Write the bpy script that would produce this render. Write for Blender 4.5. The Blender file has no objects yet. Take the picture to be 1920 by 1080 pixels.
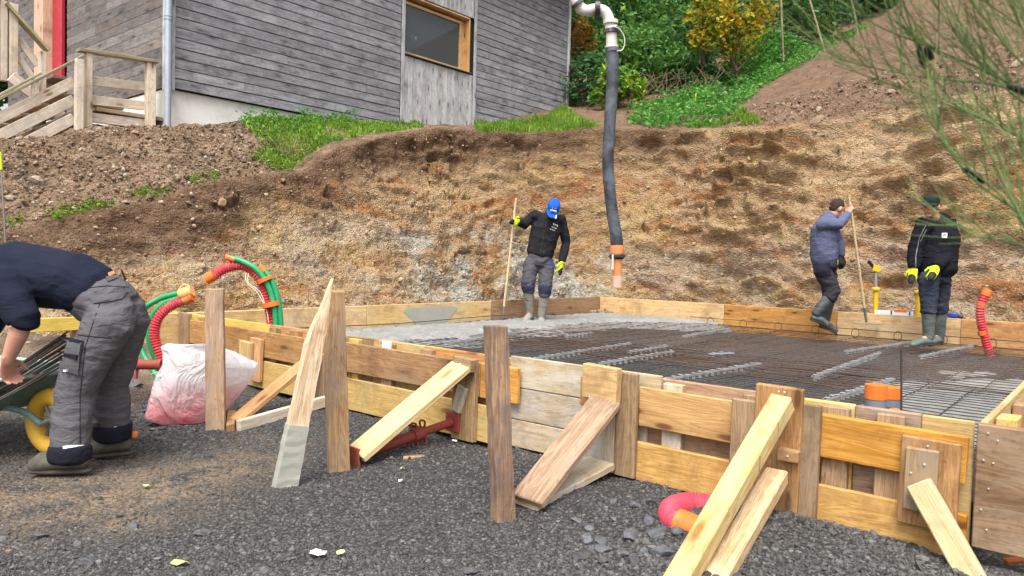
import bpy, bmesh, math, random
import numpy as np
from mathutils import Vector, Matrix, Quaternion

random.seed(7)
rng = np.random.default_rng(11)
SC = bpy.context.scene
COL = SC.collection

# ------------------------------------------------------------------ camera
F_PX = 1390.0
PITCH, ROLL, CAM_H = math.radians(2.2), math.radians(1.5), 1.08
fw = Vector((0, math.cos(PITCH), -math.sin(PITCH)))
r0 = Vector((1, 0, 0)); u0 = Vector((0, math.sin(PITCH), math.cos(PITCH)))
rt = r0 * math.cos(ROLL) + u0 * math.sin(ROLL)
up = -r0 * math.sin(ROLL) + u0 * math.cos(ROLL)
CAMP = Vector((0, 0, CAM_H))
cam_d = bpy.data.cameras.new('camera'); cam = bpy.data.objects.new('camera', cam_d); COL.objects.link(cam)
cam.matrix_world = Matrix(((rt.x, up.x, -fw.x, 0), (rt.y, up.y, -fw.y, 0), (rt.z, up.z, -fw.z, CAM_H), (0, 0, 0, 1)))
cam_d.sensor_width = 36; cam_d.lens = 36 * F_PX / 1920
cam_d.clip_start = 0.02; cam_d.clip_end = 400
cam_d.dof.use_dof = True; cam_d.dof.focus_distance = 5.5; cam_d.dof.aperture_fstop = 6.0
SC.camera = cam

# ------------------------------------------------------------------ sky, sun, exposure (overcast)
SUN_EL, SUN_AZ = math.radians(60), math.radians(192)      # from the left, behind the camera
W = bpy.data.worlds.new('World'); SC.world = W; W.use_nodes = True
nt = W.node_tree; nt.nodes.clear()
sky = nt.nodes.new('ShaderNodeTexSky'); sky.sky_type = 'NISHITA'; sky.sun_disc = False
sky.sun_elevation = SUN_EL; sky.sun_rotation = SUN_AZ
sky.air_density = 1.0; sky.dust_density = 6.0; sky.ozone_density = 1.0
hs = nt.nodes.new('ShaderNodeHueSaturation'); hs.inputs['Saturation'].default_value = 0.28
bg = nt.nodes.new('ShaderNodeBackground'); bg.inputs['Strength'].default_value = 0.15
ow = nt.nodes.new('ShaderNodeOutputWorld')
nt.links.new(sky.outputs[0], hs.inputs['Color']); nt.links.new(hs.outputs[0], bg.inputs['Color']); nt.links.new(bg.outputs[0], ow.inputs[0])
sd = bpy.data.lights.new('sun', 'SUN'); sd.energy = 1.4; sd.angle = math.radians(28); sd.color = (1, .96, .9)
sun = bpy.data.objects.new('sun', sd); COL.objects.link(sun)
sdir = Vector((math.sin(SUN_AZ) * math.cos(SUN_EL), math.cos(SUN_AZ) * math.cos(SUN_EL), math.sin(SUN_EL)))
sun.rotation_euler = sdir.to_track_quat('Z', 'Y').to_euler(); sun.location = (0, 0, 12)
vs = SC.view_settings; vs.view_transform = 'Standard'; vs.look = 'None'; vs.gamma = 1; vs.use_curve_mapping = False
vs.exposure = 1.05

# ------------------------------------------------------------------ plan of the site: slab axes A (along the house) and B (along the near formwork)
P0 = Vector((-2.85, 6.56, 0)); A = Vector((.643, .766, 0)); B = Vector((.766, -.643, 0)); Z = Vector((0, 0, 1))
LA, LB = 6.58, 5.97
def S(a, b, z=0.): return P0 + A * a + B * b + Z * z
def ray(x, y): return fw + rt * ((x - 960) / F_PX) - up * ((y - 540) / F_PX)
def atz(x, y, z):
    v = ray(x, y); return CAMP + v * ((z - CAM_H) / v.z)
def aty(x, y, Y):
    v = ray(x, y); return CAMP + v * (Y / v.y)
def onA(x, y, a):
    v = ray(x, y); p = CAMP + v * ((a - (CAMP - P0).dot(A)) / v.dot(A)); return p
def onB(x, y, b):
    v = ray(x, y); p = CAMP + v * ((b - (CAMP - P0).dot(B)) / v.dot(B)); return p
def ab(p): return ((p - P0).dot(A), (p - P0).dot(B))

# ------------------------------------------------------------------ numpy gradient noise
_perm = np.random.default_rng(5).permutation(4096).astype(np.int64)
_grad = np.random.default_rng(6).normal(size=(4096, 3)); _grad /= np.linalg.norm(_grad, axis=1)[:, None]
def pn(P):
    P = np.asarray(P, float); i = np.floor(P).astype(np.int64); f = P - i
    w = f * f * f * (f * (f * 6 - 15) + 10); out = np.zeros(len(P))
    for dx in (0, 1):
        for dy in (0, 1):
            for dz in (0, 1):
                h = _perm[(_perm[(_perm[(i[:, 0] + dx) & 4095] + i[:, 1] + dy) & 4095] + i[:, 2] + dz) & 4095]
                g = (_grad[h] * (f - (dx, dy, dz))).sum(1)
                out += g * (w[:, 0] if dx else 1 - w[:, 0]) * (w[:, 1] if dy else 1 - w[:, 1]) * (w[:, 2] if dz else 1 - w[:, 2])
    return out * 1.6
def fbm(P, oct=4, gain=.5):
    P = np.asarray(P, float); s = 0; a = 1
    for k in range(oct):
        s = s + a * pn(P * 2 ** k + 17.3 * k); a *= gain
    return s
def ridge(P, oct=4):
    P = np.asarray(P, float); s = 0; a = 1
    for k in range(oct):
        s = s + a * (1 - 2 * np.abs(pn(P * 2 ** k + 31.7 * k))); a *= .5
    return s

# ------------------------------------------------------------------ objects
def link(o, parent=None):
    COL.objects.link(o)
    if parent is not None: o.parent = parent
    return o
def fast_mesh(name, V, Fc):
    """V (n,3), Fc (m,k) all faces with k corners, or list of such arrays"""
    me = bpy.data.meshes.new(name); V = np.asarray(V, np.float32)
    Fs = Fc if isinstance(Fc, list) else [Fc]
    Fs = [np.asarray(f, np.int32) for f in Fs if len(f)]
    nl = sum(f.size for f in Fs); npoly = sum(len(f) for f in Fs)
    me.vertices.add(len(V)); me.vertices.foreach_set('co', V.ravel())
    me.loops.add(nl); me.loops.foreach_set('vertex_index', np.concatenate([f.ravel() for f in Fs]))
    me.polygons.add(npoly)
    st = []; o = 0
    for f in Fs:
        st.append(o + np.arange(len(f)) * f.shape[1]); o += f.size
    me.polygons.foreach_set('loop_start', np.concatenate(st).astype(np.int32))
    me.update(calc_edges=True); me.validate(); me.shade_flat()
    return me
def mobj(name, V, Fc, mat, parent=None, smooth=False, org=None):
    if org is not None: V = np.asarray(V, float) - np.array(org)
    if isinstance(Fc, list) and len(Fc) and not isinstance(Fc[0], np.ndarray):
        me = bpy.data.meshes.new(name); me.from_pydata([tuple(v) for v in V], [], Fc); me.update()
    else: me = fast_mesh(name, V, Fc)
    me.materials.append(mat)
    if smooth: me.shade_smooth()
    o = bpy.data.objects.new(name, me); link(o, parent)
    if org is not None and parent is None: o.location = org
    return o
def tag(o, label=None, cat=None, group=None, kind=None):
    if label: o['label'] = label
    if cat: o['category'] = cat
    if group: o['group'] = group
    if kind: o['kind'] = kind
    return o
def root(name, loc, label, cat, group=None):
    e = bpy.data.objects.new(name, None); e.empty_display_size = .1; link(e); e.location = loc
    e['_o'] = list(loc); tag(e, label, cat, group); return e
def org_of(p): return Vector(p.location) if p is not None else Vector((0, 0, 0))

# ---- boxes with chamfered edges: local X along, Y width, Z thickness
def cham_box_mesh(name, L, w, t, c, jit=0.0):
    h = np.array([L, w, t]) / 2; c = min(c, h.min() * .8); V = []; idx = {}
    for sx in (-1, 1):
        for sy in (-1, 1):
            for sz in (-1, 1):
                s = np.array([sx, sy, sz]); p = s * h
                j = (np.random.default_rng(int(abs(L * 977 + w * 331 + sx * 3 + sy * 5 + sz * 7) * 100) % 99991).random(3) - .5) * jit
                for ax in range(3):
                    q = p - s * c; q[ax] = p[ax]; idx[(sx, sy, sz, ax)] = len(V); V.append(q + j)
    Fq = []; Ft = []
    o = [(1, 2), (2, 0), (0, 1)]
    for ax in range(3):
        u, v = o[ax]
        for s in (-1, 1):
            ring = []
            for su, sv in ((-1, -1), (1, -1), (1, 1), (-1, 1)):
                k = [0, 0, 0]; k[ax] = s; k[u] = su; k[v] = sv; ring.append(idx[(*k, ax)])
            Fq.append(ring if s > 0 else ring[::-1])
    for ax in range(3):
        u, v = o[ax]
        for su in (-1, 1):
            for sv in (-1, 1):
                def g(sa, face):
                    k = [0, 0, 0]; k[ax] = sa; k[u] = su; k[v] = sv; return idx[(*k, face)]
                q = [g(-1, u), g(1, u), g(1, v), g(-1, v)]
                Fq.append(q if su * sv < 0 else q[::-1])
    for sx in (-1, 1):
        for sy in (-1, 1):
            for sz in (-1, 1):
                q = [idx[(sx, sy, sz, a)] for a in range(3)]; Ft.append(q if sx * sy * sz > 0 else q[::-1])
    me = fast_mesh(name, V, [np.array(Fq), np.array(Ft)])
    return me
_cache = {}
def frame_mat(x, y_hint, loc):
    x = x.normalized(); zz = x.cross(y_hint).normalized(); y = zz.cross(x)
    return Matrix(((x.x, y.x, zz.x, loc.x), (x.y, y.y, zz.y, loc.y), (x.z, y.z, zz.z, loc.z), (0, 0, 0, 1)))
def plank(name, p0, p1, w, t, mat, parent=None, wdir=None, c=.004, jit=.004, roll=0):
    """a board from p0 to p1 (centre line), w wide along wdir, t thick"""
    p0 = Vector(p0); p1 = Vector(p1); d = p1 - p0; L = d.length
    if wdir is None: wdir = Z if abs(d.normalized().z) < .9 else Vector((1, 0, 0))
    key = (round(L, 3), round(w, 3), round(t, 3), round(c, 4), round(jit, 4), mat.name)
    if key not in _cache:
        me = cham_box_mesh(name, L, w, t, c, jit); me.materials.append(mat); _cache[key] = me
    o = bpy.data.objects.new(name, _cache[key]); link(o, parent)
    M = frame_mat(d, Vector(wdir), (p0 + p1) / 2)
    if roll: M = M @ Matrix.Rotation(roll, 4, 'X')
    if parent is not None: M = Matrix.Translation(-org_of(parent)) @ M if parent.parent is None else parent_inv(parent) @ M
    o.matrix_basis = M
    return o
def world_of(o):
    M = o.matrix_basis.copy(); p = o.parent
    while p is not None: M = p.matrix_basis @ M; p = p.parent
    return M
def parent_inv(p): return world_of(p).inverted()

# ---- tubes
def tube_arrays(pts, rad, n=12, cap=True, twist=None):
    pts = [Vector(p) for p in pts]; m = len(pts)
    if not hasattr(rad, '__len__'): rad = [rad] * m
    T = []
    for i in range(m):
        a = pts[max(i - 1, 0)]; b = pts[min(i + 1, m - 1)]; d = (b - a)
        T.append(d.normalized() if d.length > 1e-9 else Vector((0, 0, 1)))
    ref = Vector((0, 0, 1)) if abs(T[0].z) < .9 else Vector((1, 0, 0))
    u = T[0].cross(ref).normalized(); V = []; Fq = []; Ft = []
    ca = [math.cos(2 * math.pi * k / n) for k in range(n)]; sa = [math.sin(2 * math.pi * k / n) for k in range(n)]
    for i in range(m):
        if i: u = (u - T[i] * u.dot(T[i])).normalized()
        v = T[i].cross(u)
        for k in range(n): V.append(pts[i] + (u * ca[k] + v * sa[k]) * rad[i])
    for i in range(m - 1):
        for k in range(n):
            a = i * n + k; b = i * n + (k + 1) % n; Fq.append((a, b, b + n, a + n))
    if cap:
        c0 = len(V); V.append(pts[0]); V.append(pts[-1])
        for k in range(n):
            Ft.append((c0, (k + 1) % n, k)); Ft.append((c0 + 1, (m - 1) * n + k, (m - 1) * n + (k + 1) % n))
    return np.array([tuple(v) for v in V]), np.array(Fq), np.array(Ft).reshape(-1, 3)
class MB:
    """collects pieces of ONE part into one mesh"""
    def __init__(s): s.V = []; s.Q = []; s.T = []; s.n = 0
    def add(s, V, Q=None, T=None):
        V = np.asarray(V, float)
        if Q is not None and len(Q): s.Q.append(np.asarray(Q) + s.n)
        if T is not None and len(T): s.T.append(np.asarray(T) + s.n)
        s.V.append(V); s.n += len(V); return s
    def tube(s, pts, rad, n=10, cap=True): return s.add(*tube_arrays(pts, rad, n, cap))
    def box(s, c, x, y, L, w, t, ch=.003):
        me = cham_box_mesh('tmp', L, w, t, ch); M = frame_mat(Vector(x), Vector(y), Vector(c))
        V = np.array([tuple(M @ v.co) for v in me.vertices])
        Q = [list(p.vertices) for p in me.polygons if len(p.vertices) == 4]; T = [list(p.vertices) for p in me.polygons if len(p.vertices) == 3]
        bpy.data.meshes.remove(me); return s.add(V, Q, T)
    def build(s, name, mat, parent=None, smooth=True, org=None):
        V = np.concatenate(s.V)
        fs = ([np.concatenate(s.Q)] if s.Q else []) + ([np.concatenate(s.T)] if s.T else [])
        if parent is not None:
            Mi = np.array(parent_inv(parent)); V = V @ Mi[:3, :3].T + Mi[:3, 3]
        elif org is not None: V = V - np.array(org)
        me = fast_mesh(name, V, fs); me.materials.append(mat)
        if smooth: me.shade_smooth(); me.set_sharp_from_angle(angle=math.radians(40))
        o = bpy.data.objects.new(name, me); link(o, parent)
        if org is not None and parent is None: o.location = org
        return o
def curve_pts(ctrl, n=40):
    """Catmull-Rom through control points"""
    P = [Vector(c) for c in ctrl]; P = [P[0] * 2 - P[1]] + P + [P[-1] * 2 - P[-2]]; out = []
    seg = len(P) - 3
    for i in range(n + 1):
        t = i / n * seg; k = min(int(t), seg - 1); u = t - k; a, b, c, d = P[k:k + 4]
        out.append(.5 * ((2 * b) + (c - a) * u + (2 * a - 5 * b + 4 * c - d) * u * u + (3 * b - a - 3 * c + d) * u ** 3))
    return out

# ------------------------------------------------------------------ materials
class NT:
    def __init__(s, name):
        s.m = bpy.data.materials.new(name); s.m.use_nodes = True; s.t = s.m.node_tree; s.t.nodes.clear()
        s.out = s.n('ShaderNodeOutputMaterial'); s.b = s.n('ShaderNodeBsdfPrincipled'); s.l(s.b.outputs[0], s.out.inputs[0])
    def n(s, t, **kw):
        x = s.t.nodes.new(t)
        for k, v in kw.items(): setattr(x, k, v)
        return x
    def l(s, a, b): s.t.links.new(a, b)
    def put(s, sock, v):
        if isinstance(v, bpy.types.NodeSocket): s.l(v, sock)
        elif hasattr(v, '__len__') and len(v) == 3 and sock.type == 'RGBA': sock.default_value = (*v, 1)
        else: sock.default_value = v
    def coord(s, kind='Object'): return s.n('ShaderNodeTexCoord').outputs[kind]
    def pos(s): return s.n('ShaderNodeNewGeometry').outputs['Position']
    def island(s): return s.n('ShaderNodeNewGeometry').outputs['Random Per Island']
    def rand(s): return s.n('ShaderNodeObjectInfo').outputs['Random']
    def map(s, v, scale=(1, 1, 1), loc=None):
        m = s.n('ShaderNodeMapping'); s.l(v, m.inputs[0]); m.inputs['Scale'].default_value = scale
        if loc is not None: s.put(m.inputs['Location'], loc)
        return m.outputs[0]
    def noise(s, v, scale, detail=4, rough=.55, dist=0, out='Fac'):
        x = s.n('ShaderNodeTexNoise'); s.l(v, x.inputs['Vector']); x.inputs['Scale'].default_value = scale
        x.inputs['Detail'].default_value = detail; x.inputs['Roughness'].default_value = rough; x.inputs['Distortion'].default_value = dist
        return x.outputs[out]
    def voro(s, v, scale, feature='F1', out='Distance', rand=1):
        x = s.n('ShaderNodeTexVoronoi', feature=feature); s.l(v, x.inputs['Vector']); x.inputs['Scale'].default_value = scale
        x.inputs['Randomness'].default_value = rand; return x.outputs[out]
    def ramp(s, f, stops, interp='LINEAR'):
        x = s.n('ShaderNodeValToRGB'); s.put(x.inputs[0], f); r = x.color_ramp; r.interpolation = interp
        while len(r.elements) < len(stops): r.elements.new(.5)
        for e, (p, c) in zip(r.elements, stops):
            e.position = p; e.color = (*c, 1) if hasattr(c, '__len__') else (c, c, c, 1)
        return x.outputs[0]
    def mix(s, f, a, b, mode='MIX'):
        x = s.n('ShaderNodeMix', data_type='RGBA', blend_type=mode); s.put(x.inputs[0], f); s.put(x.inputs[6], a); s.put(x.inputs[7], b); return x.outputs[2]
    def math(s, op, a, b=0., c=None, clamp=False):
        x = s.n('ShaderNodeMath', operation=op, use_clamp=clamp); s.put(x.inputs[0], a); s.put(x.inputs[1], b)
        if c is not None: s.put(x.inputs[2], c)
        return x.outputs[0]
    def sep(s, v):
        x = s.n('ShaderNodeSeparateXYZ'); s.l(v, x.inputs[0]); return x.outputs
    def hsv(s, col, h=.5, sat=1., val=1.):
        x = s.n('ShaderNodeHueSaturation'); s.put(x.inputs['Color'], col); s.put(x.inputs['Hue'], h); s.put(x.inputs['Saturation'], sat); s.put(x.inputs['Value'], val); return x.outputs[0]
    def mr(s, v, a, b, c, d):
        x = s.n('ShaderNodeMapRange'); s.put(x.inputs[0], v)
        for i, q in enumerate((a, b, c, d)): x.inputs[i + 1].default_value = q
        return x.outputs[0]
    def bump(s, h, strength=.4, dist=.01, nrm=None):
        x = s.n('ShaderNodeBump'); s.put(x.inputs['Height'], h); x.inputs['Strength'].default_value = strength; x.inputs['Distance'].default_value = dist
        if nrm is not None: s.l(nrm, x.inputs['Normal'])
        return x.outputs[0]
    def fin(s, col=None, rough=.7, nrm=None, spec=.3, metal=0., **kw):
        if col is not None: s.put(s.b.inputs['Base Color'], col)
        s.put(s.b.inputs['Roughness'], rough); s.put(s.b.inputs['Specular IOR Level'], spec); s.put(s.b.inputs['Metallic'], metal)
        if nrm is not None: s.l(nrm, s.b.inputs['Normal'])
        for k, v in kw.items(): s.put(s.b.inputs[k], v)
        return s.m

def wood(name, c1, c2, knot=(.08, .045, .025), var=.25, stain=None, stain_amt=.5, rough=.75, grain=1., knots=.5, hue=.0, bump=.35, stain_scale=2.):
    n = NT(name); co = n.coord('Object'); rd = n.rand()
    off = n.n('ShaderNodeCombineXYZ'); n.l(n.math('MULTIPLY', rd, 37.), off.inputs[0]); n.l(n.math('MULTIPLY', rd, 11.), off.inputs[1]); n.l(n.math('MULTIPLY', rd, 5.), off.inputs[2])
    va = n.n('ShaderNodeVectorMath', operation='ADD'); n.l(co, va.inputs[0]); n.l(off.outputs[0], va.inputs[1]); v = va.outputs[0]
    g1 = n.noise(n.map(v, (1.1, 26 * grain, 26 * grain)), 2.2, 5, .6, .9)
    g2 = n.noise(n.map(v, (.7, 7 * grain, 7 * grain)), 1.6, 3, .5, 1.5)
    lines = n.math('FRACT', n.math('MULTIPLY', g2, 9.))
    lines = n.math('ABSOLUTE', n.math('SUBTRACT', lines, .5))
    f = n.math('ADD', n.math('MULTIPLY', g1, .75), n.math('MULTIPLY', lines, .5))
    col = n.ramp(f, [(.34, c1), (.66, c2)])
    # knots
    km_ = n.map(v, (2.3, 7.5, 1.)); kx = n.n('ShaderNodeTexVoronoi', voronoi_dimensions='2D'); n.l(km_, kx.inputs['Vector']); kx.inputs['Scale'].default_value = 1.
    kd, kn = kx.outputs['Distance'], kx.outputs['Color']
    ks = n.math('GREATER_THAN', n.sep(kn)[0], 1 - knots)
    km = n.math('MULTIPLY', n.mr(kd, .07, .13, 1., 0.), ks)
    halo = n.math('MULTIPLY', n.mr(kd, .10, .34, .55, 0.), ks)
    col = n.mix(halo, col, tuple(.5 * a_ + .5 * b_ for a_, b_ in zip(c1, knot)))
    ringw = n.math('SINE', n.math('MULTIPLY', kd, 95.)); col = n.mix(n.math('MULTIPLY', halo, n.mr(ringw, .2, .9, 0, .7)), col, c1)
    col = n.mix(n.math('MULTIPLY', km, .9), col, knot)
    if stain is not None:
        sf = n.noise(n.map(v, (1., 2., 2.)), stain_scale, 5, .65, .4)
        col = n.mix(n.mr(sf, .5 - .25 * (stain_amt - .4), .72 - .3 * (stain_amt - .4), 0., 1.), col, stain)
    dirt = n.noise(v, 3.4, 6, .75, .3)
    col = n.mix(n.mr(dirt, .50, .72, 0., .62), col, (c1[0] * .42, c1[1] * .38, c1[2] * .36))
    spk = n.noise(n.map(v, (.6, 1.6, 1.6)), 46, 3, .6)
    col = n.mix(n.mr(spk, .60, .72, 0., .45), col, (c1[0] * .4, c1[1] * .36, c1[2] * .34))
    col = n.mix(n.mr(n.noise(v, 9, 5, .7), .60, .78, 0., .30), col, tuple(min(.8, x * 1.28) for x in c2))
    rd2 = n.math('FRACT', n.math('MULTIPLY', rd, 7.13))
    col = n.hsv(col, n.mr(rd2, 0, 1, .496 - hue, .503), n.mr(rd2, 0, 1, .85, 1.12), n.mr(rd, 0, 1, 1 - var, 1 + var))
    h = n.math('SUBTRACT', f, n.math('MULTIPLY', km, .5))
    return n.fin(col, n.mr(g1, .3, .7, rough - .1, rough + .1), n.bump(h, bump, .004), .25)

def plain(name, col, rough=.6, spec=.4, metal=0., dirt=None, damt=.5, dscale=8., bump=.1, bscale=60., var=0., **kw):
    n = NT(name); v = n.coord('Object'); c = col
    nz = n.noise(v, dscale, 6, .65)
    c = n.mix(n.mr(nz, .3, .75, 0., .35), col, tuple(x * .6 for x in col))
    if dirt is not None: c = n.mix(n.mr(n.noise(v, dscale * .6, 7, .7, .5), .62 - .3 * damt, .82 - .3 * damt, 0, 1), c, dirt)
    if var: c = n.hsv(c, .5, 1., n.mr(n.rand(), 0, 1, 1 - var, 1 + var))
    return n.fin(c, n.mr(nz, .3, .7, max(rough - .1, .05), min(rough + .12, 1)), n.bump(n.noise(v, bscale, 4), bump, .004), spec, metal, **kw)

M = {}
M['clad'] = wood('weathered_grey_cladding', (.135, .133, .145), (.285, .28, .30), knot=(.07, .068, .075), var=.13, stain=(.33, .325, .34), stain_amt=.3, knots=.35, bump=.4)
M['clad_side'] = wood('weathered_brown_grey_cladding', (.115, .105, .103), (.245, .222, .21), knot=(.05, .04, .04), var=.25, stain=(.24, .19, .16), stain_amt=.35, knots=.35)
M['grey_vert'] = wood('silver_grey_board', (.31, .31, .32), (.54, .535, .54), knot=(.12, .115, .12), var=.14, stain=(.33, .31, .30), stain_amt=.4, knots=.6)
M['pale'] = wood('pale_pine', (.50, .41, .31), (.68, .59, .48), knot=(.2, .11, .06), var=.12, stain=(.40, .37, .31), stain_amt=.35, knots=.3)
M['moss_rail'] = wood('greenish_old_pine', (.24, .20, .12), (.40, .34, .21), var=.1, stain=(.24, .24, .11), stain_amt=.6, knots=.2)
M['brown'] = wood('reddish_brown_plank', (.25, .13, .058), (.39, .235, .118), var=.14, stain=(.30, .20, .12), stain_amt=.35, knots=.2)
M['dark_brown'] = wood('dark_wet_plank', (.13, .075, .05), (.29, .18, .115), var=.15, stain=(.33, .27, .22), stain_amt=.4, knots=.25)
M['gold'] = wood('golden_pine', (.42, .225, .06), (.59, .365, .125), knot=(.13, .05, .02), var=.10, stain=(.30, .15, .05), stain_amt=.38, knots=.5)
M['orange'] = wood('orange_pine', (.40, .185, .055), (.57, .315, .11), knot=(.14, .05, .02), var=.13, stain=(.30, .145, .06), stain_amt=.35, knots=.45)
M['yellow'] = wood('yellow_shuttering_ply', (.45, .285, .07), (.60, .41, .13), knot=(.20, .10, .03), var=.12, stain=(.50, .42, .22), stain_amt=.35, knots=.35)
M['bright_yellow'] = wood('bright_yellow_shuttering', (.62, .42, .03), (.72, .52, .06), knot=(.3, .2, .04), var=.05, knots=.1)
M['beam'] = wood('fresh_yellow_beam', (.50, .345, .155), (.68, .525, .28), knot=(.28, .14, .05), var=.08, stain=(.55, .45, .24), stain_amt=.25, knots=.3)
M['grey_brown'] = wood('grey_brown_board', (.235, .148, .082), (.38, .265, .16), var=.15, stain=(.27, .21, .155), stain_amt=.5, knots=.2)
M['cement_board'] = wood('cement_stained_board', (.36, .275, .16), (.50, .40, .27), knot=(.2, .14, .08), var=.08, stain=(.50, .47, .41), stain_amt=.62, knots=.3, stain_scale=3.)
M['endgrain'] = wood('sawn_face', (.47, .28, .10), (.66, .44, .18), var=.1, stain=(.50, .38, .20), knots=.0, grain=.6)
M['stake'] = wood('raw_stake_wood', (.27, .158, .08), (.46, .305, .175), knot=(.12, .08, .06), var=.14, stain=(.30, .23, .18), stain_amt=.5, knots=.1)
M['stake_dark'] = wood('dark_stake_wood', (.17, .10, .062), (.38, .25, .16), knot=(.1, .06, .05), var=.05, stain=(.15, .11, .10), stain_amt=.55, knots=.1, stain_scale=4)
M['split'] = wood('split_pine', (.48, .30, .15), (.72, .55, .35), var=.05, knots=.0, grain=1.3, bump=.8)
M['handle'] = wood('ash_handle', (.55, .40, .22), (.70, .55, .35), var=.08, knots=0)
M['window_wood'] = wood('orange_window_frame', (.52, .28, .09), (.66, .40, .16), var=.05, knots=.05)
M['door_frame'] = wood('pinkish_door_frame', (.50, .33, .24), (.64, .46, .35), var=.05, knots=.2)
M['zinc'] = plain('zinc', (.40, .45, .52), .4, .5, .5, dirt=(.5, .53, .56), damt=.3)
M['zinc_dark'] = plain('dark_flashing', (.12, .12, .13), .5)
M['plinth'] = plain('rough_cast_plinth', (.74, .73, .68), .9, .2, 0, dirt=(.52, .49, .43), damt=.35, dscale=3, bump=.6, bscale=40)
M['red_door'] = plain('red_door', (.42, .02, .035), .4, .4)
M['nail'] = plain('nail_head', (.75, .75, .75), .35, .5, .6)
M['steel_red'] = plain('red_painted_steel', (.28, .05, .035), .55, .4, 0, dirt=(.17, .07, .045), damt=.45, dscale=9, bump=.2)
M['steel_grey'] = plain('bare_steel', (.30, .29, .28), .45, .5, .7, dirt=(.2, .15, .1), damt=.3)
M['rubber'] = plain('worn_rubber_hose', (.028, .032, .04), .6, .4, 0, dirt=(.12, .135, .16), damt=.62, dscale=5, bump=.3, bscale=25)
M['pipe_white'] = plain('cement_crusted_pipe', (.62, .60, .55), .75, .3, 0, dirt=(.36, .34, .30), damt=.4, dscale=7, bump=.5, bscale=30)
M['clamp'] = plain('dark_clamp', (.05, .05, .05), .5, .5, .5, dirt=(.25, .24, .22), damt=.4)
M['orange_sleeve'] = plain('orange_sleeve', (.74, .24, .075), .6, .4, 0, dirt=(.55, .40, .32), damt=.45, dscale=6)
M['pink_sleeve'] = plain('cement_dusted_orange_sleeve', (.68, .38, .29), .8, .3, 0, dirt=(.58, .5, .45), damt=.5, dscale=9)
M['orange_tape'] = plain('orange_tape', (.74, .165, .025), .5, .35, 0, dirt=(.62, .30, .14), damt=.25, bump=.5, bscale=35, dscale=12)
M['tan_tape'] = plain('pale_orange_tape', (.85, .42, .15), .5, .4, 0, bump=.5, bscale=35, dscale=12)
M['green_pipe'] = plain('green_conduit', (.014, .30, .105), .42, .45, 0, dirt=(.16, .30, .19), damt=.28, dscale=11)
M['red_pipe'] = plain('crimson_conduit', (.56, .04, .06), .48, .4, 0, dirt=(.45, .22, .18), damt=.32)
M['pink_pipe'] = plain('pink_conduit', (.56, .06, .10), .5, .4, 0, dirt=(.46, .22, .20), damt=.3)
M['grey_pipe'] = plain('grey_drain_pipe', (.16, .18, .21), .5, .4)
M['cable'] = plain('white_pull_cord', (.7, .64, .52), .7)
M['rod'] = plain('rusty_rod', (.085, .07, .06), .6, .4, .3, dirt=(.15, .10, .07), damt=.5, dscale=20, var=.35)
M['rebar'] = plain('rebar_steel', (.050, .043, .040), .65, .35, .2, dirt=(.09, .055, .04), damt=.35, dscale=1.2)
M['rebar_rust'] = plain('rusty_rebar', (.085, .052, .038), .7, .3, .1, dirt=(.15, .075, .042), damt=.5, dscale=1.2)
M['spacer'] = plain('grey_spacer_plastic', (.33, .335, .34), .5, .4, 0, dirt=(.15, .15, .15), damt=.5, dscale=9)
M['cement'] = plain('wet_cement_coat', (.36, .355, .31), .75, .3, bump=.5, bscale=25)
M['tyre_yellow'] = plain('yellow_tyre', (.72, .43, .045), .6, .35, 0, dirt=(.28, .22, .15), damt=.4, dscale=7)
M['rim_grey'] = plain('grey_rim', (.22, .21, .2), .5, .4, .4, dirt=(.3, .27, .23), damt=.4)
M['barrow'] = plain('worn_green_barrow', (.11, .21, .20), .6, .35, 0, dirt=(.34, .38, .37), damt=.55, dscale=5, bump=.3)
M['barrow_edge'] = plain('pale_green_rim', (.36, .46, .44), .6, .3, 0, dirt=(.5, .52, .5), damt=.4)
M['yellow_paint'] = plain('yellow_paint', (.78, .47, .02), .45, .4, 0, dirt=(.5, .4, .2), damt=.25)
M['black'] = plain('black_plastic', (.02, .02, .022), .5)
M['white'] = plain('white_plastic', (.78, .78, .78), .5)
M['blue'] = plain('blue_plastic', (.03, .07, .32), .45)
M['paper'] = plain('white_paper', (.82, .82, .82), .8)
M['leaf_litter'] = plain('fallen_leaf', (.55, .58, .22), .7, var=.25)
M['marker_yellow'] = plain('fluorescent_yellow', (.62, .72, .04), .5)
# ================================================================== GROUND AND CUT BANK
def nS(a, b, z):
    a = np.asarray(a, float); b = np.asarray(b, float)
    return np.stack([P0.x + A.x * a + B.x * b, P0.y + A.y * a + B.y * b, np.broadcast_to(z, a.shape)], -1)

# ---- gravel yard in front
def ground_z(x, y):
    x = np.asarray(x, float); y = np.asarray(y, float)
    P = np.stack([x, y, np.zeros_like(x)], -1)
    da = (x - P0.x) * A.x + (y - P0.y) * A.y; db = (x - P0.x) * B.x + (y - P0.y) * B.y
    z = .035 * fbm(P * .9, 3) + .012 * fbm(P * 5, 2)
    z = z + .05 * np.exp(-((da + .35) / .35) ** 2) * (db > -1)                       # spill against the formwork
    z = z + .16 * np.exp(-(((x + 2.62) / .34) ** 2 + ((y - 5.0) / .42) ** 2))        # muddy heap by the conduits
    z = z + .10 * np.exp(-(((x - 1.02) / .30) ** 2 + ((y - 2.86) / .22) ** 2)) * 0.5
    z = z + .33 * np.clip((.75 - db) / .85, 0, 1) ** 1.4 * np.clip(-da / .35, 0, 1) * (1 + .25 * fbm(P * 3, 2))   # soil rising to the foot of the bank
    far = np.clip((-db - 1.2) / 3., 0, 1); z = z + .35 * far * np.clip((y - 2) / 5, 0, 1)
    return z
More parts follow.
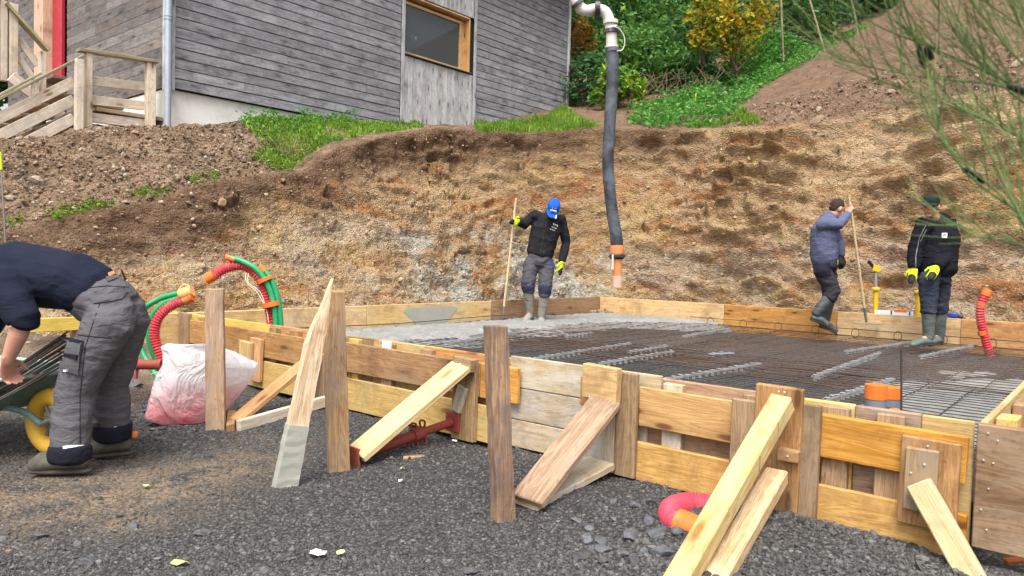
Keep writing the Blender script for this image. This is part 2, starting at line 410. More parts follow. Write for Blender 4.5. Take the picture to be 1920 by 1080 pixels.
def grid_mesh(xs, ys, fz):
    X, Y = np.meshgrid(xs, ys, indexing='ij'); Zz = fz(X.ravel(), Y.ravel())
    V = np.stack([X.ravel(), Y.ravel(), Zz], -1); nx, ny = len(xs), len(ys)
    i = np.arange(nx - 1)[:, None] * ny + np.arange(ny - 1)[None]; i = i.ravel()
    return V, np.stack([i, i + ny, i + ny + 1, i + 1], -1)
n = NT('dark_basalt_gravel_ground'); p = n.pos(); xyz = n.sep(p)
vc = n.voro(p, 62., out='Color'); vd = n.voro(p, 62.)
stone = n.ramp(n.sep(vc)[0], [(0, (.038, .036, .035)), (.6, (.080, .078, .076)), (1, (.165, .16, .155))])
base = n.mix(n.mr(vd, .2, .6, 0, .8), stone, (.018, .017, .017))
# sandy smear running from the left front towards the stakes
u_ = n.math('ADD', n.math('MULTIPLY', xyz[0], -.46), n.math('MULTIPLY', xyz[1], .89))
wob = n.noise(p, 1.1, 5, .65, .6)
d_ = n.math('SUBTRACT', n.math('ADD', u_, n.math('MULTIPLY', wob, 1.3)), 4.42)
band = n.mr(n.math('ABSOLUTE', d_), .10, .75, 1., 0.)
band = n.math('MULTIPLY', band, n.mr(xyz[0], -1.45, -.95, 1, 0))
band = n.math('MULTIPLY', band, n.mr(n.noise(p, 5., 5, .7), .35, .58, 0, 1), clamp=True)
sand = n.ramp(n.noise(p, 40, 4), [(.3, (.14, .095, .06)), (.7, (.27, .20, .13))])
col = n.mix(n.math('MULTIPLY', band, .85), base, sand)
mud = n.mr(n.math('ADD', xyz[1], n.math('MULTIPLY', wob, .8)), 5.0, 5.7, 0, 1)
mudl = n.math('MULTIPLY', mud, n.mr(xyz[0], -2.2, -1.9, 1, 0))
u2 = n.math('ADD', n.math('ADD', n.math('MULTIPLY', xyz[0], .766), n.math('MULTIPLY', xyz[1], -.643)), n.math('ADD', n.math('MULTIPLY', wob, .8), 6.40))
mudl = n.math('MAXIMUM', mudl, n.math('MULTIPLY', n.mr(u2, .85, 1.5, 1, 0), n.mr(xyz[0], -2.4, -2.0, 1, 0)))
col = n.mix(mudl, col, n.ramp(n.noise(p, 9, 6, .7), [(.3, (.07, .048, .034)), (.7, (.20, .145, .10))]))
M['ground'] = n.fin(col, n.mr(vd, 0, .6, .62, .9), n.bump(n.math('MULTIPLY', vd, -1.), 1., .012, n.bump(n.noise(p, 220, 3), .5, .004)), .35)
M['gravel_mat'] = M['ground']
xs = np.concatenate([np.linspace(-60, -6, 28)[:-1], np.linspace(-6, 4.5, 240), np.linspace(4.5, 60, 28)[1:]])
ys = np.concatenate([np.linspace(-60, 0, 24)[:-1], np.linspace(0, 7, 170), np.linspace(7, 14, 20)[1:]])
def gz(x, y):
    z = ground_z(x, y)
    da = (x - P0.x) * A.x + (y - P0.y) * A.y; db = (x - P0.x) * B.x + (y - P0.y) * B.y
    return np.where((da > .05) & (db > .05), np.minimum(z, -.05), z)
V, Q = grid_mesh(xs, ys, gz)
ground = tag(mobj('ground', V, Q, M['ground'], smooth=True), kind='structure')

# loose gravel, real stones
_ico = bmesh.new(); bmesh.ops.create_icosphere(_ico, subdivisions=1, radius=1); ICO_V = np.array([v.co[:] for v in _ico.verts]); ICO_F = np.array([[v.index for v in f.verts] for f in _ico.faces]); _ico.free()
def rand_rot(n_, r):
    q = r.normal(size=(n_, 4)); q /= np.linalg.norm(q, axis=1)[:, None]; w, x, y, z = q.T
    return np.stack([1 - 2 * (y * y + z * z), 2 * (x * y - w * z), 2 * (x * z + w * y), 2 * (x * y + w * z), 1 - 2 * (x * x + z * z), 2 * (y * z - w * x), 2 * (x * z - w * y), 2 * (y * z + w * x), 1 - 2 * (x * x + y * y)], -1).reshape(-1, 3, 3)
def stones(name, C_, size, mat, r, flat=.6, rough=.28, label=None, cat=None):
    k = len(C_); sc = np.stack([size * r.uniform(.7, 1.3, k), size * r.uniform(.6, 1.1, k), size * r.uniform(flat * .6, flat * 1.3, k)], -1)
    base = ICO_V[None] * (1 + r.uniform(-rough, rough, (k, len(ICO_V), 1)))
    V = base * sc[:, None]
    tilt = rand_rot(k, r); yaw = r.uniform(0, 2 * np.pi, k); cy, sy = np.cos(yaw), np.sin(yaw)
    Ry = np.stack([cy, -sy, 0 * cy, sy, cy, 0 * cy, 0 * cy, 0 * cy, 1 + 0 * cy], -1).reshape(-1, 3, 3)
    mixr = (r.random(k) < .45)[:, None, None]
    R_ = np.where(mixr, tilt, Ry); V = np.einsum('kij,knj->kni', R_, V) + C_[:, None]
    Fc = (ICO_F[None] + (np.arange(k) * len(ICO_V))[:, None, None]).reshape(-1, 3)
    o = mobj(name, V.reshape(-1, 3), Fc, mat)
    return tag(o, label, cat, kind='stuff')
n = NT('basalt_chips'); p = n.pos(); r_ = n.island()
c_ = n.ramp(r_, [(0, (.038, .036, .035)), (.55, (.076, .073, .070)), (.86, (.108, .105, .102)), (1, (.165, .16, .152))])
c_ = n.mix(n.mr(n.noise(p, 60, 4), .4, .7, 0, .4), c_, (.03, .028, .027))
M['chips'] = n.fin(c_, n.mr(r_, 0, 1, .5, .8), n.bump(n.noise(p, 180, 4), .5, .004), .45)
n = NT('sandy_chips'); p = n.pos(); r_ = n.island()
M['sandy_chips'] = n.fin(n.ramp(r_, [(0, (.05, .045, .04)), (.5, (.14, .10, .07)), (1, (.26, .20, .14))]), .85, n.bump(n.noise(p, 180, 4), .5, .004), .3)
def frame_ok(X, Y, Zz, m=60):
    q = np.stack([X, Y, Zz - CAM_H], -1); w = q @ np.array(fw); px_ = 960 + F_PX * (q @ np.array(rt)) / w; py_ = 540 - F_PX * (q @ np.array(up)) / w
    return (px_ > -m) & (px_ < 1920 + m) & (py_ < 1080 + m)
def yard_points(k, r, y0=2.0, y1=7.0):
    # even on screen rather than even on the ground: more chips close to the lens
    yy = 1 / r.uniform(1 / y1, 1 / y0, k); xx = r.uniform(-.78, .78, k) * yy
    da = (xx - P0.x) * A.x + (yy - P0.y) * A.y; db_ = (xx - P0.x) * B.x + (yy - P0.y) * B.y; ok = (da < -.06) & (xx < 6) & ((db_ > .8) | (r.random(k) < .12))
    return xx[ok], yy[ok]
r = np.random.default_rng(21)
x, y = yard_points(110000, r); z = ground_z(x, y); k = len(x)
sz = np.exp(r.normal(math.log(.0036), .45, k)) * (1 + .25 * (y - 2.5).clip(0, 4) / 3)
# coarser rubble on the left and by the pink conduit, finer gravel in the middle
coarse = np.exp(-(((x - .72) / .5) ** 2 + ((y - 2.65) / .35) ** 2)) + .9 * np.exp(-(((x + 1.9) / .5) ** 2 + ((y - 4.4) / .6) ** 2)) + .25 * (y < 2.75) + .5 * (x > 1.2)
sz = sz * (1 + coarse * r.random(k) * .95)
du = (-.46 * x + .89 * y) - 3.72 + .5 * pn(np.stack([x, y, 0 * x], -1) * 1.3)
sand = (x < -1.05) & (r.random(k) < .8 * np.exp(-(du / .42) ** 2))
keep = ~sand
stones('gravel', np.stack([x, y, z + sz * .15], -1)[keep], sz[keep], M['chips'], r, label='dark basalt gravel covering the yard', cat='gravel')
sx, sy_ = x[sand], y[sand]
stones('sandy_grit', np.stack([sx, sy_, z[sand]], -1), sz[sand] * .55, M['sandy_chips'], r, label='brown sandy grit smeared over the gravel at left', cat='grit')

# ---- the cut bank and the terrace, swept round the slab
LIP = np.array([(-9, .55), (-4, .95), (-.9, 1.22), (-.45, 1.40), (.5, 1.67), (1.25, 1.93), (2.0, 2.09), (2.4, 2.2), (3, 2.58), (3.9, 2.90), (4.9, 3.13), (6, 3.27), (7, 3.50), (7.6, 3.47), (8.9, 3.36), (10, 3.33), (11.2, 3.46), (12.05, 3.52), (12.6, 3.52), (16, 3.4), (22, 3.0)])
WALLZ = np.array([(-9, 1.2), (-4, 1.5), (-.4, 2.2), (.24, 2.42), (1.3, 2.60), (2.3, 2.86), (3.2, 3.02), (4, 3.12), (5.25, 3.28), (6, 3.36), (7, 3.78), (8, 3.75), (9.2, 3.85), (10, 3.95), (11.2, 4.12), (12, 4.2), (22, 3.6)])  # one metre behind the lip
LIPD = np.array([(-9, 1.75), (1.5, 1.75), (3, 1.95), (6, 1.95), (7, 1.85), (8, 1.70), (12, 1.75), (22, 1.8)])
LIP[:, 1] -= np.interp(LIP[:, 0], [0, 3, 8, 12], [.02, .05, .09, .09])
SLOPE = np.array([(-9, .1), (6, .1), (6.6, .27), (8, .42), (9.5, .52), (10.2, .60), (22, .62)])
AC, BC, RC = 5.98, .6, .6
def bank_xy(s, d):
    s = np.asarray(s, float); d = np.asarray(d, float)
    th = np.clip((s - 6) / 2, 0, 1) * math.pi / 2
    a = np.where(s < 6, s, AC) + np.where(s < 6, 0, (RC + d) * np.sin(th))
    b = np.where(s < 6, -d, np.where(s > 8, BC + (s - 8), BC - (RC + d) * np.cos(th)))
    a = np.where(s > 8, AC + RC + d, a)
    return a, b
def bank_z(s, d):
    lip = np.interp(s, LIP[:, 0], LIP[:, 1]); ld = np.interp(s, LIPD[:, 0], LIPD[:, 1]); wz = np.interp(s, WALLZ[:, 0], WALLZ[:, 1]); sl = np.interp(s, SLOPE[:, 0], SLOPE[:, 1])
    t = np.clip((d - .42) / (ld - .42), 0, 1)
    prof = .55 * t + .45 * t ** 1.25                                                 # steep foot, easier towards the top
    prof = np.where(t < .06, prof * (t / .06) ** .5, prof)
    zc = .30 + (lip - .30) * prof
    e = d - ld
    zt = lip + np.where(e < 1, (wz - lip) * np.clip(e, 0, 1), (wz - lip) + sl * (np.clip(e, 1, 26) - 1))
    return np.where(d < ld, zc, zt), lip, ld
s_ = np.concatenate([np.linspace(-9, -1.8, 40)[:-1], np.arange(-1.8, 6, .025), np.linspace(6, 8, 110)[1:-1], np.arange(8, 15, .025), np.linspace(15, 22, 24)])
tt = np.concatenate([np.linspace(0, 1, 116)[:-1], 1 + np.linspace(0, 1.15, 44) / 1.0, np.array([2.4, 2.7, 3.1, 3.6, 4.2, 5, 6, 7.5, 9.5, 12, 16, 22, 30])])
SS, TT = np.meshgrid(s_, tt, indexing='ij')
ldg = np.interp(SS, LIPD[:, 0], LIPD[:, 1]) + .16 * pn(np.stack([SS * .9, 0 * SS, 0 * SS + 3], -1).reshape(-1, 3)).reshape(SS.shape) + .06 * pn(np.stack([SS * 4, 0 * SS, 0 * SS + 9], -1).reshape(-1, 3)).reshape(SS.shape)
DD = np.where(TT < 1, .12 + TT * (ldg - .12), ldg + (TT - 1))
ZZ, LZ, LD = bank_z(SS.ravel(), np.where(TT < 1, .12 + TT * (np.interp(SS, LIPD[:, 0], LIPD[:, 1]) - .12), np.interp(SS, LIPD[:, 0], LIPD[:, 1]) + TT - 1).ravel())
aa, bb = bank_xy(SS.ravel(), DD.ravel())
V = nS(aa, bb, ZZ); ns, ntt = len(s_), len(tt)
G = V.reshape(ns, ntt, 3)
ds = np.gradient(G, axis=0); dt = np.gradient(G, axis=1); N_ = np.cross(dt, ds); N_ /= np.linalg.norm(N_, axis=2)[:, :, None] + 1e-9
N_ = np.where(N_[:, :, 2:3] < 0, -N_, N_).reshape(-1, 3)
tc = TT.ravel()
facew = np.clip(np.minimum(tc / .12, (1.04 - tc) / .1), 0, 1)                           # on the cut face
topw = np.clip((tc - .98) / .1, 0, 1) * np.clip(1.3 - (tc - 2.2) / 8, .3, 1)
Vs = V * np.array([1, 1, 2.1])
lq = V[:, 2] * 2.7 + .9 * fbm(V * np.array([.6, .6, .3]), 2) + .35 * fbm(V * 2.2, 2); lfr = lq - np.floor(lq)      # ledges and undercuts of the layers
ledge = np.where(lfr > .78, (1 - lfr) / .22, lfr / .78) ** 1.4
lmask = np.clip(.5 + 1.4 * pn(V * .75 + 11), 0, 1)
disp = facew * (.14 * fbm(V * .7, 2) + .045 * ridge(Vs * 1.3 + 3, 2) - .03 + (.085 + .12 * np.clip((SS.ravel() - 7.0) / 1., 0, 1)) * (ledge - .4) * lmask + .06 * np.clip((SS.ravel() - 7.2) / 1., 0, 1) * fbm(Vs * 1.9 + 50, 3) + .028 * fbm(Vs * 4.2, 3) + .016 * ridge(V * 9, 3) + .012 * ridge(Vs * 17, 2))
pock = np.clip(pn(Vs * 2.3 + 40) - .38, 0, 1); disp -= facew * pock * .42 * np.clip(.3 + 1.2 * pn(V * .6 + 70), 0, 1)
crk = np.clip(1 - np.abs(pn(Vs * np.array([1, 1, 1.5]) * 1.25 + 5)) / .045, 0, 1) * np.clip(.2 + 1.6 * pn(V * 1.1 + 90), 0, 1); disp -= facew * crk * .10
cr2 = np.clip(1 - np.abs(pn(Vs * 3.1 + 15)) / .07, 0, 1) * np.clip(.1 + 1.6 * pn(V * 1.7 + 60), 0, 1); disp -= facew * cr2 * .05
left = np.clip((2.2 - SS.ravel()) / .6, 0, 1); right = np.clip((SS.ravel() - 8.6) / 1.5, 0, 1)
disp += topw * ((.045 * fbm(V * 1.4, 3) + .02 * fbm(V * 6, 3)) + (left * .5 + right * .4) * (.06 * ridge(V * 4.5, 3) - .03 + .035 * fbm(V * 14, 2)))
overh = np.exp(-((tc - 1.0) / .05) ** 2) * (.09 + .10 * pn(V * 4 + 8)) * (1 - left) * np.clip((9 - SS.ravel()) / 1., .2, 1)     # turf curls over the lip
V = V + N_ * disp[:, None]; V[:, :2] -= (N_[:, :2] * -overh[:, None])
i = (np.arange(ns - 1)[:, None] * ntt + np.arange(ntt - 1)[None]).ravel()
Q = np.stack([i, i + 1, i + ntt + 1, i + ntt], -1)
BANK_V, BANK_S, BANK_T, Q_BANK = V, SS.ravel(), tc, Q
bank = mobj('cut_bank_and_hillside', V, Q, bpy.data.materials.new('tmp'), smooth=True)
at = bank.data.attributes.new('rel', 'FLOAT', 'POINT'); at.data.foreach_set('value', (ZZ - LZ).astype(np.float32))
at = bank.data.attributes.new('tt', 'FLOAT', 'POINT'); at.data.foreach_set('value', tc.astype(np.float32))
at = bank.data.attributes.new('ss', 'FLOAT', 'POINT'); at.data.foreach_set('value', SS.ravel().astype(np.float32))
n = NT('excavated_earth'); p = n.pos()
def attr(nm):
    x = n.n('ShaderNodeAttribute'); x.attribute_name = nm; return x.outputs['Fac']
rel, ta, sa_ = attr('rel'), attr('tt'), attr('ss')
ps = n.map(p, (1, 1, 2.6)); pb = n.map(p, (.42, .42, 2.9))
big = n.noise(ps, .9, 5, .6, .5); mid = n.noise(ps, 3.2, 6, .65, .4); fine = n.noise(p, 17, 7, .72); med2 = n.noise(ps, 7.5, 6, .7, .6)
tan = n.ramp(n.math('ADD', n.math('MULTIPLY', mid, .6), n.math('MULTIPLY', med2, .4)), [(.30, (.25, .155, .085)), (.5, (.40, .275, .16)), (.68, (.54, .41, .265))])
rust = n.ramp(n.noise(ps, 5.1, 5, .7), [(.3, (.25, .10, .04)), (.7, (.46, .22, .09))])
colr = n.mix(n.mr(n.noise(ps, 1.1, 5, .66, .9), .50, .62, 0, .85), tan, rust)
ochre = n.mr(n.noise(n.map(p, (1, 1, 2.2), (4, 8, 2)), .8, 5, .62, .6), .50, .62, 0, .55)
colr = n.mix(ochre, colr, (.50, .36, .17))
# dark reddish layers running level through the face
lay = n.mr(n.math('ADD', n.noise(pb, 1.25, 6, .68, .5), n.mr(sa_, 7.8, 9., 0, .015)), .575, .68, 0, .62)
lay = n.math('MULTIPLY', lay, n.mr(rel, -2.3, -1.7, .25, 1))
colr = n.mix(lay, colr, n.ramp(med2, [(.3, (.10, .048, .028)), (.7, (.24, .13, .075))]))
# pale grey rock, broken small, low in the middle of the face
zz_ = n.math('ADD', n.sep(p)[2], n.math('MULTIPLY', n.math('SUBTRACT', big, .5), 1.6))
lowz = n.mr(zz_, 1.25, 1.75, 1, 0)
gsel = n.mr(n.noise(n.map(p, (1, 1, 1.3), (9, 3, 1)), 1.0, 6, .70, .3), .44, .54, 0, 1)
band_s = n.math('MAXIMUM', n.math('MULTIPLY', n.mr(sa_, 2.6, 3.8, 0, 1), n.mr(sa_, 6.6, 7.6, 1, .25)), .35)
greym = n.math('MULTIPLY', n.math('MULTIPLY', gsel, lowz), band_s)
colr = n.mix(greym, colr, n.ramp(med2, [(.32, (.27, .245, .20)), (.52, (.46, .43, .365)), (.7, (.66, .635, .57))]))
# pale sandy streak on the right
sandm = n.math('MULTIPLY', n.mr(sa_, 9.4, 11.2, 0, 1), n.mr(n.math('ADD', rel, n.math('MULTIPLY', mid, .8)), -.75, -.1, 0, 1))
colr = n.mix(n.math('MULTIPLY', sandm, .8), colr, n.ramp(med2, [(.3, (.44, .30, .17)), (.7, (.66, .51, .33))]))
# topsoil under the turf
tsl = n.math('ADD', rel, n.math('ADD', n.math('MULTIPLY', n.math('SUBTRACT', big, .5), 1.1), n.math('MULTIPLY', n.math('SUBTRACT', med2, .5), .5)))
topm = n.math('MULTIPLY', n.mr(tsl, -.68, -.30, 0, 1), n.mr(sa_, 7.4, 8.4, 1, .12))
colr = n.mix(n.math('MULTIPLY', topm, .92), colr, n.ramp(mid, [(.3, (.095, .056, .036)), (.7, (.205, .130, .082))]))
# tipped soil on the terrace
soil = n.mix(n.mr(sa_, 5, 8, 0, 1), n.ramp(mid, [(.28, (.14, .095, .065)), (.5, (.29, .20, .13)), (.75, (.40, .30, .21))]), n.ramp(mid, [(.3, (.17, .108, .07)), (.7, (.32, .215, .145))]))
black = n.math('MULTIPLY', n.mr(n.noise(p, 1.6, 5, .65, .3), .56, .66, 0, .75), n.mr(sa_, 3, 3.5, 1, 0))
soil = n.mix(black, soil, (.04, .037, .035))
colr = n.mix(n.mr(n.math('ADD', ta, n.math('MULTIPLY', fine, .05)), 1.0, 1.05, 0, 1), colr, soil)
# broken grain: every crumb its own tone
wv = n.n('ShaderNodeVectorMath', operation='ADD'); n.l(p, wv.inputs[0]); nv = n.n('ShaderNodeTexNoise'); n.l(p, nv.inputs['Vector']); nv.inputs['Scale'].default_value = 14; nv.inputs['Detail'].default_value = 4
sv = n.n('ShaderNodeVectorMath', operation='SCALE'); n.l(nv.outputs['Color'], sv.inputs[0]); sv.inputs['Scale'].default_value = .06; n.l(sv.outputs[0], wv.inputs[1]); pw = wv.outputs[0]
pwz = n.map(pw, (1, 1, 1.7))
g1c = n.sep(n.voro(pwz, 24., out='Color')); g1d = n.voro(pwz, 24.); g2c = n.sep(n.voro(pw, 62., out='Color')); g2d = n.voro(pw, 62.)
tone = n.math('ADD', n.math('MULTIPLY', g1c[0], .55), n.math('MULTIPLY', g2c[0], .65))
colr = n.hsv(colr, n.mr(g1c[1], 0, 1, .488, .51), n.mr(g2c[1], 0, 1, .92, 1.16), n.mr(tone, .15, 1.05, .72, 1.06))
colr = n.mix(n.mr(n.noise(p, 30, 5, .75), .62, .72, 0, .35), colr, (.58, .47, .33))
hgt = n.math('ADD', n.math('MULTIPLY', g1d, -.55), n.math('MULTIPLY', g2d, -.35))
hgt = n.math('ADD', hgt, n.math('ADD', n.math('MULTIPLY', fine, .7), n.math('MULTIPLY', med2, .8)))
bank.data.materials[0] = n.fin(colr, .95, n.bump(hgt, 1., .06), .12)
tag(bank, kind='structure')

# clods and stones lying on the tipped soil
def bank_pick(mask, k, r):
    idx = np.nonzero(mask)[0]; j = r.choice(idx, k); Pp = BANK_V[j] + np.stack([r.normal(0, .03, k), r.normal(0, .03, k), np.zeros(k)], -1)
    return Pp, j
n = NT('earth_clods'); r_ = n.island(); p = n.pos()
c_ = n.ramp(r_, [(0, (.11, .075, .05)), (.45, (.24, .165, .11)), (.85, (.34, .25, .175)), (1, (.42, .37, .31))])
M['clods'] = n.fin(n.mix(n.mr(n.noise(p, 30, 5, .7), .4, .7, 0, .5), c_, (.08, .05, .034)), .95, n.bump(n.noise(p, 70, 5), .8, .01), .15)
r = np.random.default_rng(3)
P1, j = bank_pick((BANK_T > 1.0) & (BANK_T < 2.3) & (BANK_S < 2.3) & (BANK_S > -2), 9000, r)
sz = np.exp(r.normal(math.log(.0095), .55, len(P1))); stones('earth_clods', P1, sz, M['clods'], r, .75, .32, 'clods of brown earth tipped below the stairs', 'clods')
P1, j = bank_pick((BANK_T > 1.0) & (BANK_T < 4.5) & (BANK_S > 8.5) & (BANK_S < 15), 5200, r)
sz = np.exp(r.normal(math.log(.011), .6, len(P1))); stones('mound_clods', P1, sz, M['clods'], r, .7, .32, 'stones and clods on the brown soil slope at right', 'clods')
P1, j = bank_pick((BANK_T < .16) & (BANK_S > -1.6) & (BANK_S < 13), 2600, r)
sz = np.exp(r.normal(math.log(.017), .55, len(P1))); stones('foot_rubble', P1, sz, M['clods'], r, .75, .3, 'crumbled earth along the foot of the cut bank', 'rubble')

n = NT('bank_stones'); r_ = n.island(); p = n.pos()
M['bank_stones'] = n.fin(n.mix(n.mr(n.noise(p, 30, 5, .7), .4, .7, 0, .5), n.ramp(r_, [(0, (.20, .125, .07)), (.5, (.36, .25, .15)), (.9, (.48, .36, .235)), (1, (.54, .48, .39))]), (.12, .07, .04)), .95, n.bump(n.noise(p, 70, 5), .8, .01), .15)
P1, j = bank_pick((BANK_T > .1) & (BANK_T < .97) & (BANK_S > -1.6) & (BANK_S < 14), 5000, r)
sz = np.exp(r.normal(math.log(.0105), .5, len(P1))); stones('bank_crumbs', P1, sz, M['bank_stones'], r, .8, .35, 'crumbs of earth and stone sticking out of the cut face', 'crumbs')

# ---- inside the formwork: dark bed, poured concrete
n = NT('dark_bed_gravel'); p = n.pos(); vc = n.voro(p, 70., out='Color'); vd = n.voro(p, 70.)
cb = n.mix(n.mr(vd, .2, .6, 0, .8), n.ramp(n.sep(vc)[0], [(0, (.085, .082, .08)), (1, (.23, .225, .215))]), (.02, .02, .02))
wet = n.mr(n.noise(p, .9, 5, .6), .4, .6, 0, .5); cb = n.mix(wet, cb, (.055, .045, .038))
M['bed'] = n.fin(cb, .8, n.bump(n.math('MULTIPLY', vd, -1.), 1, .012), .3)
ga, gb = np.linspace(.03, LA - .03, 120), np.linspace(.03, LB - .03, 110)
AA, BB_ = np.meshgrid(ga, gb, indexing='ij'); Vb = nS(AA.ravel(), BB_.ravel(), 0); Vb[:, 2] = .165 + .014 * fbm(Vb * 3, 3)
i = (np.arange(119)[:, None] * 110 + np.arange(109)[None]).ravel()
tag(mobj('slab_bed', Vb, np.stack([i, i + 110, i + 111, i + 1], -1)[:, ::-1], M['bed'], smooth=True), kind='structure')
n = NT('fresh_concrete'); p = n.pos(); f1 = n.noise(p, 26, 6, .7)
M['concrete'] = n.fin(n.ramp(n.math('ADD', n.math('MULTIPLY', f1, .6), n.math('MULTIPLY', n.noise(p, 3, 4), .4)), [(.3, (.16, .16, .152)), (.55, (.275, .275, .262)), (.75, (.37, .37, .355))]), n.mr(f1, .3, .7, .45, .8), n.bump(n.math('ADD', f1, n.noise(p, 80, 4)), .8, .02), .45)
def pour(name, inside, label, top, step=.03, rough=.02, arange=(.03, LA - .03), brange=(.03, LB - .03)):
    """heap of wet concrete: inside(a,b) > 0 where it lies, and its value says how thick"""
    ga = np.arange(arange[0], arange[1], step); gb = np.arange(brange[0], brange[1], step)
    AA, BB_ = np.meshgrid(ga, gb, indexing='ij'); a = AA.ravel(); b = BB_.ravel(); Vc = nS(a, b, 0)
    th = inside(a, b) + .28 * fbm(Vc * 1.6, 3) + .10 * fbm(Vc * 7, 2)
    hh = .14 + (top - .14) * np.clip(th / .4, 0, 1) ** .5
    Vc[:, 2] = hh + rough * np.clip(th * 3, 0, 1) * (ridge(Vc * 5, 3) * .6 + fbm(Vc * 13, 3) * .8 - .2)
    i = (np.arange(len(ga) - 1)[:, None] * len(gb) + np.arange(len(gb) - 1)[None]).ravel()
    Qc = np.stack([i, i + 1, i + len(gb) + 1, i + len(gb)], -1); ok = (th[Qc] > -.25).any(1)
    use = np.unique(Qc[ok]); re = -np.ones(len(Vc), int); re[use] = np.arange(len(use))
    return tag(mobj(name, Vc[use], re[Qc[ok]], M['concrete'], smooth=True), label, 'concrete', kind='stuff')
def pour_main(a, b):
    # along the left form, widening to the far corner, thinning out along the far form
    edge = np.interp(a, [0, .5, 1.0, 1.5, 2.4, 3.0, 4.0, 5.0, 5.6, 6.2, 6.6], [-.5, -.1, .75, 1.15, 1.10, 1.15, .95, .85, 1.1, 1.75, 2.3])
    return (edge - b) * 1.1
pour('poured_concrete', pour_main, 'fresh grey concrete poured along the left and far forms', .284, rough=.018)
pour('concrete_slurry', lambda a, b: (.62 - np.sqrt(((a - 2.6) / 2.0) ** 2 + ((b - 5.6) / .62) ** 2) * .62), 'thin patch of grey concrete in the near right corner of the forms', .212, .03, .010, (.2, 5.6), (4.4, LB - .03))

# ================================================================== HOUSE
AH, BH = 1.27, -3.22           # near left corner of the house
HL, HD, HT = 8.72, 6.2, 7.2      # length along A, depth, eaves height
house = root('timber_house', S(AH, BH, 2.4), 'large grey weathered timber clad house on the terrace above the cut', 'house')
# solid core behind the boards
def slabbox(name, a0, a1, b0, b1, z0, z1, mat, parent, ch=.004):
    c = S((a0 + a1) / 2, (b0 + b1) / 2, (z0 + z1) / 2)
    return plank(name, S(a0, (b0 + b1) / 2, (z0 + z1) / 2), S(a1, (b0 + b1) / 2, (z0 + z1) / 2), abs(z1 - z0), abs(b1 - b0), mat, parent, wdir=Z, c=ch, jit=0)
M['core'] = plain('dark_house_wrap', (.025, .025, .027), .9)
WIN = dict(a0=5.31, a1=6.86, z0=4.53, z1=5.44)
slabbox('wall_core', AH + .05, AH + HL - .05, BH - HD, BH - .30, 3.19, HT, M['core'], house)
slabbox('wall_core', AH + .05, 5.30, BH - .30, BH - .045, 3.19, HT, M['core'], house)
slabbox('wall_core', 6.87, AH + HL - .05, BH - .30, BH - .045, 3.19, HT, M['core'], house)
slabbox('wall_core', 5.30, 6.87, BH - .30, BH - .045, 3.19, WIN['z0'] - .02, M['core'], house)
slabbox('wall_core', 5.30, 6.87, BH - .30, BH - .045, WIN['z1'] + .08, HT, M['core'], house)
slabbox('plinth', AH + .02, AH + HL - .04, BH - HD, BH - .06, 2.1, 3.175, M['plinth'], house, .01)
# boards of the long front, each a plank
PIT = .131
def courses(a0, a1, z0, z1, rr, mat, face_b):
    z = z0; k = 0
    while z < z1:
        cuts = [a0]; x = a0 + rr.uniform(.8, 3.6)
        while x < a1 - .5:
            cuts.append(x); x += rr.uniform(2.2, 4.2)
        cuts.append(a1)
        for u, v in zip(cuts[:-1], cuts[1:]):
            dz = rr.uniform(-.0015, .0015)
            p_ = plank('plank', S(u + .0015, face_b - .011, z + PIT / 2 + dz), S(v - .0015, face_b - .011, z + PIT / 2 + dz), PIT - .006, .021, mat, house, wdir=Z, c=.003, jit=.002, roll=math.radians(-3.2))
        z += PIT; k += 1
rr = random.Random(4)
courses(AH + .10, 5.20, 3.18, 6.3, rr, M['clad'], BH)
courses(7.04, AH + HL - .06, 3.18, 6.6, rr, M['clad'], BH)
# left flank boards
def flank(b0, b1, z0, z1):
    z = z0
    while z < z1:
        cuts = [b0]; x = b0 - rr.uniform(1.2, 3.)
        while x > b1 + .6: cuts.append(x); x -= rr.uniform(2., 3.4)
        cuts.append(b1)
        for u, v in zip(cuts[:-1], cuts[1:]):
            plank('plank', S(AH - .011 + .02, u - .0015, z + PIT / 2), S(AH - .011 + .02, v + .0015, z + PIT / 2), PIT - .006, .021, M['clad_side'], house, wdir=Z, c=.003, jit=.002, roll=math.radians(-3.2))
        z += PIT
flank(BH - .08, -6.60, 3.18, 5.75); flank(-7.70, BH - HD, 3.18, 5.75)
# corner and end boards
plank('corner_board', S(AH + .045, BH + .012, 3.14), S(AH + .045, BH + .012, HT), .105, .024, M['grey_vert'], house, wdir=A)
plank('corner_board', S(AH - .012, BH - .03, 3.14), S(AH - .012, BH - .03, HT), .09, .024, M['grey_vert'], house, wdir=B)
plank('corner_board', S(AH + HL - .03, BH + .012, 3.1), S(AH + HL - .03, BH + .012, HT), .075, .03, M['grey_vert'], house, wdir=A)
# recessed panel of upright boards round the window
for aa_ in (5.235, 7.005):
    plank('trim_board', S(aa_, BH + .014, 3.0), S(aa_, BH + .014, HT), .062, .03, M['grey_vert'], house, wdir=A)
x = 5.27; k = 0
while x < 6.97:
    w_ = rr.uniform(.085, .125); w_ = min(w_, 6.972 - x)
    if w_ > .02:
        plank('upright_board', S(x + w_ / 2, BH - .012, 3.0), S(x + w_ / 2, BH - .012, WIN['z0'] - .045), w_ - .004, .02, M['grey_vert'], house, wdir=A, c=.003)
        plank('upright_board', S(x + w_ / 2, BH - .012, WIN['z1'] + .10), S(x + w_ / 2, BH - .012, HT), w_ - .004, .02, M['grey_vert'], house, wdir=A, c=.003)
    x += w_; k += 1
